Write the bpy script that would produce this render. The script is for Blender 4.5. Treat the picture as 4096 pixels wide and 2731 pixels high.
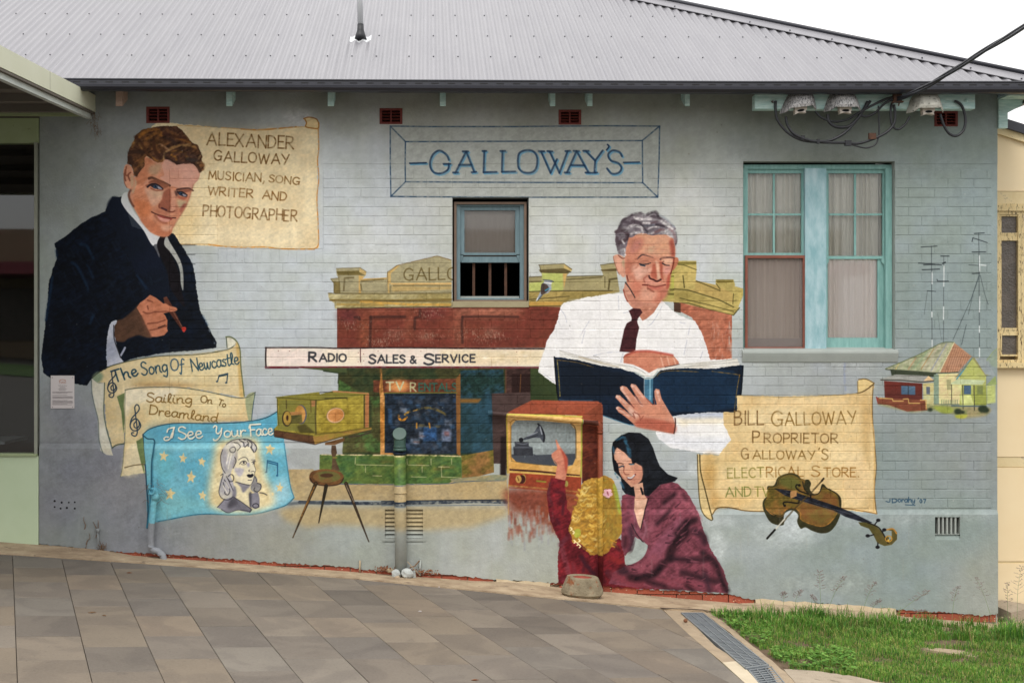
import bpy, bmesh, math, random
import numpy as np
from mathutils import Vector, Matrix

for _o in list(bpy.data.objects): bpy.data.objects.remove(_o)
SCN = bpy.context.scene
R = math.radians

# ---- camera -------------------------------------------------------
CAM_D, PPM, FPX, PX0, PY0, CAM_Z = 11.264, 435.0, 4900.0, 1717.0, 1365.0, 2.0
cam_d = bpy.data.cameras.new('camera'); cam = bpy.data.objects.new('camera', cam_d)
SCN.collection.objects.link(cam); SCN.camera = cam
cam.location = (0, -CAM_D, CAM_Z); cam.rotation_euler = (R(90), 0, 0)
cam_d.sensor_width = 36.0; cam_d.lens = FPX / 4096 * 36.0
cam_d.shift_x = (2048 - PX0) / 4096.0
cam_d.clip_start = .1; cam_d.clip_end = 600

# ---- daylight: bright thin overcast -------------------------------
SUN_EL, SUN_AZ = R(56), R(196)            # azimuth clockwise from +Y
w = bpy.data.worlds.new('World'); SCN.world = w; w.use_nodes = True
nt = w.node_tree; nt.nodes.clear()
out = nt.nodes.new('ShaderNodeOutputWorld'); bg = nt.nodes.new('ShaderNodeBackground')
sky = nt.nodes.new('ShaderNodeTexSky'); sky.sky_type = 'NISHITA'; sky.sun_disc = False
sky.sun_elevation = SUN_EL; sky.sun_rotation = SUN_AZ; sky.air_density = 1; sky.dust_density = 2
tc = nt.nodes.new('ShaderNodeTexCoord'); nz = nt.nodes.new('ShaderNodeTexNoise')
nz.inputs['Scale'].default_value = 2.4; nz.inputs['Detail'].default_value = 5; nz.inputs['Roughness'].default_value = .55
nt.links.new(tc.outputs['Generated'], nz.inputs['Vector'])
rp = nt.nodes.new('ShaderNodeValToRGB'); rp.color_ramp.elements[0].position = .34; rp.color_ramp.elements[0].color = (.70, .70, .70, 1)
rp.color_ramp.elements[1].position = .6; rp.color_ramp.elements[1].color = (1, 1, 1, 1)
mx = nt.nodes.new('ShaderNodeMixRGB'); pass   # cloud deck
nt.links.new(nz.outputs['Fac'], rp.inputs['Fac']); nt.links.new(rp.outputs['Color'], mx.inputs['Fac'])
# overcast luminance law: the zenith is brighter than the horizon
sxyz = nt.nodes.new('ShaderNodeSeparateXYZ'); nt.links.new(tc.outputs['Generated'], sxyz.inputs[0])
mz = nt.nodes.new('ShaderNodeMath'); mz.operation = 'MAXIMUM'; mz.inputs[1].default_value = 0.0; nt.links.new(sxyz.outputs['Z'], mz.inputs[0])
ml = nt.nodes.new('ShaderNodeMath'); ml.operation = 'MULTIPLY_ADD'; ml.inputs[1].default_value = 1.15; ml.inputs[2].default_value = .72; nt.links.new(mz.outputs[0], ml.inputs[0])
cl = nt.nodes.new('ShaderNodeVectorMath'); cl.operation = 'SCALE'; cl.inputs[0].default_value = (11.15, 11.0, 10.85); nt.links.new(ml.outputs[0], cl.inputs['Scale'])
nt.links.new(cl.outputs[0], mx.inputs['Color2'])
nt.links.new(sky.outputs['Color'], mx.inputs['Color1']); nt.links.new(mx.outputs['Color'], bg.inputs['Color'])
bg.inputs['Strength'].default_value = .13
nt.links.new(bg.outputs['Background'], out.inputs['Surface'])
sun_d = bpy.data.lights.new('sun', 'SUN'); sun = bpy.data.objects.new('sun', sun_d); SCN.collection.objects.link(sun)
sun_d.energy = 1.5; sun_d.angle = R(22); sun_d.color = (1, .965, .91)
_sd = Vector((math.sin(SUN_AZ) * math.cos(SUN_EL), math.cos(SUN_AZ) * math.cos(SUN_EL), math.sin(SUN_EL)))
sun.rotation_euler = _sd.to_track_quat('Z', 'Y').to_euler(); sun.location = (0, -6, 12)
SCN.view_settings.view_transform = 'Standard'; SCN.view_settings.look = 'None'
SCN.view_settings.exposure = 0.0; SCN.view_settings.gamma = 1.0
SCN.view_settings.use_curve_mapping = False
# ------------------------------------------------------------------
# flat print: a small painter that rasterises the wall painting
# (coordinates are on the wall plane, 435 units to the metre)
# ------------------------------------------------------------------
CS = 0.5                                   # canvas texels per unit
CX0, CY0, CX1, CY1 = 150.0, 370.0, 4000.0, 2480.0
CW, CH = int((CX1 - CX0) * CS), int((CY1 - CY0) * CS)
_rs = np.random.RandomState(7)
cv = np.zeros((CH, CW, 3), np.float32)

def hexc(h):
    if not isinstance(h, str): return np.array(h, np.float32)
    return np.array([int(h[i:i + 2], 16) / 255.0 for i in (0, 2, 4)], np.float32)

def boxblur(a, rx, ry):
    for ax, r in ((1, rx), (0, ry)):
        r = int(r)
        if r < 1: continue
        p = [(0, 0)] * a.ndim; p[ax] = (r + 1, r)
        b = np.cumsum(np.pad(a, p, mode='edge'), axis=ax, dtype=np.float64)
        n = a.shape[ax]
        a = ((np.take(b, range(2 * r + 1, 2 * r + 1 + n), axis=ax) -
              np.take(b, range(0, n), axis=ax)) / (2 * r + 1)).astype(np.float32)
    return a

def nrm(a):
    return (a - a.mean()) / (a.std() + 1e-6)

def cloud(cell, seed):
    r = np.random.RandomState(seed)
    gh, gw = int(CH / cell) + 3, int(CW / cell) + 3
    g = r.rand(gh, gw).astype(np.float32)
    y = np.arange(CH) / cell; x = np.arange(CW) / cell
    yi = y.astype(int); xi = x.astype(int)
    fy = (y - yi); fx = (x - xi)
    fy = (fy * fy * (3 - 2 * fy))[:, None]; fx = (fx * fx * (3 - 2 * fx))[None, :]
    a = g[yi][:, xi]; b = g[yi][:, xi + 1]; c = g[yi + 1][:, xi]; d = g[yi + 1][:, xi + 1]
    return nrm((a * (1 - fx) + b * fx) * (1 - fy) + (c * (1 - fx) + d * fx) * fy)

N_fine = nrm(boxblur(_rs.rand(CH, CW).astype(np.float32), 1, 1))
N_hor = nrm(boxblur(_rs.rand(CH, CW).astype(np.float32), 9, 1))
N_ver = nrm(boxblur(_rs.rand(CH, CW).astype(np.float32), 1, 9))
N_mid = cloud(9, 3)
N_big = cloud(34, 4)
N_dia = _rs.rand(CH, CW).astype(np.float32); _acc = 0
for _k in range(-5, 6): _acc = _acc + np.roll(np.roll(N_dia, _k, 1), -_k // 2, 0)
N_dia = nrm(boxblur(_acc, 1, 1))
N_sm = cloud(4, 9)
N_brush = nrm(N_hor * .10 + N_dia * .35 + N_mid * .4 + N_sm * .4 + N_fine * .2)

_map = [0.0, 0.0, 1.0]
def M(ox, oy, k): _map[:] = [ox, oy, k]

def pts(s):
    if isinstance(s, str):
        v = np.array([float(t) for t in s.replace(',', ' ').split()]).reshape(-1, 2)
    else:
        v = np.array(s, float).reshape(-1, 2)
    return np.stack([_map[0] + v[:, 0] / _map[2], _map[1] + v[:, 1] / _map[2]], 1)

def spline(p, closed, n=6):
    m = len(p)
    if m < 3: return p
    out = []
    rng = range(m) if closed else range(m - 1)
    for i in rng:
        if closed: a, b, c, d = p[(i - 1) % m], p[i], p[(i + 1) % m], p[(i + 2) % m]
        else: a, b, c, d = p[max(i - 1, 0)], p[i], p[i + 1], p[min(i + 2, m - 1)]
        for t in np.arange(n) / n:
            out.append(0.5 * ((2 * b) + (c - a) * t + (2 * a - 5 * b + 4 * c - d) * t * t +
                              (3 * b - a - 3 * c + d) * t ** 3))
    if not closed: out.append(p[-1])
    return np.array(out)

def fillcov(p, pad=3):
    """anti-aliased coverage of a closed polygon; returns (slice, cov)"""
    q = np.stack([(p[:, 0] - CX0) * CS, (p[:, 1] - CY0) * CS], 1)
    x0 = max(int(q[:, 0].min()) - pad, 0); x1 = min(int(q[:, 0].max()) + pad + 1, CW)
    y0 = max(int(q[:, 1].min()) - pad, 0); y1 = min(int(q[:, 1].max()) + pad + 1, CH)
    if x1 <= x0 or y1 <= y0: return None, None
    w, h = x1 - x0, y1 - y0
    SS = 4
    acc = np.zeros((h * SS, w + 2), np.float32)
    a = q; b = np.roll(q, -1, 0)
    for (ax, ay), (bx, by) in zip(a, b):
        if ay == by: continue
        sgn = 1.0
        if ay > by: ax, ay, bx, by = bx, by, ax, ay; sgn = -1.0
        s0 = int(np.ceil((ay - y0) * SS - 0.5)); s1 = int(np.ceil((by - y0) * SS - 0.5))
        s0 = max(s0, 0); s1 = min(s1, h * SS)
        if s1 <= s0: continue
        r = np.arange(s0, s1)
        yy = (r + 0.5) / SS + y0
        xx = np.clip(ax + (yy - ay) * (bx - ax) / (by - ay) - x0, 0, w)
        xi = xx.astype(int); f = xx - xi
        np.add.at(acc, (r, xi), sgn * (1 - f))
        np.add.at(acc, (r, xi + 1), sgn * f)
    c = np.clip(np.abs(np.cumsum(acc, 1)[:, :w]), 0, 1)
    c = c.reshape(h, SS, w).mean(1)
    return (slice(y0, y1), slice(x0, x1)), c

def comp(sl, cov, col, tex, col2=None, mixn=None):
    c = np.broadcast_to(col, cv[sl].shape).astype(np.float32)
    if col2 is not None:
        m = np.clip(mixn, 0, 1)[..., None]
        c = c * (1 - m) + col2 * m
    if tex: c = c * (1 + tex * N_brush[sl][..., None])
    cv[sl] = cv[sl] * (1 - cov[..., None]) + np.clip(c, 0, 1) * cov[..., None]

def P(s, col, curve=True, blur=0, a=1.0, tex=.03, c2=None, g=None, n2=None, dry=0):
    """closed shape. g=(x0,y0,x1,y1): gradient col->c2; n2: noise mix amount col->c2"""
    p = pts(s)
    if curve: p = spline(p, True)
    sl, cov = fillcov(p, 3 + int(blur * 2 * CS) + int(dry * 2))
    if sl is None: return
    if blur: cov = boxblur(boxblur(cov, blur * CS, blur * CS), blur * CS, blur * CS)
    if dry:
        e = boxblur(cov, dry, dry)
        band = np.clip(4 * e * (1 - e), 0, 1)
        cov = np.clip((e - .5 + .2 * band * N_brush[sl]) * 3.0 + .5, 0, 1)
    mixn = None
    if c2 is not None:
        c2 = hexc(c2)
        if g is not None:
            gp = pts(g); d = gp[1] - gp[0]
            yy, xx = np.mgrid[sl[0].start:sl[0].stop, sl[1].start:sl[1].stop]
            mixn = ((xx / CS + CX0 - gp[0][0]) * d[0] + (yy / CS + CY0 - gp[0][1]) * d[1]) / (d @ d)
            mixn = mixn + .12 * N_brush[sl]
        else:
            mixn = .5 + (n2 or .4) * (.6 * N_big[sl] + .3 * N_mid[sl] + .25 * N_dia[sl])
    comp(sl, cov * a, hexc(col), tex, c2, mixn)

def L(s, col, w=3.0, curve=True, a=1.0, w2=None, blur=0, tex=.03, dry=0, absw=True):
    """brush line of width w (wall units), tapering to w2"""
    p = pts(s) if not isinstance(s, np.ndarray) else s
    if curve and len(p) > 2: p = spline(p, False, 5)
    q = np.stack([(p[:, 0] - CX0) * CS, (p[:, 1] - CY0) * CS], 1)
    r0 = w * CS / 2; r1 = (w2 if w2 is not None else w) * CS / 2
    R = max(r0, r1) + 2 + blur
    x0 = max(int(q[:, 0].min() - R), 0); x1 = min(int(q[:, 0].max() + R) + 1, CW)
    y0 = max(int(q[:, 1].min() - R), 0); y1 = min(int(q[:, 1].max() + R) + 1, CH)
    if x1 <= x0 or y1 <= y0: return
    cov = np.zeros((y1 - y0, x1 - x0), np.float32)
    n = len(q) - 1
    for i in range(n):
        a0, b0 = q[i], q[i + 1]
        ra = r0 + (r1 - r0) * i / n; rb = r0 + (r1 - r0) * (i + 1) / n
        rr = max(ra, rb) + 1.5
        u0 = max(int(min(a0[0], b0[0]) - rr), x0); u1 = min(int(max(a0[0], b0[0]) + rr) + 2, x1)
        v0 = max(int(min(a0[1], b0[1]) - rr), y0); v1 = min(int(max(a0[1], b0[1]) + rr) + 2, y1)
        if u1 <= u0 or v1 <= v0: continue
        yy, xx = np.mgrid[v0:v1, u0:u1]
        px, py = xx + .5 - a0[0], yy + .5 - a0[1]
        d = b0 - a0; dd = d @ d
        t = np.clip((px * d[0] + py * d[1]) / dd, 0, 1) if dd > 1e-9 else 0 * px
        dist = np.hypot(px - t * d[0], py - t * d[1])
        c = np.clip(ra + (rb - ra) * t - dist + .5, 0, 1) * min(1, max(ra, rb) * 2 + .25)
        sub = cov[v0 - y0:v1 - y0, u0 - x0:u1 - x0]
        np.maximum(sub, c, out=sub)
    if blur: cov = boxblur(cov, blur * CS, blur * CS)
    sl = (slice(y0, y1), slice(x0, x1))
    if dry: cov = cov * np.clip(.75 + dry * N_brush[sl], 0, 1)
    comp(sl, cov * a, hexc(col), tex)

def E(x, y, rx, ry, col, rot=0, **k):
    t = np.linspace(0, 2 * np.pi, 20, endpoint=False); c, s = np.cos(rot), np.sin(rot)
    P(np.stack([x + rx * np.cos(t) * c - ry * np.sin(t) * s, y + rx * np.cos(t) * s + ry * np.sin(t) * c], 1), col, **k)

def ring(x, y, rx, ry, col, w, t0=0, t1=6.2832, rot=0, **k):
    t = np.linspace(t0, t1, 22); c, s = np.cos(rot), np.sin(rot)
    L([v for q in zip(x + rx * np.cos(t) * c - ry * np.sin(t) * s, y + rx * np.cos(t) * s + ry * np.sin(t) * c) for v in q], col, w, **k)

# -- brush lettering: cap top y=0, baseline y=1 --------------------
GL = {
 'A': (.78, ['0 1 .38 0', '.38 0 .78 1', '.14 .66 .64 .66']),
 'B': (.58, ['0 0 0 1', '~0 0 .4 .04 .48 .22 .36 .42 0 .47', '~0 .47 .46 .5 .56 .74 .4 .96 0 1']),
 'C': (.62, ['~.6 .16 .4 0 .12 .14 0 .5 .12 .86 .4 1 .6 .86']),
 'D': (.62, ['0 0 0 1', '~0 0 .42 .08 .62 .45 .44 .9 0 1']),
 'E': (.5, ['0 0 0 1', '0 0 .48 0', '0 .48 .4 .48', '0 1 .5 1']),
 'F': (.5, ['0 0 0 1', '0 0 .5 0', '0 .46 .4 .46']),
 'G': (.74, ['~.68 .16 .42 0 .14 .12 0 .5 .12 .86 .4 1 .66 .86', '.42 .58 .72 .58', '.68 .58 .67 .95']),
 'H': (.62, ['0 0 0 1', '.62 0 .62 1', '0 .5 .62 .5']),
 'I': (.12, ['.06 0 .06 1']),
 'J': (.5, ['~.45 0 .46 .7 .3 .98 .05 .9']),
 'L': (.5, ['0 0 0 1', '0 1 .5 .98']),
 'M': (.8, ['0 1 .08 0', '.08 0 .4 .75', '.4 .75 .7 0', '.7 0 .8 1']),
 'N': (.66, ['0 1 0 0', '0 0 .64 1', '.64 1 .66 0']),
 'O': (.74, ['~.37 0 .1 .14 0 .5 .1 .86 .37 1 .64 .86 .74 .5 .64 .14 .37 0']),
 'P': (.54, ['0 0 0 1', '~0 0 .44 .04 .54 .26 .4 .5 0 .54']),
 'R': (.62, ['0 0 0 1', '~0 0 .46 .04 .54 .24 .4 .48 0 .52', '.2 .52 .62 1']),
 'S': (.56, ['~.52 .14 .3 0 .08 .1 .08 .34 .34 .5 .54 .7 .44 .94 .2 1 0 .86']),
 'T': (.64, ['0 0 .64 0', '.32 0 .32 1']),
 'U': (.6, ['~0 0 .04 .8 .3 1 .56 .8 .6 0']),
 'V': (.66, ['0 0 .33 1', '.33 1 .66 0']),
 'W': (1.0, ['0 0 .26 1', '.26 1 .5 .12', '.5 .12 .74 1', '.74 1 1 0']),
 'X': (.66, ['0 0 .66 1', '.66 0 0 1']),
 'Y': (.7, ['0 0 .35 .48', '.7 0 .3 1']),
 '&': (.66, ['~.62 1 .16 .3 .2 .04 .42 .06 .4 .28 .06 .66 .1 .94 .36 .98 .6 .6']),
 "'": (.14, ['.12 0 .04 .26']),
 ',': (.16, ['.12 .92 .02 1.2']),
 '.': (.14, ['.06 .97 .08 1']),
 '0': (.5, ['~.25 0 .04 .3 .04 .7 .25 1 .46 .7 .46 .3 .25 0']),
 '7': (.5, ['0 0 .5 0', '.5 0 .2 1']),
 'a': (.52, ['~.46 .5 .24 .42 .04 .6 .04 .88 .22 1 .42 .82 .47 .48', '~.47 .48 .44 .88 .6 .98']),
 'c': (.44, ['~.4 .54 .22 .44 .04 .62 .06 .9 .26 1 .46 .88']),
 'd': (.54, ['~.46 .52 .24 .44 .04 .62 .04 .88 .22 1 .42 .82', '~.52 0 .46 .8 .56 1']),
 'e': (.46, ['~.06 .74 .38 .66 .34 .46 .14 .46 .02 .72 .12 .96 .3 1 .48 .86']),
 'f': (.42, ['~.46 .1 .3 .0 .2 .2 .2 .8 .14 1.3 .02 1.2', '.04 .5 .42 .46']),
 'g': (.52, ['~.46 .5 .24 .42 .04 .6 .06 .86 .24 .94 .42 .76', '~.47 .48 .46 1.0 .34 1.34 .06 1.24']),
 'h': (.5, ['0 .0 .04 1', '~.04 .7 .22 .44 .42 .5 .42 .84 .52 1']),
 'i': (.2, ['~.06 .46 .04 .86 .2 .98', '.1 .2 .12 .24']),
 'l': (.28, ['~.02 .9 .24 .3 .2 .02 .08 .14 .06 .8 .28 .98']),
 'm': (.84, ['.02 .48 .04 1', '~.04 .7 .2 .44 .36 .52 .36 1', '~.36 .7 .54 .44 .7 .52 .7 .86 .84 .98']),
 'n': (.54, ['.02 .48 .04 1', '~.04 .7 .22 .44 .42 .52 .42 .86 .56 .98']),
 'o': (.5, ['~.25 .44 .06 .58 .06 .88 .25 1 .46 .86 .46 .58 .25 .44']),
 'r': (.4, ['.04 .48 .06 1', '~.06 .72 .2 .48 .4 .52']),
 's': (.38, ['~.36 .5 .16 .44 .06 .58 .3 .74 .32 .92 .14 1 .0 .9']),
 't': (.34, ['~.18 .08 .12 .8 .22 1 .36 .88', '.0 .42 .34 .38']),
 'u': (.54, ['~.02 .48 .04 .86 .2 1 .4 .84 .44 .48', '~.44 .48 .44 .88 .56 .98']),
 'w': (.72, ['~.02 .48 .08 .94 .22 .98 .36 .5', '~.36 .5 .4 .96 .56 .98 .7 .46']),
 'y': (.5, ['~.02 .48 .06 .84 .2 .94 .4 .78', '~.46 .46 .4 1.1 .22 1.34 .04 1.2']),
 ' ': (.4, []),
}
_tr = random.Random(5)
def T(txt, s, h, col, w, sp=.2, w2=None, jit=.02, slant=0.0, **k):
    """letters between two baseline points; h cap height, all in current zoom units"""
    p = pts(s); hh = h / _map[2]
    adv = [GL[c][0] + sp for c in txt]; tot = sum(adv) - sp
    d = p[1] - p[0]; Ln = np.hypot(*d); d = d / Ln
    kx = Ln / (tot * hh)                           # horizontal stretch to fit
    n = np.array([d[1], -d[0]])                    # up
    x = 0.0
    for c, ad in zip(txt, adv):
        jx, jy = _tr.uniform(-jit, jit), _tr.uniform(-jit, jit)
        for st in GL[c][1]:
            cur = st[0] == '~'
            v = np.array([float(t) for t in st.lstrip('~').split()]).reshape(-1, 2)
            q = p[0] + np.outer((x + v[:, 0] + jx + slant * (1 - v[:, 1])) * hh * kx, d) + np.outer((1 - v[:, 1] + jy) * hh, n)
            L(q, col, w, curve=cur, w2=w2, **k)
        x += ad

def star(x, y, r, col):
    n = 6 if r % 2 else 5
    v = []
    for i in range(2 * n):
        t = np.pi * i / n - np.pi / 2 + .12; rr = r * (1 if i % 2 == 0 else .45) * _tr.uniform(.85, 1.2)
        v += [x + rr * .85 * np.cos(t), y + rr * 1.1 * np.sin(t)]
    P(v, col, curve=False, tex=.04)

def clef(x, y, h, col, w):
    b = '.5 .62 .36 .7 .4 .82 .62 .84 .76 .72 .66 .56 .4 .52 .14 .64 .08 .8 .3 .94 .66 .92 .86 .76 .7 .58'
    c = '.08 .72 .2 .5 .7 .22 .72 .06 .56 .0 .42 .1 .46 .3 .56 .7 .6 1.02 .46 1.14 .22 1.1 .2 1.02 .34 1.02'
    for s in (b, c):
        v = np.array([float(t) for t in s.split()]).reshape(-1, 2)
        L(list((v * [h * .42, h * .86] + [x, y]).ravel()), col, w)

def notes(s, col, w):
    v = [float(t) for t in s.split()]
    x0, y0, x1, y1, x2, y2, x3, y3 = v            # head1, top1, top2, head2
    L([x0, y0, x1, y1], col, w); L([x1, y1, x2, y2], col, w); L([x2, y2, x3, y3], col, w)
    dy = (y0 - y1) * .16
    L([x1, y1 + dy, x2, y2 + dy], col, w)
    E(x0 - w, y0, w * 2.2 * _map[2] / 2, w * 1.5 * _map[2] / 2, col); E(x3 - w, y3, w * 2.2 * _map[2] / 2, w * 1.5 * _map[2] / 2, col)
# ---- wall ground colour: control colours blended, darker along the top ------
rr = random.Random(11)
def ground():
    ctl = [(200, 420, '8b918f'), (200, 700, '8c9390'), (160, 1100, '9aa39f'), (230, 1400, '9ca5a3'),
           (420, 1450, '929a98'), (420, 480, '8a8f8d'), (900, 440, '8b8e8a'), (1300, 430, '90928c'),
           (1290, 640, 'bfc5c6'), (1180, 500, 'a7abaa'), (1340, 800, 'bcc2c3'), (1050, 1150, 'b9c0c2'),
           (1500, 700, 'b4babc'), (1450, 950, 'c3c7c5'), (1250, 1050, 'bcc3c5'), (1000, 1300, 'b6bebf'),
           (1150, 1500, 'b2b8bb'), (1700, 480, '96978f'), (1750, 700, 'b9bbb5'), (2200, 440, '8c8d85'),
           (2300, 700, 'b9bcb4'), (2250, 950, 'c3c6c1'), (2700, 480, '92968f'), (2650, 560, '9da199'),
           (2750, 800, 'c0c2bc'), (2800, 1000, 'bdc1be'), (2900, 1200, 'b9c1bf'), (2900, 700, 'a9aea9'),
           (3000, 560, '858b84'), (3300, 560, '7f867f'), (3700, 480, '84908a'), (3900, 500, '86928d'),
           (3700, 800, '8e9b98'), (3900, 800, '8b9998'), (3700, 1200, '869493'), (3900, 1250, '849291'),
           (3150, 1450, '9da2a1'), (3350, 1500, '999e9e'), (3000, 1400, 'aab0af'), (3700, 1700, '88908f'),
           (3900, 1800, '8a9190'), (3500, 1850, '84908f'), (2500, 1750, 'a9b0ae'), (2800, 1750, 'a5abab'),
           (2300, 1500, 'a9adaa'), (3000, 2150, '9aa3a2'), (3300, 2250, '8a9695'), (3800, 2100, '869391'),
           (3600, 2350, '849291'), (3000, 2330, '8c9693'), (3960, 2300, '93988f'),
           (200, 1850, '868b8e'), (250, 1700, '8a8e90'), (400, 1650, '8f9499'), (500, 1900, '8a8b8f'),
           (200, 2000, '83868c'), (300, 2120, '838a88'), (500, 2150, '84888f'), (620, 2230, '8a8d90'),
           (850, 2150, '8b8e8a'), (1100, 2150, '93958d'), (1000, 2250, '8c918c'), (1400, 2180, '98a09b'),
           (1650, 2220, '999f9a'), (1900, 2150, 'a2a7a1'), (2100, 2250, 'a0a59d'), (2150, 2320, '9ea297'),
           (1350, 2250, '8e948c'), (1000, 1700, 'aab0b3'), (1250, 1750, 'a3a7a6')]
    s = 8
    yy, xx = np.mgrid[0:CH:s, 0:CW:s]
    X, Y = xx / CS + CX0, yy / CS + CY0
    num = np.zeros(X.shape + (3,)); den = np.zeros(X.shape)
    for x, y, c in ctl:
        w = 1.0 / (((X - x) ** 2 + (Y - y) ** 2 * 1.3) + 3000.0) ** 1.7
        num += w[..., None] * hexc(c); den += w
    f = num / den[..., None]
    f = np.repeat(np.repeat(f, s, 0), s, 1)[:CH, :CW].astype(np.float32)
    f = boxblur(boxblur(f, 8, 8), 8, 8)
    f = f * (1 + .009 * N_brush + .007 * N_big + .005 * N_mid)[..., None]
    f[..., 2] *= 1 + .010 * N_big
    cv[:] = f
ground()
M(0, 0, 1)
# purple-grey scumble on the left dado, lighter washes elsewhere
for (x, y, rx, ry, c, a) in [(240, 1620, 60, 120, '74767f', .5), (330, 1720, 110, 60, '767883', .55), (230, 1850, 50, 120, '71737d', .5),
                             (370, 1860, 130, 70, '6c6e7b', .55), (420, 1560, 50, 90, '7a7b84', .4), (260, 2070, 60, 30, '6c6e7c', .5),
                             (480, 1980, 90, 120, '7c7c82', .45), (560, 2120, 60, 90, '7e828a', .5), (700, 2130, 60, 70, '7e858c', .45),
                             (200, 1980, 30, 60, '74767f', .4), (320, 1960, 50, 50, '767882', .4)]:
    E(x, y, rx, ry, c, blur=22, a=a * .7, rot=-.3, tex=.05)
for (x, y, rx, ry, c, a) in [(1190, 470, 60, 34, 'c2c2c4', .6), (2790, 1880, 40, 22, 'c8ccce', .5), (2870, 2180, 40, 60, 'c0c7c8', .5),
                             (3150, 2130, 140, 60, 'bcc4c6', .4), (3180, 2090, 60, 60, 'c6cdd0', .5), (3400, 2080, 300, 22, 'aab2b4', .45),
                             (3780, 2060, 220, 14, 'a8afaf', .5), (1180, 1890, 80, 18, 'b3b6b5', .6), (3320, 2330, 200, 40, '959d96', .4),
                             (3400, 1440, 120, 40, 'a7abaa', .5), (2850, 2080, 90, 20, 'b9c0c2', .6)]:
    E(x, y, rx, ry, c, blur=14, a=a, tex=.05)
P('668 380 700 380 700 2260 668 2260', '9aa0a0', curve=False, blur=20, a=.12)
L('3380 1440 3378 1500 3382 1560', '7d86a6', 8, a=.6, blur=3, dry=.3)

# ---- sign board outline "GALLOWAY'S" (tile 1348,0 k1.68) ---------
M(1348, 0, 1.68)
P('360 845 2168 848 2155 1325 362 1320', '9fa39d', curve=False, a=.62, tex=.03)
P('460 952 2052 945 2055 1228 460 1222', 'a6aaa4', curve=False, a=.35)
for s in ('358 848 620 851 1200 851 1800 846 2168 848', '2168 848 2165 1050 2156 1325', '2156 1325 1300 1326 780 1324 362 1320', '362 1320 358 1100 358 848',
          '460 952 1200 950 2052 945', '2052 945 2054 1228', '2054 1228 1200 1226 460 1222', '460 1222 458 1100 460 952',
          '358 848 460 952', '2168 848 2052 945', '2156 1325 2054 1228', '362 1320 460 1222'):
    L(s, '26405a', 5.2, curve=False, dry=.18, a=.95)
def sign(dx, dy, c, w):
    def O(s): return ' '.join('%g' % (float(v) + (dx if i % 2 == 0 else dy)) for i, v in enumerate(s.split()))
    for s in ('752 1075 735 1040 690 1012 648 1035 626 1085 630 1130 655 1160 700 1165 745 1140 752 1100', '716 1102 762 1102',
              '1215 1080 1225 1030 1270 1010 1320 1018 1345 1060 1340 1125 1310 1158 1255 1158 1222 1130 1215 1080',
              '1915 1050 1895 1020 1850 1012 1822 1040 1840 1078 1890 1096 1912 1130 1890 1162 1845 1166 1815 1132'):
        L(O(s), c, w, dry=.08)
    for s in ('795 1162 868 1018', '868 1018 922 1155', '820 1108 905 1108', '780 1160 812 1160', '905 1158 935 1155', '845 1018 880 1018',
              '990 1015 985 1158', '985 1158 1072 1156', '978 1015 1002 1015', '1112 1015 1108 1155', '1108 1155 1198 1153', '1098 1015 1130 1015',
              '1372 1020 1435 1162', '1435 1162 1478 1070', '1430 1020 1495 1162', '1495 1162 1550 1015', '1355 1016 1392 1018', '1414 1016 1446 1018', '1535 1016 1565 1014',
              '1545 1160 1610 1015', '1610 1015 1690 1160', '1572 1110 1665 1112', '1530 1160 1562 1160', '1590 1014 1625 1016',
              '1672 1015 1735 1080', '1735 1080 1785 1012', '1735 1080 1730 1160', '1715 1162 1748 1160', '1655 1014 1690 1014', '1670 1160 1705 1162'):
        L(O(s), c, w, curve=False, dry=.08)
    L(O('488 1097 600 1094'), c, w * .7, curve=False); L(O('1925 1092 2032 1090'), c, w * .7, curve=False)
    L(O('1818 972 1828 985 1812 1008'), c, w * .8)
sign(8, 8, '5b94b4', 9); sign(0, 0, '1f3550', 8)

# ---- first scroll (upper left) (tile 0,0 k1.68) ------------------
M(0, 0, 1.68)
SC = 'e8d5ab'
P('1020 850 1250 838 1450 855 1700 868 1900 858 2050 850 2110 852 2138 880 2135 1050 2130 1400 2140 1650 2112 1670 1890 1668 1560 1660 1250 1640 1000 1630 980 1200', SC, tex=.03, c2='dac397', n2=.45, dry=1, )
for (x, y, rx, ry, c, a) in [(1750, 900, 300, 30, 'cdb488', .5), (1650, 1580, 380, 60, 'ecdcb6', .6), (2090, 1200, 30, 400, 'ecdcb4', .5),
                             (1500, 1250, 200, 160, 'e8d5a8', .5), (1250, 1500, 90, 120, 'dcbf83', .5), (1800, 1150, 200, 200, 'e6d2a4', .4), (1350, 900, 120, 40, 'd0b283', .6)]:
    E(x, y, rx, ry, c, blur=22, a=a)
L('1190 842 1450 855 1700 870 1900 860 2055 852', 'b98645', 3.5, a=.8, dry=.3)
L('1620 868 1760 874 1990 852', 'a8661f', 5, a=.8, dry=.2)
P('2045 795 2085 788 2140 815 2140 858 2100 862 2058 850 2062 825', 'd9bf8c')
L('2040 798 2075 788 2125 800 2142 830', '8f5a26', 4); L('2045 796 2060 825 2055 852 2100 862 2138 862 2142 828', 'a8702e', 5)
L('2138 866 2142 1000 2134 1080 2142 1200 2130 1330 2138 1500 2140 1640 2112 1672', 'c07a2e', 4.5, dry=.2)
L('2112 1674 1900 1672 1780 1660 1620 1662 1500 1655 1400 1642', 'c4802f', 5, dry=.25)
L('1180 1640 1400 1642', 'b58a4a', 4, a=.7)
W = '6b4a22'
def W1(t, s, h, w=5.4, c=W): T(t, s, h, c, w * 1.12, dry=.2, jit=.04)
W1('ALEXANDER', '1390 975 1975 1000', 82)
W1('GALLOWAY', '1438 1078 1940 1108', 66, 5)
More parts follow.
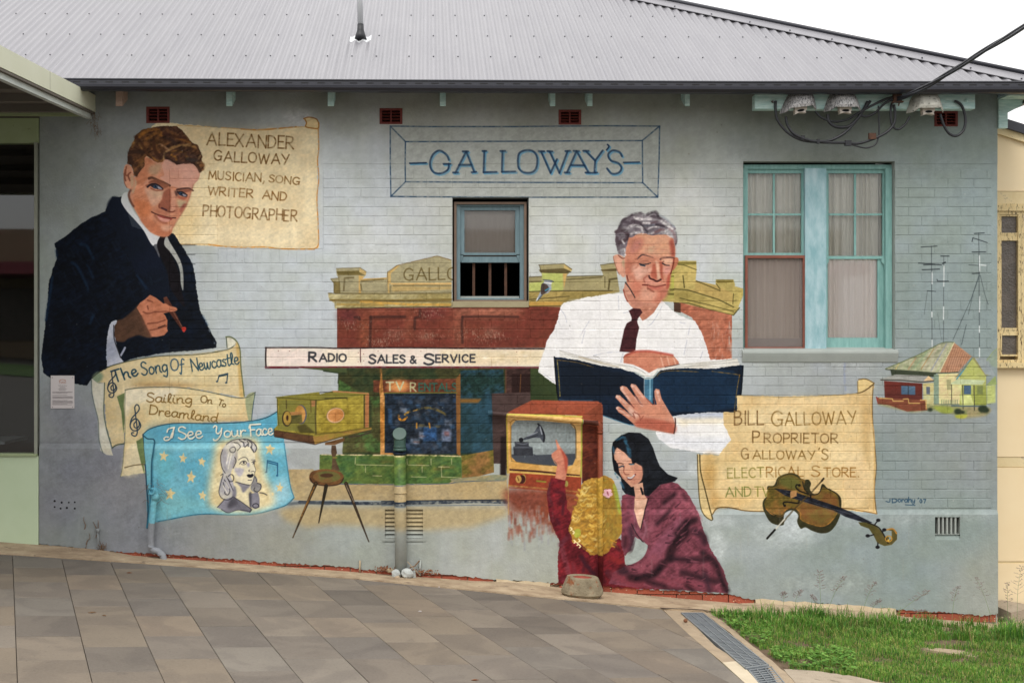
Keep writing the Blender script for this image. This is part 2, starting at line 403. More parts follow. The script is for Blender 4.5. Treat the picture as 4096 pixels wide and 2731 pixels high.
W1('MUSICIAN,', '1402 1205 1778 1222', 55, 4.6, '7a5526'); W1('SONG', '1806 1222 2010 1240', 48, 4.6, '7a5526')
W1('WRITER', '1396 1308 1700 1330', 55, 4.8, '80592a'); W1('AND', '1762 1335 1922 1350', 55, 4.8, '80592a')
W1('PHOTOGRAPHER', '1366 1452 1992 1486', 72, 5.2, '75522a')

# ---- first man: coat, collar, head, hand -------------------------
M(160, 780, 3)
NV = '0c1119'
P('990 20 870 20 800 150 780 200 620 270 480 350 340 470 170 580 190 640 200 760 150 900 105 1050 95 1230 80 1350 60 1566 45 1700 30 1800 15 1940 40 2130 120 2190 420 2260 560 2290 640 2180 840 2060 1100 1960 1500 1890 1900 1860 2120 1830 2120 1760 2000 1540 1920 1380 1880 1150 1860 950 1830 830 1730 650 1600 460 1470 420 1250 420 1100 380', NV, curve=False, tex=.10, c2='0d1523', n2=.35, dry=1)
P('870 20 990 60 1100 200 1260 440 1440 760 1500 900 1560 1200 1300 1180 1160 960 1040 700 900 400 800 160', '10182a', c2='0d1420', n2=.5, blur=2, a=.8)
for s, w in (('480 590 560 610 640 760', 10), ('380 810 450 860 560 1080 570 1140', 9), ('1160 960 1280 1120', 7), ('640 1440 600 1540', 9), ('150 980 110 1250 70 1500', 9),
             ('190 660 205 760', 6), ('2010 1560 1950 1450', 7), ('560 820 640 990', 6)):
    L(s, '1b3657', w, blur=4, a=.6)
L('1548 500 1552 1850', '2a2c33', 3, a=.6, dry=.3)
for y in (600, 712, 828, 940, 1050, 1160, 1275, 1390, 1505): L('1560 %d 1700 %d 1860 %d' % (y, y + 2, y), '05070b', 2.5, a=.7)
L('2030 1600 2120 1830', '9aa7b0', 8, blur=3, a=.5, dry=.5)
P('990 0 975 80 1040 190 1140 300 1240 420 1330 580 1380 610 1420 560 1460 470 1420 455 1330 430 1260 380 1180 260 1120 160 1060 40 1060 -30 1020 -30', 'd4d4d8', tex=.03, c2='aab0ac', g='1150 400 1350 180')
L('1070 60 1150 210 1300 390 1440 462', '8b9187', 6, blur=2, a=.7)
P('1365 605 1400 590 1425 620 1435 750 1400 680', '55565c', blur=1.5)
P('1462 470 1510 480 1500 540 1560 680 1640 860 1680 980 1690 1100 1740 1340 1650 1250 1560 1100 1520 900 1430 700 1405 580', '131014', tex=.1)
P('1520 480 1550 550 1640 700 1690 800 1715 900 1722 1050 1715 1145 1690 1060 1680 920 1640 800 1560 680 1490 590', 'a9aaa4', c2='8a8d8a', n2=.5)
# head, zoom (440,490) k4
M(440, 490, 4)
SK = 'c98a6e'
P('550 540 520 650 440 800 380 900 240 690 215 800 225 940 260 1030 340 1080 310 1200 360 1330 430 1450 520 1600 640 1750 760 1810 860 1828 930 1820 985 1770 1010 1680 1060 1580 1140 1470 1200 1370 1270 1210 1300 1110 1335 1000 1400 930 1440 800 1400 740 1350 640 1100 560 900 560 700 600', SK, curve=False, tex=.03, c2='c07c5c', n2=.4)
P('870 600 960 600 1060 670 1180 660 1330 660 1400 740 1440 810 1420 900 1390 940 1335 990 1310 1060 1200 1050 1090 1050 1020 1020 950 1010 860 930 800 880 870 840 830 700 860 640', 'd29c88', tex=.02, c2='c98f78', n2=.4)
P('560 540 520 700 450 800 400 900 370 1100 380 1300 430 1430 520 1590 640 1740 760 1790 700 1600 640 1400 620 1200 540 1040 560 940 640 880 760 820 800 700 700 640', 'bb7350', c2='c98362', n2=.5, blur=3)
P('650 690 800 650 820 720 780 800 720 850 620 800 620 720', 'b0987a', blur=6, a=.7)
P('390 900 430 960 400 1060 370 1140 340 1080 350 980', 'b0977a', blur=3, a=.8)
P('380 1250 480 1230 620 1280 660 1380 620 1500 520 1520 420 1400', 'bd6c43', blur=6, a=.8)
P('560 1050 700 1100 850 1100 830 1230 700 1340 620 1220', 'c99a80', blur=4, a=.9)
P('640 1080 860 1100 810 1200 680 1160', 'b79a7c', blur=4, a=.5)
P('480 1540 640 1540 760 1620 860 1700 980 1700 960 1790 860 1828 760 1800 620 1700', 'b96f4e', blur=4)
P('820 1660 940 1640 1000 1680 920 1740 840 1720', 'cb9478', blur=4)
# ear
P('240 690 290 670 350 720 380 840 400 960 370 1070 330 1070 260 1030 225 940 215 800', 'c08062', c2='c78d70', n2=.4)
L('245 760 235 860 250 930', '7b4636', 6); L('262 710 250 800 262 850 300 830', '8a4e38', 5); L('330 800 290 840 320 930', '7b4636', 6)
L('222 820 232 960 270 1040', '7c5440', 3); P('340 830 370 880 380 980 350 1040 330 960', 'b09a78', blur=2, a=.7)
L('330 1080 300 1160 340 1280 380 1340', '6b4032', 8, blur=2)
# hair
HR = '4a3026'
P('395 210 520 110 700 80 860 55 960 60 1060 60 1150 120 1225 210 1260 260 1330 330 1400 350 1440 450 1478 540 1470 620 1510 680 1500 760 1430 800 1400 740 1340 680 1280 650 1180 660 1070 685 1030 640 940 590 870 590 840 630 760 640 700 610 640 570 590 530 550 560 555 690 500 760 430 870 380 850 375 760 330 680 270 665 275 560 300 440 350 350 380 300', HR, curve=False, tex=.14, c2='684326', n2=.45, dry=1)
for s, c, w in (('470 230 600 130 760 120 820 200', '9b6229', 14), ('600 260 720 180 830 190', '8e5b2a', 12), ('360 380 420 300 520 400', 'a4743c', 14), ('560 440 650 530 760 620 850 600', '94612f', 9),
                ('870 560 880 490 960 430 1060 380 1180 370 1290 340', 'b08a5a', 9), ('960 420 1100 370 1260 370 1380 400', '9d7240', 8), ('990 480 1060 460 1180 480 1240 560', 'a06a2c', 9), ('980 520 1050 560 1060 600', 'b97a2c', 8),
                ('860 540 860 600', 'b08a5a', 6), ('780 340 860 380 940 440', 'b08663', 6), ('1300 540 1350 520 1380 560', '8a6a50', 6), ('1370 650 1430 560 1460 500', 'b08f63', 5),
                ('900 110 950 150 1080 190', '7c4f30', 12), ('450 700 500 640 540 620', '7c532c', 9), ('1000 200 1120 260 1280 320', '8a5526', 10), ('1400 650 1480 640 1510 700 1490 760', '8d6c48', 6)):
    L(s, c, w, blur=2, a=.85, dry=.2)
for s, c, w in (('850 190 960 200 1100 240 1200 240', '3f2620', 10), ('400 230 470 300 560 430 650 560', '45291c', 12), ('310 480 420 470 520 480', '33231f', 16), ('320 560 340 640', '33231f', 18),
                ('900 250 1000 290 1050 350', '3a2a26', 11), ('700 300 720 450 800 560', '43281c', 14), ('880 560 900 500 1060 470 1160 450', '2d201c', 5), ('890 560 960 600 1050 640 1200 640 1330 640', '241a18', 7),
                ('1240 580 1300 600 1380 600', '33302f', 14), ('1160 500 1250 520 1340 540 1400 600', '45302a', 10), ('1380 370 1430 450 1470 540', '2f221e', 4), ('1410 700 1440 780', '33231c', 12), ('420 820 430 860', '3a2a20', 8)):
    L(s, c, w, blur=2, a=.85, dry=.15)
# brows, eyes, nose, mouth
L('625 895 680 885 780 930 860 960 960 1010', '5e3b2c', 11, w2=8); P('640 920 760 920 880 970 950 1010 880 1060 800 1040 700 960', '87503a', blur=3, a=.9)
L('650 1000 580 1010', '8a4e3a', 8, blur=2, a=.8); L('600 1030 640 1000 700 982 770 1006 840 1062', '2a1f22', 8); L('630 960 720 940 800 975', '7a4634', 7, blur=2)
P('650 1010 720 988 795 1020 845 1075 760 1068 690 1045', '33282c', curve=True); P('760 1015 800 1035 835 1070 775 1060', '8d8a94'); E(726, 1028, 36, 31, '2b4058'); E(732, 1024, 15, 15, '10161f'); E(742, 1018, 5, 5, 'a9b0b8')
L('650 1050 740 1090 850 1080', '8c5140', 4)
L('1075 1075 1160 1060 1260 1055 1330 1090', '53352e', 9, w2=6); P('1110 1090 1260 1070 1300 1090 1200 1120', '8a4f3c', blur=3)
P('1040 1090 1080 1100 1090 1160 1060 1180 1030 1130', '5a3a34', blur=2); L('1080 1110 1150 1110 1230 1160', '2a1f22', 6)
P('1078 1118 1150 1112 1235 1165 1210 1192 1120 1165', '33282c'); P('1165 1140 1225 1165 1205 1185 1170 1172', '84818c'); E(1132, 1140, 30, 26, '2b4058'); E(1140, 1142, 13, 13, '10161f')
P('1090 1180 1180 1200 1240 1190 1180 1240 1110 1220', 'a1543f', blur=3)
P('1080 1230 1180 1250 1230 1270 1180 1340 1110 1360 1080 1300', 'b0a07c', blur=4, a=.8); P('1180 1300 1230 1310 1180 1380 1130 1440 1110 1400', '9b5847', blur=3)
P('900 1080 960 1060 990 1180 970 1300 1000 1400 960 1430 880 1400 790 1370 780 1310 830 1230 850 1130', '935440', blur=3)
P('985 1060 1030 1120 1050 1260 1045 1400 1000 1430 960 1420 985 1300 980 1180', 'c68a70', blur=3)
L('790 1310 790 1360 850 1380 920 1420 1000 1430 1040 1410', '7a4232', 6); L('830 1370 900 1400', '45262a', 8)
P('1060 1300 1090 1380 1100 1440 1060 1480 1040 1420', 'a86a52', blur=3, a=.8)
L('665 1430 740 1465 830 1490 900 1510 960 1525 1050 1525', '4b2420', 5); P('720 1390 830 1400 930 1440 940 1500 840 1480 740 1450', 'a5634c', blur=4, a=.7)
P('760 1480 860 1500 920 1520 1000 1530 960 1570 880 1580 800 1540', '8a3c33'); P('760 1500 850 1530 960 1550 940 1580 860 1595 790 1560', 'cf8d7d')
L('720 1490 800 1580 900 1610', '8f523e', 9, blur=3, a=.7)
L('1335 990 1300 1110 1270 1210 1200 1370 1100 1530 1010 1680', 'a0624a', 5, blur=2, a=.6)
P('1120 680 1180 660 1400 760 1360 900 1330 990 1150 980', 'd8a391', blur=8, a=.5)
L('960 780 1420 780', 'b0766a', 2, a=.5); L('960 935 1400 935', 'b0766a', 2, a=.5)
M(160, 780, 3)
for i in range(260):
    x, y = rr.uniform(120, 1900), rr.uniform(350, 1800)
    if y < 700 - (x - 180) * .4 or x > 1400 + (y - 500) * .2 or (1050 < x < 1750 and (y < 950 or y > 1100)) or (x > 780 and y > 1330) or x < 240: continue
    an = rr.choice([.9, 1.1, -.5, 1.4]); l = rr.uniform(30, 120); L([x, y, x + l * math.cos(an), y + l * math.sin(an)], rr.choice(['16202f', '080b11', '121c30', '1a2536', '0a0e15']), rr.uniform(4, 12), curve=False, a=.35, blur=1.5)
# hand with cigar, zoom (160,780)/3
M(160, 780, 3)
P('930 1500 1000 1480 1120 1380 1200 1300 1280 1400 1300 1560 1330 1700 1250 1700 1180 1680 1060 1720 1000 1760 900 1740 890 1650 890 1560', '4a3427', c2='5d4030', n2=.5, blur=2)
P('1320 1195 1390 1230 1480 1300 1560 1330 1630 1350 1638 1385 1560 1400 1480 1420 1500 1440 1530 1500 1525 1600 1535 1630 1490 1680 1400 1700 1330 1700 1300 1620 1265 1560 1220 1450 1160 1350 1200 1290 1260 1250', 'b56a4a', c2='c0785a', n2=.4, curve=False)
P('1480 1230 1520 1215 1590 1330 1700 1560 1752 1610 1725 1650 1690 1600 1560 1420 1500 1320', '4b281e', curve=False, c2='63382a', n2=.5)
P('1490 1300 1560 1330 1635 1350 1640 1385 1560 1400 1470 1410 1440 1380', 'bd7454')
P('1700 1595 1740 1580 1755 1605 1725 1645', 'c0342a'); L('1600 1400 1700 1570', '8a5a48', 4, a=.6)
for s in ('1380 1400 1440 1400 1500 1395 1560 1400', '1290 1540 1400 1530 1500 1500', '1320 1620 1420 1600 1520 1570', '1290 1330 1300 1370', '1240 1400 1300 1420 1380 1400', '1290 1260 1350 1280'):
    L(s, '7b4331', 6, blur=1.5, a=.85)
L('1420 1590 1500 1560', '4a2a22', 5); L('1210 1450 1260 1560 1300 1640 1330 1700', '6b4434', 10, blur=3, a=.7)
P('850 1520 930 1495 900 1570 885 1650 920 1800 960 1950 1000 2000 800 2060 800 1950 795 1830 805 1700', 'cdd0da', c2='9aa0b2', n2=.5, curve=False, dry=1)
L('1020 1830 1000 1870 965 1930', '9aa0b4', 8); L('885 1560 890 1720 935 1860 970 1950', '2d2b30', 4)

# ---- plate camera on its stool: zoom (1060,1380)/3 ---------------
M(1060, 1380, 3)
# painted shop first --------------------------------------------------
M(1300, 1000, 3)
BR = '7a3c2c'
P('145 700 1510 690 1540 690 2400 690 2460 640 2880 630 2880 1170 145 1170', BR, curve=False, tex=.06, c2='6b3026', n2=.4)
P('-40 1410 2800 1410 2800 1600 150 1600 160 1480 -20 1455', '2c3a26', curve=False)
for (x, y, rx, ry, c, a) in [(280, 780, 130, 90, '5a2a2c', .7), (480, 1000, 70, 190, '9a5538', .7), (750, 730, 400, 40, '96523c', .6), (1010, 950, 60, 150, '8a4c36', .6), (1600, 950, 80, 230, '8a4e3a', .7),
                             (1300, 760, 180, 50, '6a3030', .6), (1950, 740, 420, 60, 'a5674f', .8), (850, 1000, 120, 40, 'a0705a', .5), (2000, 980, 100, 60, 'a06f5a', .45), (1200, 1030, 100, 40, '9c6a55', .5)]:
    E(x, y, rx, ry, c, blur=14, a=a, tex=.08)
for s, w in (('540 1150 545 960 550 800', 9), ('545 805 760 800 960 800', 9), ('355 805 410 805 415 830', 8), ('1140 720 1140 800 1080 810 1075 950', 8), ('1650 1110 1640 900 1650 800', 8), ('1650 800 1900 795 2320 800', 7)):
    L(s, '38201c', w * 1.25, curve=False, a=.95, blur=2, dry=.1)
rr = random.Random(11)
for i in range(420):
    x, y = rr.choice([(800, 1000), (1250, 1030), (330, 890), (2050, 1010), (650, 1100), (1250, 760), (700, 1090), (1750, 980), (1900, 1060)]); x += rr.gauss(0, 90); y += rr.gauss(0, 34)
    L('%g %g %g %g' % (x, y, x + rr.uniform(-8, 8), y + rr.uniform(8, 22)), 'b89a84', 1.6, curve=False, a=.5)
# thin pale lines along the brick courses
for k in range(6):
    y = 728 + k * 112.5 - 4
    if y < 1170: L('150 %g 900 %g 1500 %g 2400 %g' % (y, y + 2, y - 2, y), 'b8937f', 1.8, a=.35, dry=.5)
# parapet
CR = 'a49a74'
P('40 515 120 530 1520 520 1520 685 700 690 150 705 120 700 110 635 60 600 40 560', '9a8a54', curve=False, c2='b0a477', n2=.5, tex=.05)
P('70 345 160 335 140 295 135 220 420 210 495 260 490 300 440 350 740 330 745 270 865 190 1345 72 1520 125 1520 520 120 530 105 400', CR, curve=False, c2='9d9370', n2=.3, tex=.04)
P('105 375 180 380 185 515 105 515', '7c6c3e', curve=False); P('135 255 410 245 410 265 490 300 440 300 160 300', '6e6034', curve=False)
P('415 212 495 260 490 300 415 265', 'c4a86c', curve=False); P('405 300 475 320 430 350 415 400 435 515 405 515', 'c7a05c', curve=False); P('425 345 740 330 740 345 440 365', 'c9a25e', curve=False)
P('745 270 865 190 900 185 790 280 790 400 770 400 775 515 755 515', 'c7a564', curve=False); P('790 395 1520 392 1520 412 790 412', 'd0a764', curve=False); P('800 430 1000 430 1300 440 1520 430 1520 470 800 500', 'b99858', curve=False, blur=3, a=.7)
for s, c, w in (('750 265 865 185 1345 70 1515 120', '6b4f22', 4), ('750 265 755 400', '4d3d24', 3), ('40 518 700 522 1515 515', '4f431f', 5), ('60 600 400 600 900 602 1515 592', '6a5320', 8), ('120 625 700 618 1515 618', '4a3d20', 3), ('150 700 700 690 1515 680', '33201a', 5),
                ('430 620 1000 650 1500 655', 'c9953c', 10), ('150 650 700 660', 'a07f3a', 8), ('225 485 235 335 340 330', '5a4c2c', 7), ('440 370 560 360 700 350', '6e5f38', 8), ('430 410 440 480', '6e5f38', 6), ('135 220 420 210 495 258', '5f5230', 3), ('70 345 160 335', '5f5230', 4), ('70 350 105 390 110 515', '5f5230', 4), ('165 300 175 515', '6a5c36', 4), ('820 425 1200 422 1510 425', '6b592e', 5), ('790 430 780 500', '7b6a3c', 6)):
    L(s, c, w, curve=False, a=.85, dry=.15)
T('GALLO', '950 362 1590 352', 142, '6b5c36', 5.5, sp=.22)
P('1520 625 2400 625 2400 690 1520 685', 'a89a70', curve=False, c2='8f7f52', n2=.3)
# right wing of parapet + kookaburra : zoom tile (1348,900)/1.68
M(1348, 900, 1.68)
P('1288 350 1380 345 1360 270 1525 260 1578 300 1540 345 1790 340 1770 270 1870 255 1900 450 1500 550 1288 545', 'a2966a', curve=False, c2='94895e', n2=.4)
P('1378 320 1520 320 1520 440 1288 450 1288 390 1378 380', 'b3bb62', curve=False, blur=2, a=.9)
P('1288 450 1900 440 1800 465 1560 500 1500 545 1288 545', '8f7c42', curve=False, c2='b49a58', n2=.5); P('1288 515 1520 515 1500 545 1288 545', 'b98f44', curve=False)
P('1355 300 1525 290 1578 315 1540 325 1370 320', '5f5230', curve=False); P('1525 260 1580 295 1575 310 1525 290', 'c2a767', curve=False); P('1518 325 1545 325 1525 430', 'c09a58', curve=False); P('1770 300 1880 290 1880 310 1780 310', '5b4d2c', curve=False)
for s, w in (('1288 350 1375 345', 4), ('1545 345 1790 340', 4), ('1355 268 1525 260 1578 298', 3), ('1770 268 1870 255', 3), ('1360 268 1372 318', 3), ('1545 365 1780 350', 4), ('1288 380 1370 378', 4), ('1825 430 1832 365 1880 358', 7), ('1288 447 1520 440 1850 440', 4), ('1288 500 1560 478', 4), ('1288 545 1500 542', 4), ('1800 345 1800 420', 3)):
    L(s, '4f4426', w, curve=False, a=.85)
P('1380 395 1400 365 1440 368 1455 380 1438 388 1442 430 1420 455 1385 465 1345 508 1340 500 1365 450', '9aa0a8', curve=False); P('1375 395 1410 400 1425 430 1395 460 1370 462', '5c463c', c2='3c3636', n2=.5); L('1400 440 1425 425', '3f8ba8', 5); L('1385 368 1430 372 1455 380', '4b4f58', 4); L('1378 470 1352 500', '4a5560', 5); L('1350 490 1340 508', 'd5dadc', 4); L('1395 385 1440 392', 'd6d6d2', 5)
# wing to the right of second man, down to x=2950: tile (1348) and (2696)
M(2140, 1180, 2.4)
P('1180 -120 1270 -200 1900 -60 1900 -90 2010 -60 2000 0 1950 120 1905 190 1840 185 1390 68 1220 60', 'a89653', curve=False, c2='b7a45c', n2=.5, tex=.05)
M(2390, 820, 4)
P('1290 900 1430 890 1568 960 1568 1500 1100 1500 1150 1350 1170 1000 1260 960', 'a2964f', curve=False, c2='b6aa58', n2=.5)
P('1420 900 1568 960 1568 1360 1420 1340', 'c4a45a', curve=False); P('1190 1110 1350 1110 1350 1330 1170 1340', 'b5b350', curve=False, a=.8, blur=3)
for s, w in (('1270 970 1420 960 1560 1030', 7), ('1360 1120 1370 1330', 8), ('1160 1350 1440 1350 1568 1380', 7), ('1180 1140 1340 1130', 5), ('1130 1420 1420 1430 1568 1470', 9), ('1410 1000 1420 1340', 4), ('1350 1500 1440 1350', 5)):
    L(s, '5c5426', w, curve=False, a=.85)
M(2696, 900, 1.68)
P('0 240 150 240 152 300 145 370 230 400 280 420 280 370 400 365 410 400 395 460 400 520 440 555 400 605 300 580 40 520 0 520', 'b09d58', curve=False, c2='c0aa62', n2=.5)
P('145 372 275 400 395 460 400 520 300 500 90 435 140 430', 'b59a58', curve=False); P('0 450 90 440 300 520 430 555 400 600 200 550 0 500', '9c8a48', curve=False, c2='b9a35c', n2=.5); P('0 250 150 245 150 265 30 270', '8a7d3e', curve=False); P('280 365 400 365 395 385 290 390', '867638', curve=False)
for s, w in (('20 262 70 270 150 300', 3.5), ('60 340 70 420', 5), ('150 375 310 440', 4), ('0 430 90 435 300 500 400 550', 5), ('0 520 100 525 250 570 400 605 440 555', 4.5), ('40 490 250 540 400 580', 3.5), ('285 395 310 430', 4), ('400 460 395 530', 3.5)):
    L(s, '4b4520', w, curve=False, a=.85)
P('40 520 390 605 388 900 230 910 200 780 120 620 0 560 0 540', 'a35a42', curve=False, c2='b0694f', n2=.5, tex=.05, blur=1)
P('0 520 45 525 45 590 0 580', '4a3326', curve=False)
for i in range(60):
    x, y = rr.uniform(250, 392), rr.uniform(640, 900); L('%g %g %g %g' % (x, y, x + rr.uniform(-4, 4), y + rr.uniform(15, 40)), 'c9a393', 1.8, curve=False, a=.4)
for i in range(16):
    x, y = rr.uniform(370, 400), rr.uniform(640, 900); L('%g %g %g %g' % (x, y, x, y + 50), 'b3b9b5', 4, curve=False, a=.35, blur=1)
# street front under the awning sign
M(1060, 1380, 3)
P('880 330 980 280 2400 270 3300 270 3300 500 3300 900 2900 1330 930 1330 940 1130 880 900', '2d3a23', curve=False, c2='3a3a20', n2=.6, tex=.08)
P('380 270 980 262 980 330 880 325 690 300', '44502e', curve=False)
P('890 410 1000 480 1150 560 1260 620 1380 620 1390 1280 930 1290 940 1130 1000 1090 1280 1000 1280 700 1240 560 880 560', '4b4a28', curve=False, c2='3f5a2c', n2=.7, blur=2, tex=.1)
P('1300 420 2310 400 2310 570 1440 575 1300 560', '5c3322', curve=False, c2='6d3a26', n2=.5, tex=.08)
E(1600, 490, 130, 75, 'b5652f', blur=8, c2='d08a4e', n2=.5); T('TV', '1455 540 1660 540', 98, 'b9b58c', 6.5, sp=.25); T('R', '1745 552 1810 552', 100, 'a59d74', 6); T('ENTALS', '1850 548 2300 548', 90, '2f5a4c', 5.5, sp=.2)
P('1440 575 2300 575 2300 1300 1440 1300', '1c242e', curve=False, c2='222c3a', n2=.7, tex=.12)
for i in range(150):
    x, y = rr.uniform(1460, 2280), rr.uniform(600, 1280)
    c = rr.choice(['28405c', '363c46', '1a2028', '324e6c', '262e38', '454b55', '1e3040'])
    P([x, y, x + rr.uniform(20, 90), y + rr.uniform(-6, 6), x + rr.uniform(20, 90), y + rr.uniform(20, 80), x + rr.uniform(-8, 8), y + rr.uniform(20, 80)], c, curve=False, blur=3, a=.5, tex=.1)
for (x, y, w, h, c) in [(1880, 1080, 60, 90, '8592a8'), (1800, 1150, 110, 70, '7c8ba0'), (2180, 1080, 120, 150, '6e7890'), (2180, 1060, 60, 60, '8a5a58'), (1700, 1200, 80, 60, '4a5a74'), (2200, 930, 90, 80, '5a6474'), (1660, 780, 80, 60, '7e8694'), (1500, 850, 50, 180, '34557c'), (1980, 1060, 160, 180, '2c5488'), (1820, 1160, 80, 20, 'a06a58'), (1890, 1090, 70, 16, 'a06a58')]:
    P([x - w / 2, y - h / 2, x + w / 2, y - h / 2 + 6, x + w / 2, y + h / 2, x - w / 2, y + h / 2 - 6], c, curve=False, blur=3, a=.7, tex=.12)
L('1600 840 1620 890 1660 900 1700 860', 'c07a22', 9, dry=.3); L('1680 830 1740 790 1820 770', '9a7430', 9, dry=.5); L('1840 770 1980 750 2120 800 2180 840', '6a5a2c', 10, a=.8, dry=.6); L('1780 960 2090 970', '6b5a30', 12, a=.6, dry=.6); L('1820 935 1820 990', 'b07a2c', 6); L('1970 935 1980 990', 'a8742c', 6)
P('1385 380 1400 320 1420 560 1435 620 1435 1290 1540 1290 1540 1320 1385 1330 1380 620 1370 540', 'b0702c', curve=False, c2='c48a4c', n2=.6, tex=.08); L('1390 290 1395 400 1400 560', '8a5a2a', 8, blur=2, a=.7)
P('2290 400 2350 330 2345 1330 2300 1300', '8a5a2c', curve=False, c2='6a4626', n2=.5); L('1440 572 2300 570', '6a6a2c', 4); 
P('2345 300 2860 290 2870 520 2870 1290 2350 1300', '1d342f', curve=False, c2='223c48', n2=.7, tex=.12)
P('2350 640 2860 640 2840 1290 2350 1290', '223a42', curve=False, c2='2a4a5a', n2=.6, blur=3, a=.8); P('2340 640 2600 640 2560 690 2345 690', '7a5628', curve=False, blur=2)
P('2900 280 3260 270 3420 290 3600 350 3600 900 3200 1250 2900 1500 2870 1290', '33221f', curve=False, c2='45302c', n2=.6, tex=.08)
P('2960 340 3250 340 3230 560 2960 580', '2a1a18', curve=False); L('2940 600 3250 570', '5f3a22', 5); L('3070 350 3060 560', '6a4426', 3); L('2890 300 2890 1300', '5a3a2a', 7, a=.8)
P('3380 330 3500 380 3620 480 3900 700 3900 800 3300 800 3400 560', '34401f', curve=False, blur=3)
M(1348, 900, 1.68)
P('1040 1130 1320 1120 1300 1190 1150 1250 1140 1600 1050 1600', '3d2d2a', curve=False, c2='4a3936', n2=.4); P('1100 1420 1138 1420 1138 1700 1095 1700', '221816', curve=False, blur=2)
P('1300 960 1400 960 1470 1070 1500 1180 1300 1175', '3a4626', curve=False, c2='2c3820', n2=.5)
# awning sign board
M(1060, 1380, 3)
P('10 30 900 40 2400 35 3360 45 3330 250 2400 250 10 255', 'e6dccb', curve=False, tex=.02, c2='e3cfc0', n2=.4)
P('30 60 700 60 700 240 30 240', 'e6d2ca', curve=False, blur=8, a=.6); P('2100 50 3350 50 3320 245 2100 245', 'dcc9a0', curve=False, blur=8, a=.75); P('700 60 1150 60 1150 240 760 240', 'e6d6b8', curve=False, blur=10, a=.6)
for i in range(30):
    x, y = rr.uniform(2150, 3100), rr.uniform(60, 220); P([x, y, x + 50, y, x + 50, y + 30, x, y + 30], rr.choice(['ece2cc', 'd6bd8c', 'e6d6b4']), curve=False, blur=3, a=.45)
L('5 30 600 28 900 38 1500 30 2400 38 3350 44', '241618', 6, dry=.1); L('12 30 8 150 12 255', '2a1c1c', 6)
L('5 262 600 262 1500 262 2400 265 3330 268', '6b1824', 7, dry=.1); L('5 278 400 275', '3a1418', 3)
L('1145 40 1145 150 1146 200', '4a2428', 4, a=.8)
for q in ('160 68', '295 70', '1120 90', '1182 105', '1118 198', '1185 186', '1357 70', '1870 72', '3020 80', '3030 200'):
    x, y = q.split(); E(float(x), float(y), 5, 5, '7a3a34')
GY = '3c3c40'
T('R', '528 190 615 192', 105, GY, 8.5); T('ADIO', '655 192 972 194', 88, GY, 6.8, sp=.2)
T('S', '1250 215 1330 218', 102, GY, 7.5); T('ALES', '1352 212 1680 212', 92, GY, 6.8, sp=.2); T('&', '1742 215 1815 215', 84, GY, 6.5)
T('S', '1912 230 2030 230', 124, GY, 8.5)
M(1300, 1000, 3); T('ERVICE', '1330 1345 1800 1342', 88, GY, 6.8, sp=.24)
# base of the shop, tile (1348,1798)/1.68
M(1348, 1798, 1.68)
P('-115 30 380 30 500 32 835 38 840 200 740 225 300 228 60 225 -120 220', '4a6a34', curve=False, c2='5a6a30', n2=.6, tex=.09)
for i in range(50):
    x, y = rr.uniform(-100, 800), rr.uniform(50, 215); P([x, y, x + rr.uniform(30, 110), y, x + rr.uniform(30, 110), y + 18, x, y + 18], rr.choice(['3f6b38', '5f7a3a', '7c5a2c', '456030', '3a5c3c']), curve=False, blur=4, a=.45)
P('835 38 1050 0 1055 150 880 195 840 200', '6e6428', curve=False, c2='866034', n2=.6, tex=.08)
L('-100 32 380 35 500 34 830 42', 'cdb98a', 5, dry=.3)
for s in ('130 98 380 104', '480 100 620 104', '680 112 755 114', '240 172 300 174', '700 180 830 186', '500 180 600 182', '192 108 192 150', '632 58 632 100', '700 116 704 176', '470 60 472 98', '125 50 122 95', '572 110 572 150', '770 60 770 95'):
    L(s, 'd6c79a', 2.2, curve=False, a=.8)
P('-330 130 -160 128 -100 200 0 228 740 228 800 195 1140 195 1150 345 500 340 0 335 -200 340 -370 330', 'b09c74', curve=False, c2='ab9468', n2=.5, blur=1.5, tex=.04)
P('760 195 1060 165 1145 170 1140 200 780 225', '77816c', curve=False, c2='9a8c64', n2=.5, blur=1.5); L('0 228 400 232 740 225 830 212 1130 205', '3b4d66', 3, dry=.3)
P('-400 395 -200 375 300 380 1140 375 1150 440 900 520 600 540 300 520 0 500 -200 520 -350 470', 'b39a68', curve=False, blur=13, a=.75)
P('-400 -0 -250 130 -160 128 -160 60', '8d908c', curve=False, blur=8, a=.2)
L('-250 350 0 355 300 358 700 352 900 345 1138 350', '2b333f', 13, dry=.25); L('-330 362 -200 352 -50 358', '4a5158', 12, blur=2, a=.7); L('300 345 700 338 1138 334', '1c2634', 4); L('300 372 700 372 1138 368', '3a5272', 3, a=.6)
# ---- song sheets: zoom (160,1300)/3 ------------------------------
M(160, 1300, 3)
P('630 620 700 690 775 690 770 800 780 1000 800 1200 870 1470 960 1430 1010 1420 1010 1300 1030 780 1200 740 1550 735 1800 750 2050 800 2352 850 2460 860 2430 650 2400 450 2390 300 2370 190 2330 260 2250 290 2050 320 1700 355 1450 370 1150 410 850 490 700 570', 'dac79a', curve=False, tex=.03, c2='cdb582', n2=.45, dry=1)
P('1500 400 2100 350 2350 300 2380 600 1900 700 1400 600', 'e2d4a6', blur=20, a=.5)
P('1040 770 1200 700 1600 690 1900 720 1600 745 1200 745', 'ad8753', blur=8, a=.8)
P('640 600 700 560 760 600 720 680 680 690 635 650', '7d8f72', blur=4)
P('620 640 700 700 775 690 770 850 760 1000 790 1250 880 1560 800 1550 730 1500 700 1300 690 1100 650 950 620 750', 'd9d6c6', curve=False, c2='c2bda8', n2=.4)
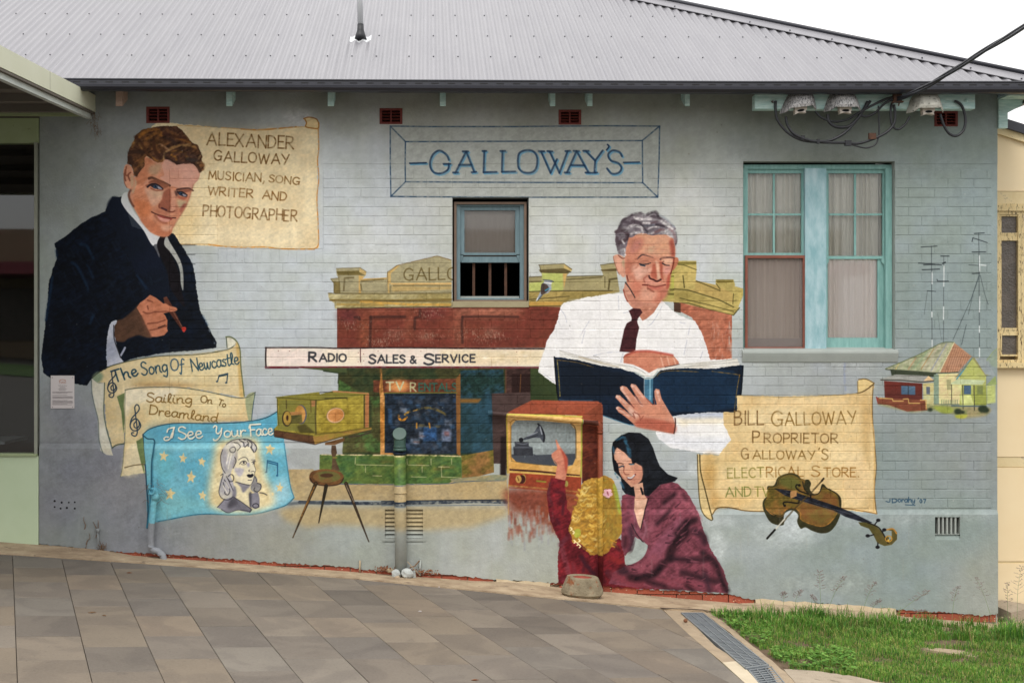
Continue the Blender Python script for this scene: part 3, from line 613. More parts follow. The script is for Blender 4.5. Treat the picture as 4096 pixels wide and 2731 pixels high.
L('775 690 770 850 765 1050 800 1250 850 1420 875 1470', '5a6654', 4); L('618 660 625 820 665 1000 700 1150 710 1380 760 1530', '5d6a68', 4, a=.8)
L('870 1470 920 1435 1010 1420', '3f4b40', 5)
L('630 630 700 570 850 490 1150 412 1450 370 1900 350 2250 290 2345 220', '3d4434', 4.5, dry=.15)
P('2230 135 2300 150 2350 200 2330 240 2250 280 2240 200', 'd9d5bf'); L('2232 140 2290 142 2360 195 2400 300 2410 500 2450 850', '56603c', 5); L('2235 150 2245 270', '4f5a4a', 4)
P('2360 200 2395 300 2400 480 2440 850 2400 850 2370 450 2350 240', 'c9a866', blur=2)
S1 = '1f4455'
M(0, 900, 1.68)
T('The', '768 1058 928 1008', 78, S1, 6.5, sp=.16); T('Song', '955 1010 1130 985', 88, S1, 5.5, sp=.12); T('Of', '1150 978 1235 975', 78, '35566a', 5, sp=.1)
T('Newcastle', '1292 982 1608 932', 82, S1, 4.8, sp=.08)
clef(718, 975, 185, '253546', 4.6)
notes('1462 1050 1472 1010 1530 996 1524 1058', '1f3c4e', 4.2)
# second sheet
P('842 1105 940 1092 1160 1090 1300 1100 1450 1130 1560 1155 1650 1158 1715 1122 1700 1220 1692 1310 1500 1320 1300 1330 1130 1335 1040 1355 1000 1390 960 1460 960 1560 980 1660 810 1690 825 1620 840 1400 830 1300 838 1200', 'e0cf9f', tex=.03, c2='d6bd8a', n2=.5, dry=1, curve=False)
P('842 1105 1000 1095 1200 1100 1100 1180 900 1200 850 1300', 'e6dcc2', blur=8, a=.8); P('850 1500 950 1480 960 1650 830 1680', 'e0d3b0', blur=6, a=.6)
P('1350 1300 1500 1290 1680 1300 1690 1315 1400 1325 1100 1340 1000 1390 1020 1340 1150 1310', 'c39a66', blur=6, a=.6)
P('1650 1160 1715 1124 1700 1220 1690 1312 1670 1310', '9aa07a', blur=1.5); L('1715 1124 1700 1220 1690 1318', '3d5560', 3)
P('785 1150 838 1125 832 1210 838 1300 830 1400 815 1250', '66774a', blur=1.5, curve=False); P('915 1450 962 1430 965 1560 975 1680 950 1600', '6b7d4c', curve=False, blur=1.5)
L('842 1106 940 1092 1160 1088 1300 1102 1450 1130 1560 1155 1650 1158 1716 1122', '4a5040', 4, dry=.2)
L('842 1106 838 1250 840 1400 828 1600 812 1690', '6a705c', 3.5, a=.7)
S2 = '7a5a24'
T('Sailing', '985 1185 1290 1200', 62, S2, 4.6, sp=.1); T('On', '1348 1190 1425 1200', 46, '6d5226', 4.4, sp=.12); T('To', '1462 1205 1512 1225', 40, '6d5226', 4.2, sp=.1)
T('Dreamland', '1005 1268 1458 1325', 62, S2, 4.6, sp=.1)
clef(868, 1205, 215, '263a4c', 4.8)
M(500, 1640, 3); L('0 685 120 655 250 645', '6b5a3c', 4)
# blue sheet, zoom (500,1640)/3
BL = '6fb4c6'
P('215 290 300 220 480 170 700 155 1100 158 1500 130 1700 80 1830 10 1900 40 1910 380 1940 600 1980 900 2030 1040 1940 1130 1800 1180 1560 1240 1300 1250 1000 1240 800 1260 500 1310 380 1340 300 1330 265 1200 255 700 220 400', BL, curve=False, tex=.04, c2='5aa3ba', n2=.5)
P('1600 1100 1900 800 1960 900 2010 1040 1800 1160', 'a9d3de', blur=14, a=.7); P('400 420 1000 400 1800 440 1900 520 1000 470 400 470', '8fcbd2', blur=9, a=.7)
P('350 1000 700 1000 1000 1150 700 1240 420 1290', '85c4c4', blur=18, a=.6); P('300 200 900 170 1500 170 1800 60 1820 260 1200 330 500 380 300 300', '4f9cba', blur=16, a=.65)
P('380 500 600 600 500 900 400 800', '64b7bf', blur=14, a=.5)
P('218 300 270 330 350 360 345 450 325 620 320 950 300 1330 275 1400 262 1000 248 700 230 450', '74b6c4', c2='559ab0', n2=.5, curve=False)
L('215 290 300 222 480 170 700 155 1100 158 1500 130 1700 85 1825 15', '234a5c', 4); L('215 290 225 450 250 700 262 900 280 1150 270 1410', '1d3c50', 5)
L('220 300 270 340 350 355 345 480 322 640 318 980', '234454', 4.5); L('352 380 345 500 330 640 330 930', '2b667c', 7, blur=2, a=.8)
L('265 1400 300 1200 310 1000', '2d7894', 7, a=.7); L('400 1330 560 1300 800 1255 1000 1240 1300 1252 1560 1240 1800 1180 1940 1130 2030 1045', '27627a', 5, dry=.15)
L('1912 400 1940 600 1985 900 2030 1040', '3a7c94', 4)
P('135 375 215 320 225 420 250 640 235 640 190 520', '6d7f4e', curve=False)
for dx, dy, c, w in ((5, 6, '2f6580', 5.4), (0, 0, 'e6dcc2', 5.4)):
    M(500 + dx / 2, 1640 + dy / 2, 3)
    L('505 262 520 225 585 205 590 215 560 290 535 345 490 362 468 340 490 320 520 322', c, w); L('585 205 575 290 560 330', c, w)
    T('See', '640 350 925 330', 150, c, w, sp=.08); L('1062 205 1080 185 1100 200 1095 260 1120 280 1155 240', c, w); L('1160 215 1150 290 1110 350 1075 362 1062 345', c, w); T('our', '1190 322 1450 308', 135, c, w, sp=.06)
    T('Face', '1510 310 1775 290', 135, c, w, sp=.06); L('1490 215 1500 180 1560 170 1625 165', c, w)
M(500, 1640, 3)
for x, y, r in ((468, 545, 66), (700, 575, 60), (925, 612, 58), (795, 800, 72), (545, 1000, 76), (935, 1020, 60), (1738, 465, 68), (1858, 925, 60), (1775, 1000, 28)):
    star(x, y, r, 'd9c48c')
notes('1700 740 1712 600 1832 632 1832 780', '23587c', 4.6)
# glow and woman portrait
P('1120 380 1400 320 1600 350 1640 560 1700 800 1780 980 1790 1130 1600 1210 1300 1230 1080 1180 1010 1120 1000 950 1040 700 1080 480', 'd8c38f', blur=14, c2='e2d3a4', n2=.5)
P('1180 460 1215 400 1290 360 1400 340 1490 352 1560 400 1582 450 1560 500 1500 440 1420 440 1345 480 1325 560 1310 640 1290 700 1270 780 1300 860 1312 960 1290 1040 1230 1072 1165 1045 1130 980 1145 850 1175 760 1160 660 1150 560', 'c9c3b0', c2='aeaab0', n2=.5)
P('1345 470 1420 440 1500 440 1552 500 1565 590 1552 650 1572 712 1560 745 1556 790 1538 850 1505 895 1440 888 1350 850 1312 780 1300 700 1330 600', 'e8dfc0', c2='ded2ae', n2=.3)
P('1310 850 1420 880 1505 900 1512 960 1500 1060 1490 1200 1390 1180 1290 1080 1310 980', 'ddd0a8', curve=False)
P('1340 858 1420 880 1505 898 1470 940 1420 985 1390 920', '85828c', blur=2); P('1320 690 1425 700 1405 775 1370 790 1330 740', 'aca8b8', blur=3, a=.8); P('1310 900 1340 960 1330 1040 1290 1040', '7c7a84', blur=3)
P('1468 625 1495 630 1490 680 1470 665', '9c99ac', blur=2); P('1320 560 1350 480 1350 560 1330 640 1300 700 1290 640', '8f8a8c', blur=3, a=.8)
P('1160 500 1200 440 1230 520 1215 640 1240 700 1210 740 1170 640', '9a979e', blur=4, a=.8); P('1150 880 1180 800 1210 850 1240 960 1210 1010 1160 980', 'a8a5a8', blur=4, a=.8)
P('1110 1160 1200 1062 1310 1030 1400 1100 1525 1180 1505 1225 1350 1190 1230 1225', '8b8994', c2='6a6872', n2=.5, curve=False); P('1280 1050 1330 1050 1350 1120 1260 1170 1230 1150', '4e4c54', blur=4)
P('1490 1000 1600 978 1618 1050 1618 1160 1560 1180 1500 1150', '96949f', c2='74727c', n2=.5, curve=False); P('1490 1000 1520 990 1515 1160 1500 1150', '4a4850', blur=3)
P('1555 780 1590 820 1590 860 1635 880 1635 930 1600 975 1560 985 1510 940 1528 860', 'a9a69e', c2='7c7a7c', n2=.5)
DK = '2b2930'
for s, w in (('1175 470 1150 560 1165 680 1205 750', 3.2), ('1215 410 1290 360 1400 342 1500 355 1575 425', 3), ('1310 385 1360 400 1385 440 1350 480', 3), ('1370 355 1420 385 1430 430', 4), ('1420 345 1470 375 1480 430', 4), ('1470 350 1520 390 1520 440', 4), ('1510 440 1550 500', 5), ('1560 410 1582 450 1565 495', 4), ('1440 440 1480 400', 4),
             ('1270 450 1310 438 1330 470 1305 505 1265 490 1262 462', 3), ('1150 780 1180 765 1150 880 1130 980 1165 1050 1240 1072 1300 1030', 3), ('1195 830 1235 900 1262 960 1240 1010 1205 1000 1200 975', 3.6), ('1220 790 1260 870 1300 960', 3), ('1180 860 1200 930', 3),
             ('1240 790 1275 765 1305 790 1300 840 1262 850 1238 820', 3.6), ('1365 592 1420 562 1462 570 1482 606', 2.4), ('1378 640 1405 612 1445 608 1462 630', 3.4), ('1395 645 1430 650 1458 636', 2), ('1525 622 1548 605 1570 612', 3), ('1535 640 1560 638', 2), ('1520 592 1565 590', 2.2),
             ('1330 855 1420 880 1500 898', 3), ('1310 1040 1400 1095 1515 1180', 3), ('1592 870 1632 890 1630 940 1590 975 1550 955 1560 925', 3.4), ('1565 790 1585 850', 2.6), ('1620 985 1660 990 1705 1012', 4), ('1500 1215 1520 1190', 5), ('1110 1160 1200 1062', 3), ('1160 1185 1240 1225 1360 1192 1490 1205', 2.6),
             ('1498 712 1486 722 1500 732', 2.4), ('1515 735 1540 728 1556 735', 2.4), ('1318 560 1335 610 1300 690', 3), ('1480 835 1520 832', 3), ('1560 600 1552 650 1572 712 1560 745 1555 800 1540 850 1505 895', 1.8)):
    L(s, DK, w, a=.85)
E(1428, 625, 13, 13, '3a3840'); E(1548, 625, 10, 12, '3a3840'); P('1462 778 1490 762 1508 766 1530 758 1548 772 1530 798 1495 806', '24222a'); ring(1572, 1142, 36, 26, '26242c', 3.4)
for s in ('1300 400 1330 420', '1360 370 1400 400', '1450 365 1470 390', '1180 900 1230 990', '1210 860 1250 930', '1280 520 1240 700', '1250 510 1220 640'): L(s, 'e6e0d0', 4, blur=1, a=.8)

# lamp-black camera box again on top
M(1060, 1380, 3)
P('140 620 650 590 850 545 1245 575 1250 990 1280 1010 1000 1080 600 1190 110 1090 110 1000 150 960', '8a7d28', curve=False, c2='9a8a34', n2=.5, tex=.06)
P('130 620 650 560 660 590 820 545 1245 575 1245 600 1190 598 860 640 620 655 500 650 150 650', '8c8230', curve=False, c2='7a7430', n2=.4)
P('170 655 550 660 600 665 600 1060 350 1030 150 1010 160 960', '8d8232', curve=False, c2='7a7634', n2=.5); P('625 665 1170 640 1190 990 620 1060', '96822a', curve=False, c2='a08e34', n2=.6, tex=.06)
P('110 1020 350 1060 575 1090 600 1190 400 1150 115 1100', '4a2e20', curve=False, c2='5f4028', n2=.5); P('575 1095 800 1060 1280 985 1280 1015 900 1110 600 1190', '93802e', curve=False, c2='a56f42', n2=.4)
P('1205 600 1250 575 1245 985 1200 985', 'a5693f', curve=False); P('810 545 1245 570 1245 585 810 560', 'b0764a', curve=False); P('555 665 605 660 600 730 560 740', 'a57344', curve=False, blur=1)
for s, c, w in (('1192 600 1192 985', '2a201c', 6), ('612 660 605 850 612 1060', '2f2a1c', 6), ('130 625 500 650 620 660 850 635 985 628 985 650', '3c3818', 4), ('150 650 150 800 165 960', '37381c', 4), ('255 660 258 760', '43381c', 5), ('548 665 552 800', '4a3c1c', 4),
                ('110 1000 110 1090 400 1150 600 1190 900 1100 1280 1015', '2c2220', 4), ('660 565 810 562', '22201c', 4), ('600 1070 900 1040 1270 985', '5a4620', 5), ('130 1020 350 1055 575 1085', '30241a', 4), ('1010 1100 1150 1080 1270 1040', '3a2a2a', 6), ('720 640 980 632', '2f2c18', 5)):
    L(s, c, w, curve=False, a=.85, dry=.1)
P('480 940 600 1050 420 1050 380 970', '4d4620', curve=False, blur=2)
E(845, 840, 108, 90, '3c3450', rot=-.3, blur=1); E(845, 840, 106, 88, 'd8a878', rot=-.3); E(850, 838, 94, 76, 'c07c40', rot=-.3, c2='cc8d54', n2=.5); L('850 790 850 900', 'a0602c', 2.5, a=.6)
E(430, 830, 70, 115, '4a5068', blur=1); E(420, 830, 66, 108, 'a9762c', c2='c08a48', n2=.5); P('290 830 440 820 450 930 300 940', '4a4724', curve=False, c2='6c6430', n2=.6); P('300 800 430 795 440 830 300 840', 'b07c46', curve=False)
E(262, 880, 58, 95, '3a3220'); E(268, 875, 48, 82, '9c7c30', c2='b08e40', n2=.5); E(268, 870, 14, 34, '3a2418')
# stem, stool
P('720 1170 960 1105 950 1150 840 1195 720 1195', '6b4a2c', curve=False); P('800 1200 850 1200 865 1290 840 1340 860 1400 900 1500 800 1500 810 1350 795 1280', '4a3628', c2='5f4a34', n2=.5, curve=False); L('820 1345 860 1345', '7c7030', 6)
M(1060, 1798, 1.68)
P('300 200 310 150 370 130 440 130 510 150 530 190 500 230 420 242 340 228', '5d3c22', c2='75502c', n2=.5); E(415, 180, 92, 38, '7a5630', c2='5c6030', n2=.5); L('305 190 330 225 420 240 500 228 528 190', '33221a', 4)
E(415, 170, 45, 14, '4a3220')
for s, c in (('342 225 188 588', '6a4a26'), ('412 240 362 488', '2f2a1c'), ('545 225 698 615', '4a3a2a')):
    L(s, '241d16', 15, w2=4, curve=False); L(s, c, 9, w2=2, a=.9, dry=.2)
L('330 250 285 345 240 460', '9a6a30', 3.5, a=.8, dry=.3); L('545 235 575 300 600 350', 'b5a08c', 3, a=.6)

# ---- second man: shirt, tie, book, hands -------------------------
M(2140, 1180, 2.4)
P('860 -20 930 120 960 135 1020 100 1150 85 1220 50 1300 130 1400 200 1540 250 1590 340 1640 470 1680 620 1940 610 1970 690 1960 1000 1810 1120 1840 1250 1885 1390 1770 1530 1600 1510 1300 1460 1180 1370 1160 1310 1300 1200 1330 1170 1000 1000 200 860 30 740 40 670 90 520 120 430 180 330 220 230 250 100 280 70 500 20 700 -10', 'e6e4e2', curve=False, tex=.015, c2='dedcdc', n2=.4, dry=1)
for s in ('800 10 805 140', '1230 80 1180 180 1130 260 1095 290', '1050 180 1090 250', '250 140 290 200 305 260', '225 250 250 310', '520 250 470 330 430 400', '480 340 450 460', '1490 290 1470 380', '1460 430 1430 570', '850 170 900 160', '1610 540 1590 600', '40 730 120 780 200 850', '850 560 820 640', '560 580 700 550 860 545', '1390 260 1440 270'):
    L(s, 'a4a7b6', 4, blur=1.2, a=.55, dry=.5)
P('1330 1150 1600 1130 1810 1125 1820 1180 1600 1200 1400 1190', 'a7b1c6', curve=False, blur=5, a=.8); P('1350 1180 1500 1180 1700 1170 1820 1190 1800 1230 1500 1230 1420 1260', 'e8d9b8', blur=8, a=.7)
P('1200 1330 1500 1360 1880 1370 1780 1500 1500 1480 1250 1430', 'd3d6de', blur=8, a=.6)
# neck / tie
M(2390, 820, 4)
P('440 1240 420 1340 430 1450 480 1540 520 1600 620 1700 720 1850 780 1820 900 1720 1000 1560 700 1500', 'b9775e', curve=False, c2='c8927c', n2=.4)
M(2140, 1180, 2.4)
P('870 -20 930 100 945 125 990 120 1050 95 1000 30', 'bb7c66', curve=False)
P('900 150 940 125 1010 130 1032 165 980 235 985 270 1000 310 975 420 965 520 940 550 810 540 830 450 855 330 880 270 930 240 925 210', '421f23', curve=False, c2='351519', n2=.5, tex=.08); L('930 235 985 235', '1f0e12', 4); L('870 530 960 525', '6b2a26', 5, a=.7)
# head 2
M(2390, 820, 4)
P('500 510 460 640 445 780 430 900 440 1080 470 1250 540 1400 620 1500 740 1560 900 1568 1000 1560 1090 1440 1140 1330 1165 1150 1190 1030 1240 900 1245 700 1220 540 1120 470 900 480 700 450 560 490', 'c27b60', curve=False, c2='cc8c72', n2=.3, tex=.03)
P('620 470 740 450 860 490 1000 470 1120 480 1180 560 1170 700 1180 800 1000 830 900 810 760 780 680 700 720 560', 'd69c80', blur=7, c2='c9916f', n2=.3)
P('500 520 720 520 740 600 660 740 540 800 450 790 470 640', 'bf7a60', blur=6); P('580 580 700 560 700 650 600 760 520 760', 'b27268', blur=7, a=.7); P('820 690 900 680 880 740 820 740', 'a99a7c', blur=6, a=.7)
P('1150 580 1215 560 1235 720 1235 810 1190 820', 'a2503f', blur=4)
P('1230 840 1290 850 1290 920 1240 1010 1200 1040 1215 940', 'bd7052'); P('260 820 330 790 400 820 440 870 430 1000 440 1130 400 1150 330 1060 285 960', 'd39a80', c2='c88c72', n2=.4); L('330 800 390 850 430 850', '6b3c30', 4); L('255 820 265 890 320 1050 350 1110', '9d6450', 3); P('400 880 435 900 435 1010 400 960', 'a89474', blur=3)
P('450 900 560 900 580 1050 520 1140 450 1100', 'b56c54', blur=6); P('580 960 760 980 870 1000 860 1080 760 1120 700 1200 600 1180 560 1060', 'd49f8a', blur=8); P('760 1140 860 1190 1000 1240 1060 1250 1000 1270 760 1260', 'd28d78', blur=4)
P('640 1330 800 1320 960 1400 900 1500 740 1500', 'd2957c', blur=9); P('960 1340 1100 1320 1120 1420 1020 1540 900 1540 960 1440', 'bd7059', blur=7); P('540 1250 700 1240 680 1400 620 1480 540 1380', 'c0745c', blur=7)
P('880 960 930 940 950 1050 960 1170 900 1180 850 1120 870 1040', 'ae5b46', blur=3); P('930 900 970 920 1000 1050 1010 1160 960 1190 950 1080', 'dba88c', blur=3); P('1000 900 1040 960 1040 1120 1060 1200 1020 1160 1000 1040', 'a6513d', blur=3)
P('1060 1000 1170 980 1160 1060 1100 1120 1060 1080', 'd28f80', blur=4); P('1120 1140 1165 1100 1150 1300 1100 1330', 'ad5240', blur=3)
L('825 1130 840 1170 900 1195 950 1218 1015 1190', '45211f', 7); L('760 1240 740 1180 800 1130', 'a05545', 4, blur=2)
L('720 1275 800 1280 870 1300 940 1305 1020 1290 1085 1275', '6a2a24', 5); P('780 1290 940 1310 1060 1290 1000 1340 900 1360 830 1330', 'b96453', blur=2); L('800 1330 900 1385', '8a4a3a', 6, blur=2)
L('640 860 715 795 800 812 890 842', '4a3533', 6.5, w2=4.5, dry=.25); L('1005 868 1050 843 1150 837 1225 845', '4a3533', 7, w2=5, dry=.25); P('660 880 760 830 870 860 860 930 740 920 670 930', 'bd7a60', blur=3); P('1030 880 1180 860 1190 940 1110 950', 'd9a588', blur=3)
L('675 940 720 950 790 945 850 925', '2a2528', 6, w2=3.5); L('690 905 760 890 830 905', '9c5f4c', 3, blur=1); L('600 1010 640 980 660 900', 'b06c56', 6, blur=3, a=.7); L('700 1000 780 1015 860 985', 'b37460', 4, blur=2, a=.7); L('560 1120 620 1250 700 1330', 'b86a54', 8, blur=4, a=.6); L('1090 1030 1140 1010', 'b87868', 4, blur=2); L('620 640 900 630', 'b9735c', 3, blur=1.5, a=.6); L('560 720 840 700 1120 720', 'b9735c', 3, blur=1.5, a=.5); L('690 960 760 975', '2f3a44', 5); L('1045 935 1090 960 1150 965', '2a2528', 5.5, w2=3.5); L('1060 900 1030 920', '7b4235', 4)
L('640 850 610 870', '9c5c48', 4); L('1225 850 1210 950 1185 1050 1170 1100', '7a3327', 5); L('450 1240 520 1340 600 1480', '3a3030', 5.5, w2=4); L('470 1130 490 1210', '6b3128', 5); L('415 1350 440 1450 480 1540', '9a4f3e', 5)
P('325 780 285 590 290 430 350 330 390 230 540 150 660 125 780 135 920 100 990 180 1130 250 1250 370 1270 500 1250 660 1220 540 1130 480 1000 465 860 485 740 450 640 460 540 520 500 520 470 640 450 680 440 830', 'b3aeb0', curve=False, c2='6b6168', n2=.8, tex=.08, dry=1)
for s, c, w in (('300 430 400 400 480 470 440 560 340 600', '3c2b30', 15), ('310 520 330 640', '43343a', 13), ('330 660 350 760', '54454a', 10), ('350 360 400 260 540 160 700 130', '3a3036', 11), ('420 260 540 300', '453a42', 12), ('560 260 690 290', '40323a', 13), ('690 300 780 410 800 425', '2c2830', 7),
                ('800 150 930 110 980 200', '2f272c', 12), ('860 180 1000 210', '3e3238', 11), ('940 310 1040 330 1110 360', '362c34', 10), ('850 300 950 260', '5a484e', 9), ('900 450 1000 400 1060 400', '6a4a4c', 10), ('760 330 900 320', '5f6470', 8), ('1150 380 1220 450 1250 600', '8c6a6c', 10), ('1255 430 1270 560 1245 650', '3c343a', 4), ('1000 160 1130 250 1230 350', '8c929a', 7), ('480 550 490 480', '33252a', 8)):
    L(s, c, w, blur=2, a=.85, dry=.2)
for s, w in (('600 200 700 230 860 220', 12), ('720 280 830 290', 9), ('470 380 560 330 700 360 720 430', 11), ('540 460 600 440 720 450', 9), ('1020 260 1120 330 1200 380', 9), ('820 460 900 440', 7), ('390 560 430 620', 6), ('430 700 445 800', 6), ('1080 420 1140 490 1200 510', 7), ('820 380 900 350 980 350', 6)):
    L(s, 'd9d4d2', w, blur=2, a=.85, dry=.3)
# book
M(2140, 1180, 2.4)
P('235 530 500 600 700 640 900 670 1050 740 1095 770 1180 700 1400 660 1600 640 1940 605 1970 680 1700 700 1400 700 1200 730 1095 790 800 720 400 640 235 600', 'e2e0da', curve=False, c2='d2cdc2', n2=.5)
for s in ('235 530 450 590 700 650 940 690 1060 750', '280 560 500 620 800 690', '1180 705 1400 665 1700 645 1930 610', '1200 720 1500 680 1960 640', '560 580 620 600'):
    L(s, '6f6c68', 2.6, a=.7, dry=.3)
L('420 590 640 650 800 690', 'b0966c', 3, a=.6)
P('850 600 880 560 960 540 1100 535 1250 560 1330 580 1380 640 1380 660 1260 690 1180 700 1095 745 1020 700 940 665 850 650', 'c0745a', c2='c88468', n2=.4, curve=False); L('870 580 960 542 1100 538 1240 560 1320 575', 'b34a3c', 9, blur=2, a=.8); 
for s in ('1210 600 1230 680', '1270 590 1290 670', '1330 600 1350 660'): L(s, 'dba58c', 6, a=.8, blur=1)
L('850 600 870 575 960 540', '8c4a3a', 3); L('1250 690 1385 662', '4d2f28', 3); L('840 560 830 640', 'c9c8cc', 5)
P('185 590 400 620 600 670 800 700 950 740 1050 800 1060 1020 1120 1040 1130 800 1200 720 1400 700 1700 705 1990 670 2000 720 1970 950 1930 1125 1600 1125 1310 1160 1000 1250 900 1240 700 1170 220 1010 200 800', '132032', curve=False, c2='101a28', n2=.5, tex=.07, dry=1)
P('1130 820 1200 740 1500 710 1900 720 1960 780 1940 1080 1700 1110 1350 1120 1140 1050', '17304a', curve=False, c2='12263c', n2=.5, blur=3, tex=.06); P('240 640 600 690 900 760 1040 840 1040 980 600 950 250 980', '101823', curve=False, blur=4, a=.7)
P('1050 790 1135 785 1130 1040 1050 1000', '3c6a84', curve=False, c2='4b7c96', n2=.4); L('1105 800 1105 1000', '7fb0c4', 4); L('1050 790 1048 900 1055 1000', '8b98a0', 3); L('960 740 1040 780 1060 800 1130 790 1180 730', 'a8b2ae', 6)
for s, w in (('212 620 225 740 240 970', 4), ('215 622 400 645 560 690', 3), ('1170 780 1200 745 1300 725 1570 735', 3), ('1700 730 1900 755 1965 765', 3.4), ('1965 765 1940 900 1915 1090', 3.2)):
    L(s, 'a08a3c' if w > 3.9 else '946a24', w, a=.85, dry=.2)
L('185 592 205 860 225 1000', '0b0e14', 5); L('1995 680 1975 950 1935 1120', '0c131d', 7); L('640 1150 900 1240 1000 1250', '3c6e8a', 3); L('230 1000 300 1010 550 1010', '2c5068', 4, a=.8)
# open hand over the book
HD = 'c98c74'
P('775 1080 800 1065 860 1100 930 1160 960 1180 860 1080 800 1010 770 980 780 955 815 960 900 1040 950 1080 880 980 820 910 815 880 840 868 880 880 960 980 1030 1050 960 950 915 870 925 848 970 860 1020 930 1070 990 1130 1050 1170 1050 1150 980 1145 920 1160 895 1195 905 1215 990 1250 1050 1290 1120 1330 1180 1345 1240 1335 1330 1200 1305 1050 1280 970 1260 930 1220 860 1160 800 1120', HD, curve=False, c2='c07a60', n2=.35, tex=.03)
P('980 1200 1100 1180 1330 1230 1340 1320 1200 1300 1040 1275 960 1250', 'ac5a46', blur=4); P('1050 1060 1200 1060 1280 1130 1250 1180 1100 1160 1030 1120', 'c98468', blur=5); P('900 1060 960 1110 1000 1150 960 1180 900 1130', 'd3a490', blur=4)
for s in ('960 980 1030 1060', '830 900 910 1010', '790 970 880 1050', '800 1090 900 1160', '1170 920 1195 1010', '950 870 1040 980'): L(s, 'd8a996', 8, blur=2, a=.8)
for s in ('1030 1050 1000 1030 960 960', '950 1080 890 1010', '940 1160 960 1180 940 1130', '1150 1050 1140 990', '1010 1200 1000 1150 950 1120', '860 1100 780 1085', '1040 1160 1010 1200', '1070 990 1130 1050'): L(s, '8a4638', 4, blur=1.2, a=.8)
L('1345 1180 1348 1240 1335 1325', '4b2822', 5)
for x, y in ((838, 890), (935, 870), (790, 972), (790, 1082), (1178, 930)): E(x, y, 13, 14, 'e0b9a8', blur=1, a=.8)

# ---- television set, woman and child -----------------------------
M(1980, 1580, 4)
P('190 280 480 130 600 75 1100 85 1650 95 1720 150 1725 480 1720 1400 1400 1400 1400 380 1300 320 700 300', 'a4523a', curve=False, c2='94462f', n2=.4, tex=.05)
P('1440 300 1700 110 1725 200 1725 420 1400 390', '7a3a26', curve=False, c2='8d4630', n2=.5); P('1395 460 1640 500 1630 1340 1390 1400', '4c1f18', curve=False, c2='5f2a1c', n2=.6, tex=.08)
P('1636 420 1726 420 1722 1400 1632 1400', '8a4630', curve=False, c2='7a3c28', n2=.5); P('1400 385 1640 400 1640 480 1400 465', '4a261c', curve=False, blur=1)
P('190 290 700 310 1390 350 1390 1300 1380 1360 230 1260 190 1200', 'cf9a4c', curve=False, c2='d6aa66', n2=.5, tex=.03)
P('260 490 330 400 700 400 1200 450 1290 560 1290 1000 1240 1110 1170 1130 900 1120 340 1060 260 980', '8b9494', curve=False, c2='7e8786', n2=.5, tex=.05)
P('260 940 600 930 660 950 1280 930 1285 1000 1240 1110 1000 1125 700 1110 340 1060 270 990', '474c53', curve=False, c2='3a3e46', n2=.4)
for i in range(34):
    x, y = rr.uniform(300, 1250), rr.uniform(440, 900); L('%g %g %g %g' % (x, y, x + 2, y + rr.uniform(30, 120)), rr.choice(['a5b2b2', '9aa8aa', '6f7a7a']), 2, a=.5)
P('315 740 540 750 540 810 600 830 608 960 300 960 290 830 320 810', '2c2e34', curve=False, c2='3a3d44', n2=.5); L('320 745 430 780 540 760', '5a5e66', 4); L('300 830 590 830', '4c5058', 4)
E(418, 712, 38, 36, '1c1d22'); P('450 690 620 600 700 470 690 450 740 480 790 600 800 720 770 755 720 680 600 680 470 720', '3c4048', curve=False, c2='565b66', n2=.5); L('690 460 750 540 790 650 780 740', '24262c', 7); L('520 650 680 590', '8e949c', 4); L('520 690 690 640', '22242a', 3); L('720 500 750 620', '9aa0aa', 5, blur=1)
L('260 490 260 980 330 1060 900 1125', '6b5a34', 3, a=.7); L('1215 455 1290 560 1290 1000', '5a4a34', 5, a=.8); L('195 295 600 310 1390 340', 'c9bb50', 6); L('185 300 195 700 200 1240', 'b09a34', 5); L('1385 380 1385 900 1370 1340', '9a9a34', 5)
L('240 440 300 390 340 400', '8c5a24', 3); L('200 420 250 470 245 960 340 1070', 'a8742c', 3.5, a=.7)
P('230 1170 700 1200 1360 1270 1350 1300 700 1230 230 1200', '43231c', curve=False); L('210 1215 700 1245 1350 1300', 'c9a654', 6, dry=.3)
P('235 1235 700 1262 1380 1310 1370 1600 215 1450 225 1300', '963e26', curve=False, c2='8a3822', n2=.4, tex=.06)
E(455, 1330, 38, 75, 'a8843c'); E(425, 1340, 60, 70, '3c1c18'); E(375, 1335, 48, 62, 'b0823c', c2='c49a54', n2=.4); L('360 1310 380 1360', '6a4620', 4); P('655 1350 820 1370 820 1395 660 1380', '8a7a2c', curve=False); E(1140, 1410, 30, 50, '9a8a44')
L('220 1440 800 1490 1400 1550', 'b08a44', 6, dry=.2); L('215 1470 800 1515', '9a4a2c', 4)
M(1348, 1798, 1.68)
P('1155 262 1650 300 1640 560 1480 560 1420 520 1340 480 1240 430 1160 380', '8f3f26', c2='7d3c2c', n2=.6, tex=.07, blur=14, a=.95)
for i in range(120):
    x, y = rr.uniform(1150, 1480), rr.uniform(360, 560); L('%g %g %g %g' % (x, y, x + rr.uniform(-2, 2), y + rr.uniform(25, 70)), rr.choice(['94452c', '8b5a4c', '7a4438', '9a7468']), rr.uniform(5, 12), curve=False, a=.4, blur=2)
for i in range(60):
    x, y = rr.uniform(1150, 1460), rr.uniform(400, 620); L('%g %g %g %g' % (x, y, x, y + rr.uniform(20, 60)), rr.choice(['9ba1a0', 'a0a49f', '8d8f98']), rr.uniform(4, 10), curve=False, a=.4, blur=2)
L('1150 0 1150 200 1152 430', 'b58f54', 4, a=.7)
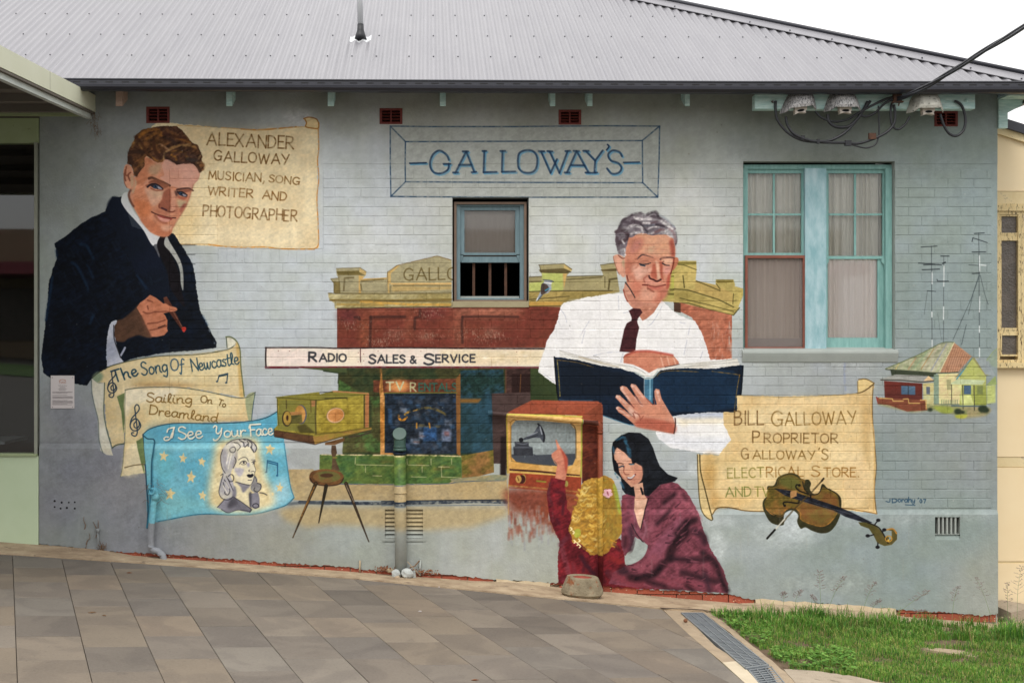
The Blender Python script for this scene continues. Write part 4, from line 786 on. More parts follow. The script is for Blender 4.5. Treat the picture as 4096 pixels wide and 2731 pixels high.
# child's arm and hand
M(2130, 1680, 2.177)
P('195 500 215 380 165 320 165 290 215 250 200 170 208 165 240 230 260 260 290 310 305 380 290 500 280 525', 'c4745c', curve=False, c2='cc8468', n2=.4); P('240 240 300 320 305 390 290 460 270 330', 'ae4c3a', blur=3); L('170 320 195 370 215 385', 'b5805f', 3)
RD = '5e1820'
P('160 500 210 505 290 520 280 580 300 700 295 760 340 820 420 900 560 1120 760 1020 780 1060 800 1170 800 1250 900 1300 1150 1380 1300 1420 1200 1470 620 1460 225 1425 220 1200 235 1050 180 940 150 860 120 640 150 540', RD, curve=False, c2='761f26', n2=.6, tex=.09, dry=1)
for s, c, w in (('170 560 260 580', '7c1c20', 14), ('200 620 270 640 230 720', '3a141c', 12), ('180 740 260 780 250 860', '7c2024', 16), ('210 860 230 900', '3a1420', 12), ('270 700 260 820', '2f1520', 9), ('150 540 140 640 170 740', '4d3038', 8), ('250 1100 300 1280 330 1400', '7c3a44', 20), ('240 1080 330 1000 400 1050', '5c2c38', 20),
                ('420 1180 500 1300 540 1340', '2a1520', 20), ('460 1240 440 1310', '3a1822', 14), ('640 1180 760 1230', '7c2222', 22), ('650 1320 740 1400', '43202c', 22), ('260 1380 500 1400', '6c2c36', 18), ('700 1080 760 1130', '35161e', 12), ('560 1300 620 1400', '43141c', 20), ('350 1250 380 1380', '6c2830', 16)):
    L(s, c, w, blur=4, a=.75, dry=.25)
# woman's blouse
MR = '6b3440'
P('780 650 850 640 950 640 1060 600 1110 560 1200 530 1260 550 1340 620 1390 700 1440 800 1490 960 1540 1100 1600 1200 1660 1300 1700 1420 1700 1500 1500 1490 1200 1470 900 1450 660 1420 700 1320 780 1280 900 1220 990 1120 1000 1080 940 1040 890 1010 850 1130 800 1180 770 1080 770 900 770 760', MR, curve=False, c2='7a3d4a', n2=.5, tex=.08, dry=1)
for s, c, w in (('1280 640 1380 760 1440 860', '9a5260', 18), ('1230 660 1150 760 1040 900 1000 980', '8a4a58', 20), ('1350 740 1180 800', 'a05260', 18), ('1280 900 1150 1040 1060 1180', '85485a', 34), ('1060 1200 960 1270 820 1320', '844350', 30), ('700 1340 850 1400 1000 1440', '74303a', 26), ('1100 1400 1400 1430', '7c3a46', 22), ('1400 1400 1550 1450', '7c3c4a', 18), ('820 880 850 1000', '7d4252', 14), ('1450 1050 1500 1120', '6a3442', 18), ('790 700 800 780', '8a3c44', 9), ('900 930 940 1000 970 980', '8a5260', 9)):
    L(s, c, w * 1.45, blur=9, a=.95, dry=.1)
for s, c, w in (('1240 640 1140 720', '140b10', 11), ('1310 640 1340 690', '33181f', 9), ('1200 780 1080 900', '190e14', 10), ('1340 880 1250 980', '150c11', 16), ('1330 980 1220 1100 1190 1200', '120a0e', 24), ('1190 1200 1350 1210 1500 1210', '22141b', 14), ('1400 960 1480 1000 1500 1060', '2a1821', 18), ('1420 860 1350 900 1330 960', '150c11', 16),
                ('1140 1240 1060 1330 930 1370 850 1360', '140b10', 20), ('1300 1320 1440 1360 1600 1400', '26161d', 16), ('1330 1430 1400 1480', '120a0e', 9), ('1600 1260 1650 1400 1690 1480', '1d1117', 16), ('1480 1150 1580 1230', '1d1117', 18), ('850 940 870 1060 850 1130', '35202b', 14), ('810 1010 800 1100', '33181f', 12), ('1150 1460 1300 1480', '33181f', 10), ('1000 1400 1150 1440', '2a151c', 14), ('790 1280 820 1320 760 1310', '2a1820', 16), ('1500 1330 1540 1480', '35202b', 14)):
    L(s, c, w * 1.45, blur=8, a=1.0, dry=.1)
for i in range(150):
    x, y = rr.uniform(800, 1640), rr.uniform(620, 1450)
    if y < 700 + (x < 1060) * 60 or (x - 900) ** 2 + (y - 1130) ** 2 < 130 ** 2 or (x < 1010 and y < 980) or x > 1330 + (y - 700) * .42: continue
    an = rr.choice([-.9, -.75, -.6, .15]) if y < 1180 else rr.choice([-.5, .1, .35]); l = rr.uniform(20, 70)
    L([x, y, x + l * math.cos(an), y + l * math.sin(an)], rr.choice(['94505e', '5a2a36', '3a1822', '22121a', '7d4250', '6a3240']), rr.uniform(4, 10), curve=False, a=.5, blur=1.5, w2=3)
P('890 670 960 640 1000 680 985 760 940 950 915 900 885 780', 'd3a184', curve=False, c2='dfb59c', n2=.4)
L('1010 680 985 760 960 860 940 950', '2b1a20', 4); L('880 700 880 800 910 900 935 955', '7d4452', 5); L('860 900 900 980 945 1040 1000 1100', '2f1d24', 4); L('970 870 985 950 960 1030', '8a5260', 8)
P('805 1180 870 1140 900 1040 940 1050 1000 1090 960 1190 860 1250 810 1240', '9aa39f', blur=1)
# hair, face of woman
P('700 190 770 130 840 105 940 110 1010 160 1050 240 1080 330 1110 400 1180 470 1265 500 1240 530 1110 560 1010 660 960 650 930 590 890 660 810 640 780 600 770 500 710 440 695 350 690 250', '0e1015', curve=False, c2='171a20', n2=.4, tex=.1)
P('708 290 735 235 800 280 860 340 870 380 900 370 950 400 960 470 950 520 890 575 860 580 820 540 780 500 755 450 745 380 715 340', 'cb957a', curve=False, c2='c68a6e', n2=.4)
P('860 400 950 400 958 480 930 540 880 560 850 520 890 470', 'c2826a', blur=3, a=.8); P('720 260 760 260 850 340 800 370 740 340', 'd8a48c', blur=4, a=.8)
P('880 560 960 540 970 640 1000 690 900 700', 'cc997e', curve=False); L('945 590 960 640', '0e1015', 8)
for s, w in (('730 170 800 150 830 250 840 310', 10), ('800 180 850 260 850 320', 8), ('700 230 712 290', 7), ('720 460 745 500', 6), ('770 540 800 600', 8)): L(s, '2c5a74', w, blur=2, a=.8, dry=.3)
L('735 378 760 372 790 380', '4a2a24', 3.5); L('840 378 885 378', '3c2420', 4); L('755 408 790 396 795 410', '2a3a4a', 5); L('850 385 880 382', '4c7484', 4); L('800 400 795 450 812 470 840 470', '8c5040', 4, blur=1); L('825 500 850 515 880 490 895 468', '6b2c28', 5); L('832 498 860 500 885 478', 'c9c2c0', 6); L('775 480 790 500', 'a56a54', 4, blur=1)
# curly yellow hair
P('430 550 500 505 560 500 620 480 690 510 730 590 745 680 770 760 775 880 775 970 740 1030 700 1060 680 1110 640 1160 560 1165 500 1170 470 1120 400 1060 350 1060 340 1010 310 950 330 880 350 790 385 720 410 640', 'b88c38', c2='a2762c', n2=.6, tex=.08, dry=1)
P('615 500 690 520 740 640 770 800 770 980 700 1050 620 1130 612 800', 'a88a34', curve=False, c2='9a7428', n2=.6, blur=2); P('700 560 735 600 770 800 740 780', '98a03a', blur=3); 
for i in range(230):
    x, y = rr.uniform(335, 600), rr.uniform(520, 1140)
    if (x - 560) ** 2 / 225 ** 2 + (y - 830) ** 2 / 330 ** 2 > 1: continue
    c = rr.choice(['e0bc58', 'e6cc78', 'd0a03c', 'b07c24', '8c6828', 'd9ae48', 'a87824', 'c8983a']); l = rr.uniform(20, 50)
    L([x, y, x + l * .5, y + rr.uniform(4, 16), x + l, y + rr.uniform(-6, 8), x + l * 1.3, y - rr.uniform(4, 22)], c, rr.uniform(7, 12), a=.6, w2=3, blur=1)
for i in range(60):
    x, y = rr.uniform(620, 750), rr.uniform(690, 1080); l = rr.uniform(15, 40)
    L([x, y, x + rr.uniform(-8, 12), y + l * .6, x + rr.uniform(-20, 20), y + l * 1.4], rr.choice(['a88434', '8a6a2a', 'b08c3a', '8c7c34', '7c5f28']), rr.uniform(6, 11), a=.5, w2=3, blur=2)
P('370 950 410 945 415 1000 375 1020 360 990', 'a8a83c'); 
for x, y in ((330, 930), (350, 960), (360, 1040), (385, 1060), (405, 1080), (400, 1030)): L([x, y, x + 12, y + 14, x + 2, y + 24], 'ecdca0', 5)
for s in ('680 1040 730 1060', '690 1090 715 1100', '480 1100 540 1110', '470 1130 520 1160'): L(s, 'c08a2c', 7, w2=3)
for k in range(5):
    t = k * 1.256 + .3; E(655 + 24 * math.cos(t), 635 + 26 * math.sin(t), 20, 17, 'dcaab4')
L('650 620 660 650', 'a0405a', 4); L('630 670 680 690', '6b5c28', 6, blur=2, a=.6)
P('555 500 612 512 612 1170 558 1160', 'b98f30', curve=False, c2='c9a044', n2=.7, a=.8, tex=.08)

# ---- second scroll, violin, signature: zoom (2780,1480)/2.09 -----
M(2780, 1480, 2.09)
P('350 210 800 218 1200 205 1360 190 1370 80 1400 75 1470 95 1500 110 1485 200 1480 400 1500 600 1515 800 1500 1000 1515 1195 1400 1180 1200 1160 800 1170 560 1175 400 1170 280 1150 200 1150 130 1200 60 1100 20 850 20 700 200 710 250 640 305 580 240 450 235 350 330 350 350 340', 'dcc18c', curve=False, tex=.03, c2='cfb07a', n2=.5, dry=1)
for (x, y, rx, ry, c, a) in [(700, 420, 260, 120, 'e6d2a6', .5), (900, 270, 400, 40, 'e2c695', .6), (1430, 500, 30, 350, 'b8935a', .7), (500, 850, 250, 120, 'e4cf9c', .6), (120, 850, 60, 160, 'b58a46', .7), (250, 760, 200, 50, 'd0b276', .5), (1350, 900, 120, 200, 'e0c292', .6), (1230, 700, 180, 100, 'e6d0a2', .5), (160, 1080, 40, 90, 'a87c3c', .6), (300, 1090, 200, 40, 'd2a968', .5)]:
    E(x, y, rx, ry, c, blur=12, a=a)
P('1370 80 1430 72 1490 105 1440 160 1370 190 1360 150', 'd9bd80'); L('1368 78 1430 74 1498 108', '6a522a', 4); L('1355 192 1400 180 1450 150 1495 112', '5c4626', 4.5); L('1490 115 1482 300 1490 500 1515 790 1500 1000 1518 1197', '6a522a', 4, a=.9); L('1470 220 1478 420 1500 600 1495 1180', 'c9a060', 5, a=.8); L('1360 90 1362 180', '7c6334', 3)
L('350 210 800 222 1200 207 1360 192', '7d6a40', 3, a=.7)
P('20 700 42 705 45 820 75 980 145 1245 100 1240 60 1190 35 1050 25 850', 'cbb27c', curve=False); L('40 705 48 850 90 1020 145 1240', '4f4222', 5); L('20 705 25 900 40 1100 70 1200 130 1250 145 1240', '54482a', 4); L('145 1200 190 1150 280 1145 420 1172 580 1178', '6b5028', 4.5); L('860 1160 1200 1150 1400 1175 1515 1197', '8a6430', 4)
W2 = '6d5324'
def W3(t, s, h, c=W2, w=5.2, sp=.2): T(t, s, h, c, w, sp=sp, dry=.15)
W3('BILL', '330 455 575 455', 115, '6b4c26', 6); W3('G', '640 465 735 465', 120, '7a5a26', 6); W3('ALLOWAY', '755 460 1345 445', 105, '7a5a26', 5.4)
W3('P', '485 605 540 605', 95, '6b4c22', 5.4); W3('ROPRIETOR', '580 605 1192 608', 78, '6b4c22', 5); W3('G', '390 742 450 738', 90, '705226', 5.2); W3('ALLOWAY', '485 738 1000 742', 70, '7a5a26', 5); W3("'", '1030 700 1042 700', 50, W2, 5); W3('S', '1058 745 1112 745', 88, '7a5a26', 5.2)
W3('ELECT', '275 898 575 892', 80, '7d7430', 5); W3('RICAL', '598 890 905 885', 80, '8a5c20', 5); W3('S', '975 885 1045 885', 88, '8a5c20', 5.4); W3('TORE.', '1078 888 1372 890', 74, '8a5c20', 5.2)
W3('AND', '258 1060 470 1050', 78, '6d7434', 5); W3('TV', '498 1052 620 1052', 80, '7d7a34', 5)
# violin
VB = '5c4f1e'
P('605 970 660 960 690 900 740 870 800 858 860 875 900 920 945 912 970 945 960 990 990 1030 1040 1020 1055 960 1075 950 1110 985 1180 1020 1220 1070 1222 1150 1190 1260 1130 1340 1060 1360 980 1340 920 1310 880 1320 850 1260 860 1210 820 1170 770 1180 740 1210 735 1290 640 1275 590 1210 565 1130 575 1080 610 1040', '35341c', curve=True, tex=.08, c2='2c2818', n2=.5)
P('615 975 680 960 700 900 760 868 810 866 880 900 920 920 910 980 960 1030 1030 1030 1060 975 1120 1000 1180 1030 1200 1080 1205 1140 1170 1220 1120 1280 1060 1300 960 1280 880 1240 870 1180 830 1150 760 1160 720 1210 660 1200 600 1160 580 1110 600 1060', '6a5a22', c2='7a5326', n2=.6, tex=.08)
P('900 1080 1100 1020 1200 1090 1160 1200 1060 1290 940 1270 870 1200', '7a4e26', c2='6a5526', n2=.5, blur=7); P('700 900 800 880 880 930 840 1000 720 960', '5f5c28', blur=6)
L('625 975 690 960 710 900 800 866 880 905', '3a3418', 3); L('590 1150 640 1200 720 1220 760 1165 830 1150 880 1190 890 1250 1060 1302 1160 1230 1205 1140', 'b5752e', 3.2, a=.9, dry=.2); L('900 930 915 990 960 1035 1030 1030 1062 970', '1f1c14', 4); L('1120 990 1200 1050 1210 1130', '2a2416', 3.5)
P('660 985 800 1005 900 1040 1200 1140 1300 1180 1480 1270 1440 1280 1250 1220 1160 1170 880 1090 750 1045', '15161c', curve=False, c2='242630', n2=.5, tex=.1)
L('760 1015 1000 1110 1300 1200', '5c6068', 1.8, a=.6); L('740 1030 980 1120 1260 1210', '4a4e58', 1.6, a=.6)
P('800 1010 850 1005 850 1050 800 1070 795 1040', 'b07f4c', curve=False)
L('870 960 850 955 845 980 880 1010 960 1040 965 1060', '14120e', 5.5); E(872, 960, 12, 11, '14120e'); L('745 1130 740 1105 780 1100 860 1110 870 1090', '14120e', 5.5); E(750, 1130, 11, 10, '14120e')
P('1360 1265 1430 1270 1500 1290 1560 1350 1590 1400 1600 1380 1620 1395 1610 1430 1640 1400 1640 1340 1600 1330 1640 1315 1685 1350 1685 1410 1640 1455 1580 1465 1520 1440 1490 1380 1450 1320 1380 1295', '5f5228', curve=False, c2='4a4420', n2=.5); L('1440 1272 1530 1310 1590 1400 1610 1440', '1d1a14', 5); ring(1615, 1405, 26, 24, 'c08a34', 4); L('1600 1330 1650 1322 1680 1360', 'b87c2c', 5); E(1612, 1418, 9, 9, 'd8a83c')
for a, b in (('1500 1285 1530 1245', (1528, 1250)), ('1490 1370 1440 1385', (1440, 1380)), ('1525 1440 1522 1480', (1522, 1475)), ('1560 1350 1580 1330', (1578, 1330))): L(a, '17161a', 5); E(b[0], b[1], 18, 14, '17161a')
L('1075 905 1000 990 900 1090 790 1200 735 1265', '45361e', 6.5, dry=.1); L('1075 903 1060 925', '2c2216', 7); L('745 1240 670 1325', 'c4c0b0', 5.5); L('665 1330 600 1402', '14120f', 8)
E(805, 1235, 40, 20, 'a8b0b0', blur=3, a=.6)
M(2696, 1798, 1.68)
SG = '24455e'
L('1425 345 1448 350 1452 328', SG, 3.4); T('D', '1468 354 1500 352', 26, SG, 3.6); T('orahy', '1505 350 1620 352', 34, SG, 3.2, sp=.1); T("'", '1638 352 1644 352', 30, SG, 3); T('07', '1652 356 1690 356', 24, SG, 3, sp=.3); L('1555 368 1620 372', SG, 3)

# ---- little houses and aerials: zoom (3480,900)/1.96 -------------
M(3480, 900, 1.96)
for s, c, w in (('480 165 482 300 486 950', '3c4448', 2.6), ('578 240 578 460 575 920', '434b4f', 2.2), ('852 60 855 400 858 1030', '3c4448', 2.6)): L(s, c, w, a=.85)
for s in ('487 370 487 460', '485 680 486 720', '487 900 487 955', '580 320 578 480', '577 640 576 740', '858 240 860 360', '860 560 858 680', '858 790 858 840', '858 960 858 1030', '870 312 910 316'): L(s, 'd6dbda', 4, a=.9)
for s, w in (('400 172 525 165', 3), ('380 298 480 305 560 312', 3.4), ('420 312 540 308', 3), ('408 350 545 345', 3.6), ('555 243 620 243', 3.4), ('525 425 530 440 615 440', 3), ('450 515 515 520', 2.6), ('570 300 590 292', 5), ('818 66 895 62', 3.4), ('800 130 806 100 920 138', 3), ('800 212 905 210', 3.4), ('775 312 850 316', 2), ('800 380 860 378', 2.6)):
    L(s, '262c30', w, curve=False)
for s, w in (('855 390 800 560 650 900', 2.4), ('862 392 810 530 770 700', 2), ('865 395 900 540 925 620', 2.2), ('755 780 718 935', 2.6), ('450 520 425 700', 1.6), ('530 690 560 900', 1.2)): L(s, '3c464a', w, curve=False, a=.8)
P('60 1400 150 1380 500 1400 660 1410 930 1430 925 1480 860 1500 700 1510 650 1480 480 1450 350 1465 250 1450 120 1420', '7c8a48', blur=5, a=.85, c2='9a8a5c', n2=.5)
P('120 1125 370 1020 560 925 660 920 540 1155 440 1150 300 1140 160 1130', '96a078', curve=False, c2='a9a68a', n2=.6, tex=.06)
for s, c in (('360 1040 300 1130', 'b08a68'), ('450 990 340 1130', '8aa07c'), ('540 940 420 1140', 'b0a48c'), ('600 930 480 1140', '8c8f9a'), ('640 930 520 1150', 'a8b080'), ('500 970 400 1130', 'a08058'), ('230 1080 200 1130', 'b9a86c')): L(s, c, 5, curve=False, a=.8, blur=1)
P('660 920 800 1030 690 1150 545 1155', 'b98a6c', curve=False, c2='a87858', n2=.5)
for k in range(9): L('%g %g %g %g' % (660 + k * 14, 940 + k * 11, 590 + k * 18, 1150), '7c5240', 2, curve=False, a=.7)
L('120 1125 370 1020 560 925 660 918', '5f6a48', 3); L('660 920 545 1155', 'cfc69a', 4, curve=False); L('125 1130 300 1142 540 1158 690 1152', '3f4534', 4)
P('160 1135 520 1160 500 1190 170 1180', '394030', curve=False)
P('800 1040 910 1175 910 1410 700 1410 690 1210', 'b0b468', curve=False, c2='a0a850', n2=.5); P('530 1165 690 1160 720 1240 700 1400 540 1400', 'd9c492', curve=False, c2='c9ca8a', n2=.5); P('500 1170 540 1170 540 1400 500 1400', '7c907c', curve=False)
P('800 1040 850 1035 960 1170 905 1180', '8f8a5a', curve=False); P('820 1040 910 1040 985 1180 905 1170', '9aa4a4', curve=False, c2='868e90', n2=.5); L('800 1040 680 1205', '4a94a4', 5, curve=False); L('808 1035 790 1060 675 1190', '8a7c54', 3, curve=False)
P('620 1245 690 1205 905 1215 880 1250', 'b9c498', curve=False); P('915 1250 985 1180 995 1250', '8c9c60', curve=False); P('915 1255 985 1250 985 1390 915 1400', 'b4bc70', curve=False, blur=2)
P('735 1255 790 1255 790 1325 735 1325', '3f5468', curve=False); P('840 1260 885 1260 885 1325 840 1325', '3f4c5c', curve=False); P('600 1210 635 1210 635 1290 605 1290', 'a09c70', curve=False); P('700 1330 790 1330 815 1410 720 1410', 'c6cc80', curve=False); P('820 1260 910 1260 915 1410 825 1410', '8c9440', curve=False, a=.7)
P('740 1255 790 1255 790 1325 740 1325', '46607a', curve=False)
for s in ('640 1250 640 1400', '725 1255 730 1440', '815 1255 820 1450'): L(s, '3f3c30', 3, curve=False)
P('110 1220 410 1240 410 1400 115 1350', '6a2c24', curve=False, c2='5a2a24', n2=.5); P('245 1258 355 1262 355 1330 245 1325', '5c7890', curve=False, c2='3f5870', n2=.5); L('300 1260 300 1325', '2c3238', 3)
P('85 1205 200 1170 460 1180 500 1215 410 1225 250 1215', '9c9c94', curve=False, c2='8a8a86', n2=.5); L('85 1212 250 1215 400 1228 500 1218', '3a342c', 4); P('420 1220 460 1180 500 1215', 'd6b484', curve=False); P('415 1240 500 1235 500 1410 420 1400', 'c4b478', curve=False, c2='b4b484', n2=.5); P('440 1265 470 1265 470 1325 442 1325', '5c6470', curve=False)
P('45 1340 75 1360 140 1350 150 1400 60 1400', '8a2c28', curve=False); P('60 1350 430 1370 450 1450 290 1460 150 1410 60 1400', '6a3c28', curve=False, c2='7c4430', n2=.5)
for s in ('75 1355 145 1358 175 1360 180 1378 260 1378', '260 1362 300 1360 305 1395 390 1395', '395 1370 440 1370 440 1440'): L(s, 'c9a05c', 4, curve=False)
for k in range(10): L('%g 1370 %g 1405' % (560 + 14 * k, 560 + 14 * k), '7c8c68', 3, curve=False)
L('640 1415 910 1418', '4a5c60', 5); 
for x, y, r in ((690, 1460, 30), (725, 1465, 18), (885, 1440, 38), (910, 1450, 25), (470, 1445, 20)): E(x, y, r, r * .75, '2c3626', blur=2)
P('500 1420 640 1430 640 1470 560 1470', '8a9440', blur=3); P('670 1490 760 1485 740 1512 680 1510', 'a8a83c', blur=2)
L('915 1060 960 1000 1000 965', '8c9c6c', 4, a=.8); P('920 1050 1000 968 1000 1120 950 1100', '8a9a78', curve=False, a=.5, blur=3)

M(0, 0, 1)
# worn light scuffs, small chips, drips over everything
for i in range(240):
    x, y = rr.uniform(160, 3980), rr.uniform(400, 2380)
    E(x, y, rr.uniform(1, 3.2), rr.uniform(1, 3), rr.choice(['c9c9c4', '5b5650', 'b0aca0', '6b5e52']), a=.4)
for i in range(46):
    x = rr.uniform(300, 3950); y = 2040 + rr.uniform(-8, 200); L('%g %g %g %g' % (x, y, x + rr.uniform(-3, 3), y + rr.uniform(30, 120)), rr.choice(['8a8c84', 'a8aeac', '9a9384']), 3, a=.22, blur=2)
_g = cv.mean(2, keepdims=True)
cv = np.clip(_g + (cv - _g) * .92, 0, 1)
# ------------------------------------------------------------------
# helpers
# ------------------------------------------------------------------
COL = SCN.collection
rnd = random.Random(3)
def W(px, py, Y=0.0):
    """point at depth Y that lies on photograph position (px,py); wall plane is Y=0"""
    k = FPX / (CAM_D + Y)
    return Vector(((px - PX0) / k, Y, CAM_Z + (PY0 - py) / k))
GZ0, GSX, GSY = CAM_Z - (2300 - PY0) / PPM, -.0743, -.0118
def gz(x, y): return GZ0 + GSX * x + GSY * y
def G(px, py):
    dx, dz = (px - PX0) / FPX, (PY0 - py) / FPX       # ray: (dx,1,dz)*t from camera
    t = (gz(0, -CAM_D) - CAM_Z) / (dz - GSX * dx - GSY)
    return Vector((dx * t, -CAM_D + t, CAM_Z + dz * t))

def srgb(h):
    v = [int(h[i:i + 2], 16) / 255 for i in (0, 2, 4)]
    return tuple(c / 12.92 if c <= .04045 else ((c + .055) / 1.055) ** 2.4 for c in v) + (1,)

def mat(name, col, rough=.75, col2=None, vs=6.0, va=.5, bump=.0, bs=80.0, metal=0.0, det=6, stretch=None, rnd_obj=0.0, spec=.5, dirt=None):
    m = bpy.data.materials.new(name); m.use_nodes = True
    n = m.node_tree.nodes; l = m.node_tree.links; b = n['Principled BSDF']
    b.inputs['Roughness'].default_value = rough; b.inputs['Metallic'].default_value = metal
    b.inputs['Specular IOR Level'].default_value = spec
    tc = n.new('ShaderNodeNewGeometry'); vec = tc.outputs['Position']
    if stretch:
        mp = n.new('ShaderNodeMapping'); mp.inputs['Scale'].default_value = stretch
        l.new(vec, mp.inputs['Vector']); vec = mp.outputs['Vector']
    nz = n.new('ShaderNodeTexNoise'); nz.inputs['Scale'].default_value = vs; nz.inputs['Detail'].default_value = det
    nz.inputs['Roughness'].default_value = .62
    l.new(vec, nz.inputs['Vector'])
    cr = n.new('ShaderNodeValToRGB'); cr.color_ramp.elements[0].position = .5 - va / 2; cr.color_ramp.elements[1].position = .5 + va / 2
    c1 = srgb(col) if isinstance(col, str) else col
    c2 = srgb(col2) if col2 else tuple(min(1, c * 1.18) for c in c1[:3]) + (1,)
    cr.color_ramp.elements[0].color = c1; cr.color_ramp.elements[1].color = c2
    l.new(nz.outputs['Fac'], cr.inputs['Fac']); cout = cr.outputs['Color']
    if dirt:                                            # (colour, scale, threshold)
        n3 = n.new('ShaderNodeTexNoise'); n3.inputs['Scale'].default_value = dirt[1]; n3.inputs['Detail'].default_value = 8; n3.inputs['Roughness'].default_value = .7
        l.new(vec, n3.inputs['Vector'])
        r3 = n.new('ShaderNodeValToRGB'); r3.color_ramp.elements[0].position = dirt[2]; r3.color_ramp.elements[1].position = dirt[2] + .07
        l.new(n3.outputs['Fac'], r3.inputs['Fac'])
        mx = n.new('ShaderNodeMixRGB'); mx.inputs['Color2'].default_value = srgb(dirt[0])
        l.new(r3.outputs['Color'], mx.inputs['Fac']); l.new(cout, mx.inputs['Color1']); cout = mx.outputs['Color']
    if rnd_obj:
        oi = n.new('ShaderNodeObjectInfo'); hs = n.new('ShaderNodeHueSaturation')
        mr = n.new('ShaderNodeMapRange'); mr.inputs['To Min'].default_value = 1 - rnd_obj; mr.inputs['To Max'].default_value = 1 + rnd_obj
        l.new(oi.outputs['Random'], mr.inputs['Value']); l.new(mr.outputs['Result'], hs.inputs['Value'])
        l.new(cout, hs.inputs['Color']); cout = hs.outputs['Color']
    l.new(cout, b.inputs['Base Color'])
    if bump:
        n2 = n.new('ShaderNodeTexNoise'); n2.inputs['Scale'].default_value = bs; n2.inputs['Detail'].default_value = 5
        l.new(vec, n2.inputs['Vector'])
        bp = n.new('ShaderNodeBump'); bp.inputs['Strength'].default_value = bump; bp.inputs['Distance'].default_value = .01
        l.new(n2.outputs['Fac'], bp.inputs['Height']); l.new(bp.outputs['Normal'], b.inputs['Normal'])
    return m

class MB:
    """collects geometry for ONE mesh object"""
    def __init__(s): s.v, s.f = [], []
    def quad(s, a, b, c, d):
        i = len(s.v); s.v += [tuple(a), tuple(b), tuple(c), tuple(d)]; s.f.append((i, i + 1, i + 2, i + 3)); return s
    def poly(s, pts):
        i = len(s.v); s.v += [tuple(p) for p in pts]; s.f.append(tuple(range(i, i + len(pts)))); return s
    def box(s, x0, x1, y0, y1, z0, z1):
        i = len(s.v)
        s.v += [(x, y, z) for z in (z0, z1) for y in (y0, y1) for x in (x0, x1)]
        s.f += [tuple(i + k for k in q) for q in ((0, 2, 3, 1), (4, 5, 7, 6), (0, 1, 5, 4), (2, 6, 7, 3), (0, 4, 6, 2), (1, 3, 7, 5))]
        return s
    def pbox(s, x0, y0, x1, y1, Yf, Yb):
        """box whose front face (depth Yf) covers photo rectangle x0..x1,y0..y1"""
        a = W(x0, y0, Yf); b = W(x1, y1, Yf)
        return s.box(a.x, b.x, Yf, Yb, b.z, a.z)
    def prism(s, pts, d):
        """closed outline extruded by vector d"""
        n = len(pts); i = len(s.v); d = Vector(d)
        s.v += [tuple(p) for p in pts] + [tuple(Vector(p) + d) for p in pts]
        s.f.append(tuple(range(i, i + n))); s.f.append(tuple(range(i + 2 * n - 1, i + n - 1, -1)))
        for k in range(n): s.f.append((i + k, i + n + k, i + n + (k + 1) % n, i + (k + 1) % n))
        return s
    def loft(s, rings, cap=True):
        n = len(rings[0]); i = len(s.v)
        for r in rings: s.v += [tuple(p) for p in r]
        for a in range(len(rings) - 1):
            for k in range(n):
                s.f.append((i + a * n + k, i + a * n + (k + 1) % n, i + (a + 1) * n + (k + 1) % n, i + (a + 1) * n + k))
        if cap: s.f.append(tuple(range(i + n - 1, i - 1, -1))); s.f.append(tuple(range(i + (len(rings) - 1) * n, i + len(rings) * n)))
        return s
    def tube(s, path, r, n=10, cap=True):
        """round tube along points; r a number or a list"""
        P_ = [Vector(p) for p in path]; rings = []; up = Vector((0, 0, 1))
        for i, p in enumerate(P_):
            t = (P_[min(i + 1, len(P_) - 1)] - P_[max(i - 1, 0)]).normalized()
            if i == 0:
                u = t.orthogonal().normalized()
            else:
                u = (u - t * u.dot(t)).normalized()
            v = t.cross(u); rr = r[i] if isinstance(r, (list, tuple)) else r
            rings.append([p + u * (rr * math.cos(a)) + v * (rr * math.sin(a)) for a in (2 * math.pi * k / n for k in range(n))])
        return s.loft(rings, cap)
    def build(s, name, m, parent=None, kind=None, smooth=False, mesh_only=False):
        me = bpy.data.meshes.new(name); me.from_pydata(s.v, [], s.f); me.update()
        bm = bmesh.new(); bm.from_mesh(me); bmesh.ops.recalc_face_normals(bm, faces=bm.faces); bm.to_mesh(me); bm.free()
        if m: me.materials.append(m)
        if smooth:
            for p in me.polygons: p.use_smooth = True
        if mesh_only: return me
        o = bpy.data.objects.new(name, me); COL.objects.link(o)
        if parent: o.parent = parent
        if kind: o['kind'] = kind
        return o

def thing(name, label, cat, loc=(0, 0, 0), group=None):
    o = bpy.data.objects.new(name, None); COL.objects.link(o); o.empty_display_size = .1
    o.location = loc; tag(o, label, cat, group); return o
def tag(o, label, cat, group=None):
    o['label'] = label; o['category'] = cat
    if group: o['group'] = group
    return o
def adopt(parent, objs):
    """parent made at its base after children were built in world space"""
    for o in objs:
        o.parent = parent; o.matrix_parent_inverse = Matrix.Translation(-parent.location)
def spl(pts, n=6):
    P_ = [Vector(p) for p in pts]; out = []
    for i in range(len(P_) - 1):
        a, b, c, d = P_[max(i - 1, 0)], P_[i], P_[i + 1], P_[min(i + 2, len(P_) - 1)]
        for k in range(n):
            t = k / n
            out.append(.5 * ((2 * b) + (c - a) * t + (2 * a - 5 * b + 4 * c - d) * t * t + (3 * b - a - 3 * c + d) * t ** 3))
    out.append(P_[-1]); return out

# ------------------------------------------------------------------
# materials
# ------------------------------------------------------------------
img = bpy.data.images.new('wall_painting', CW, CH)
_px = np.ones((CH, CW, 4), np.float32); _px[..., :3] = cv[::-1]
img.pixels.foreach_set(_px.ravel()); img.update(); img.pack()

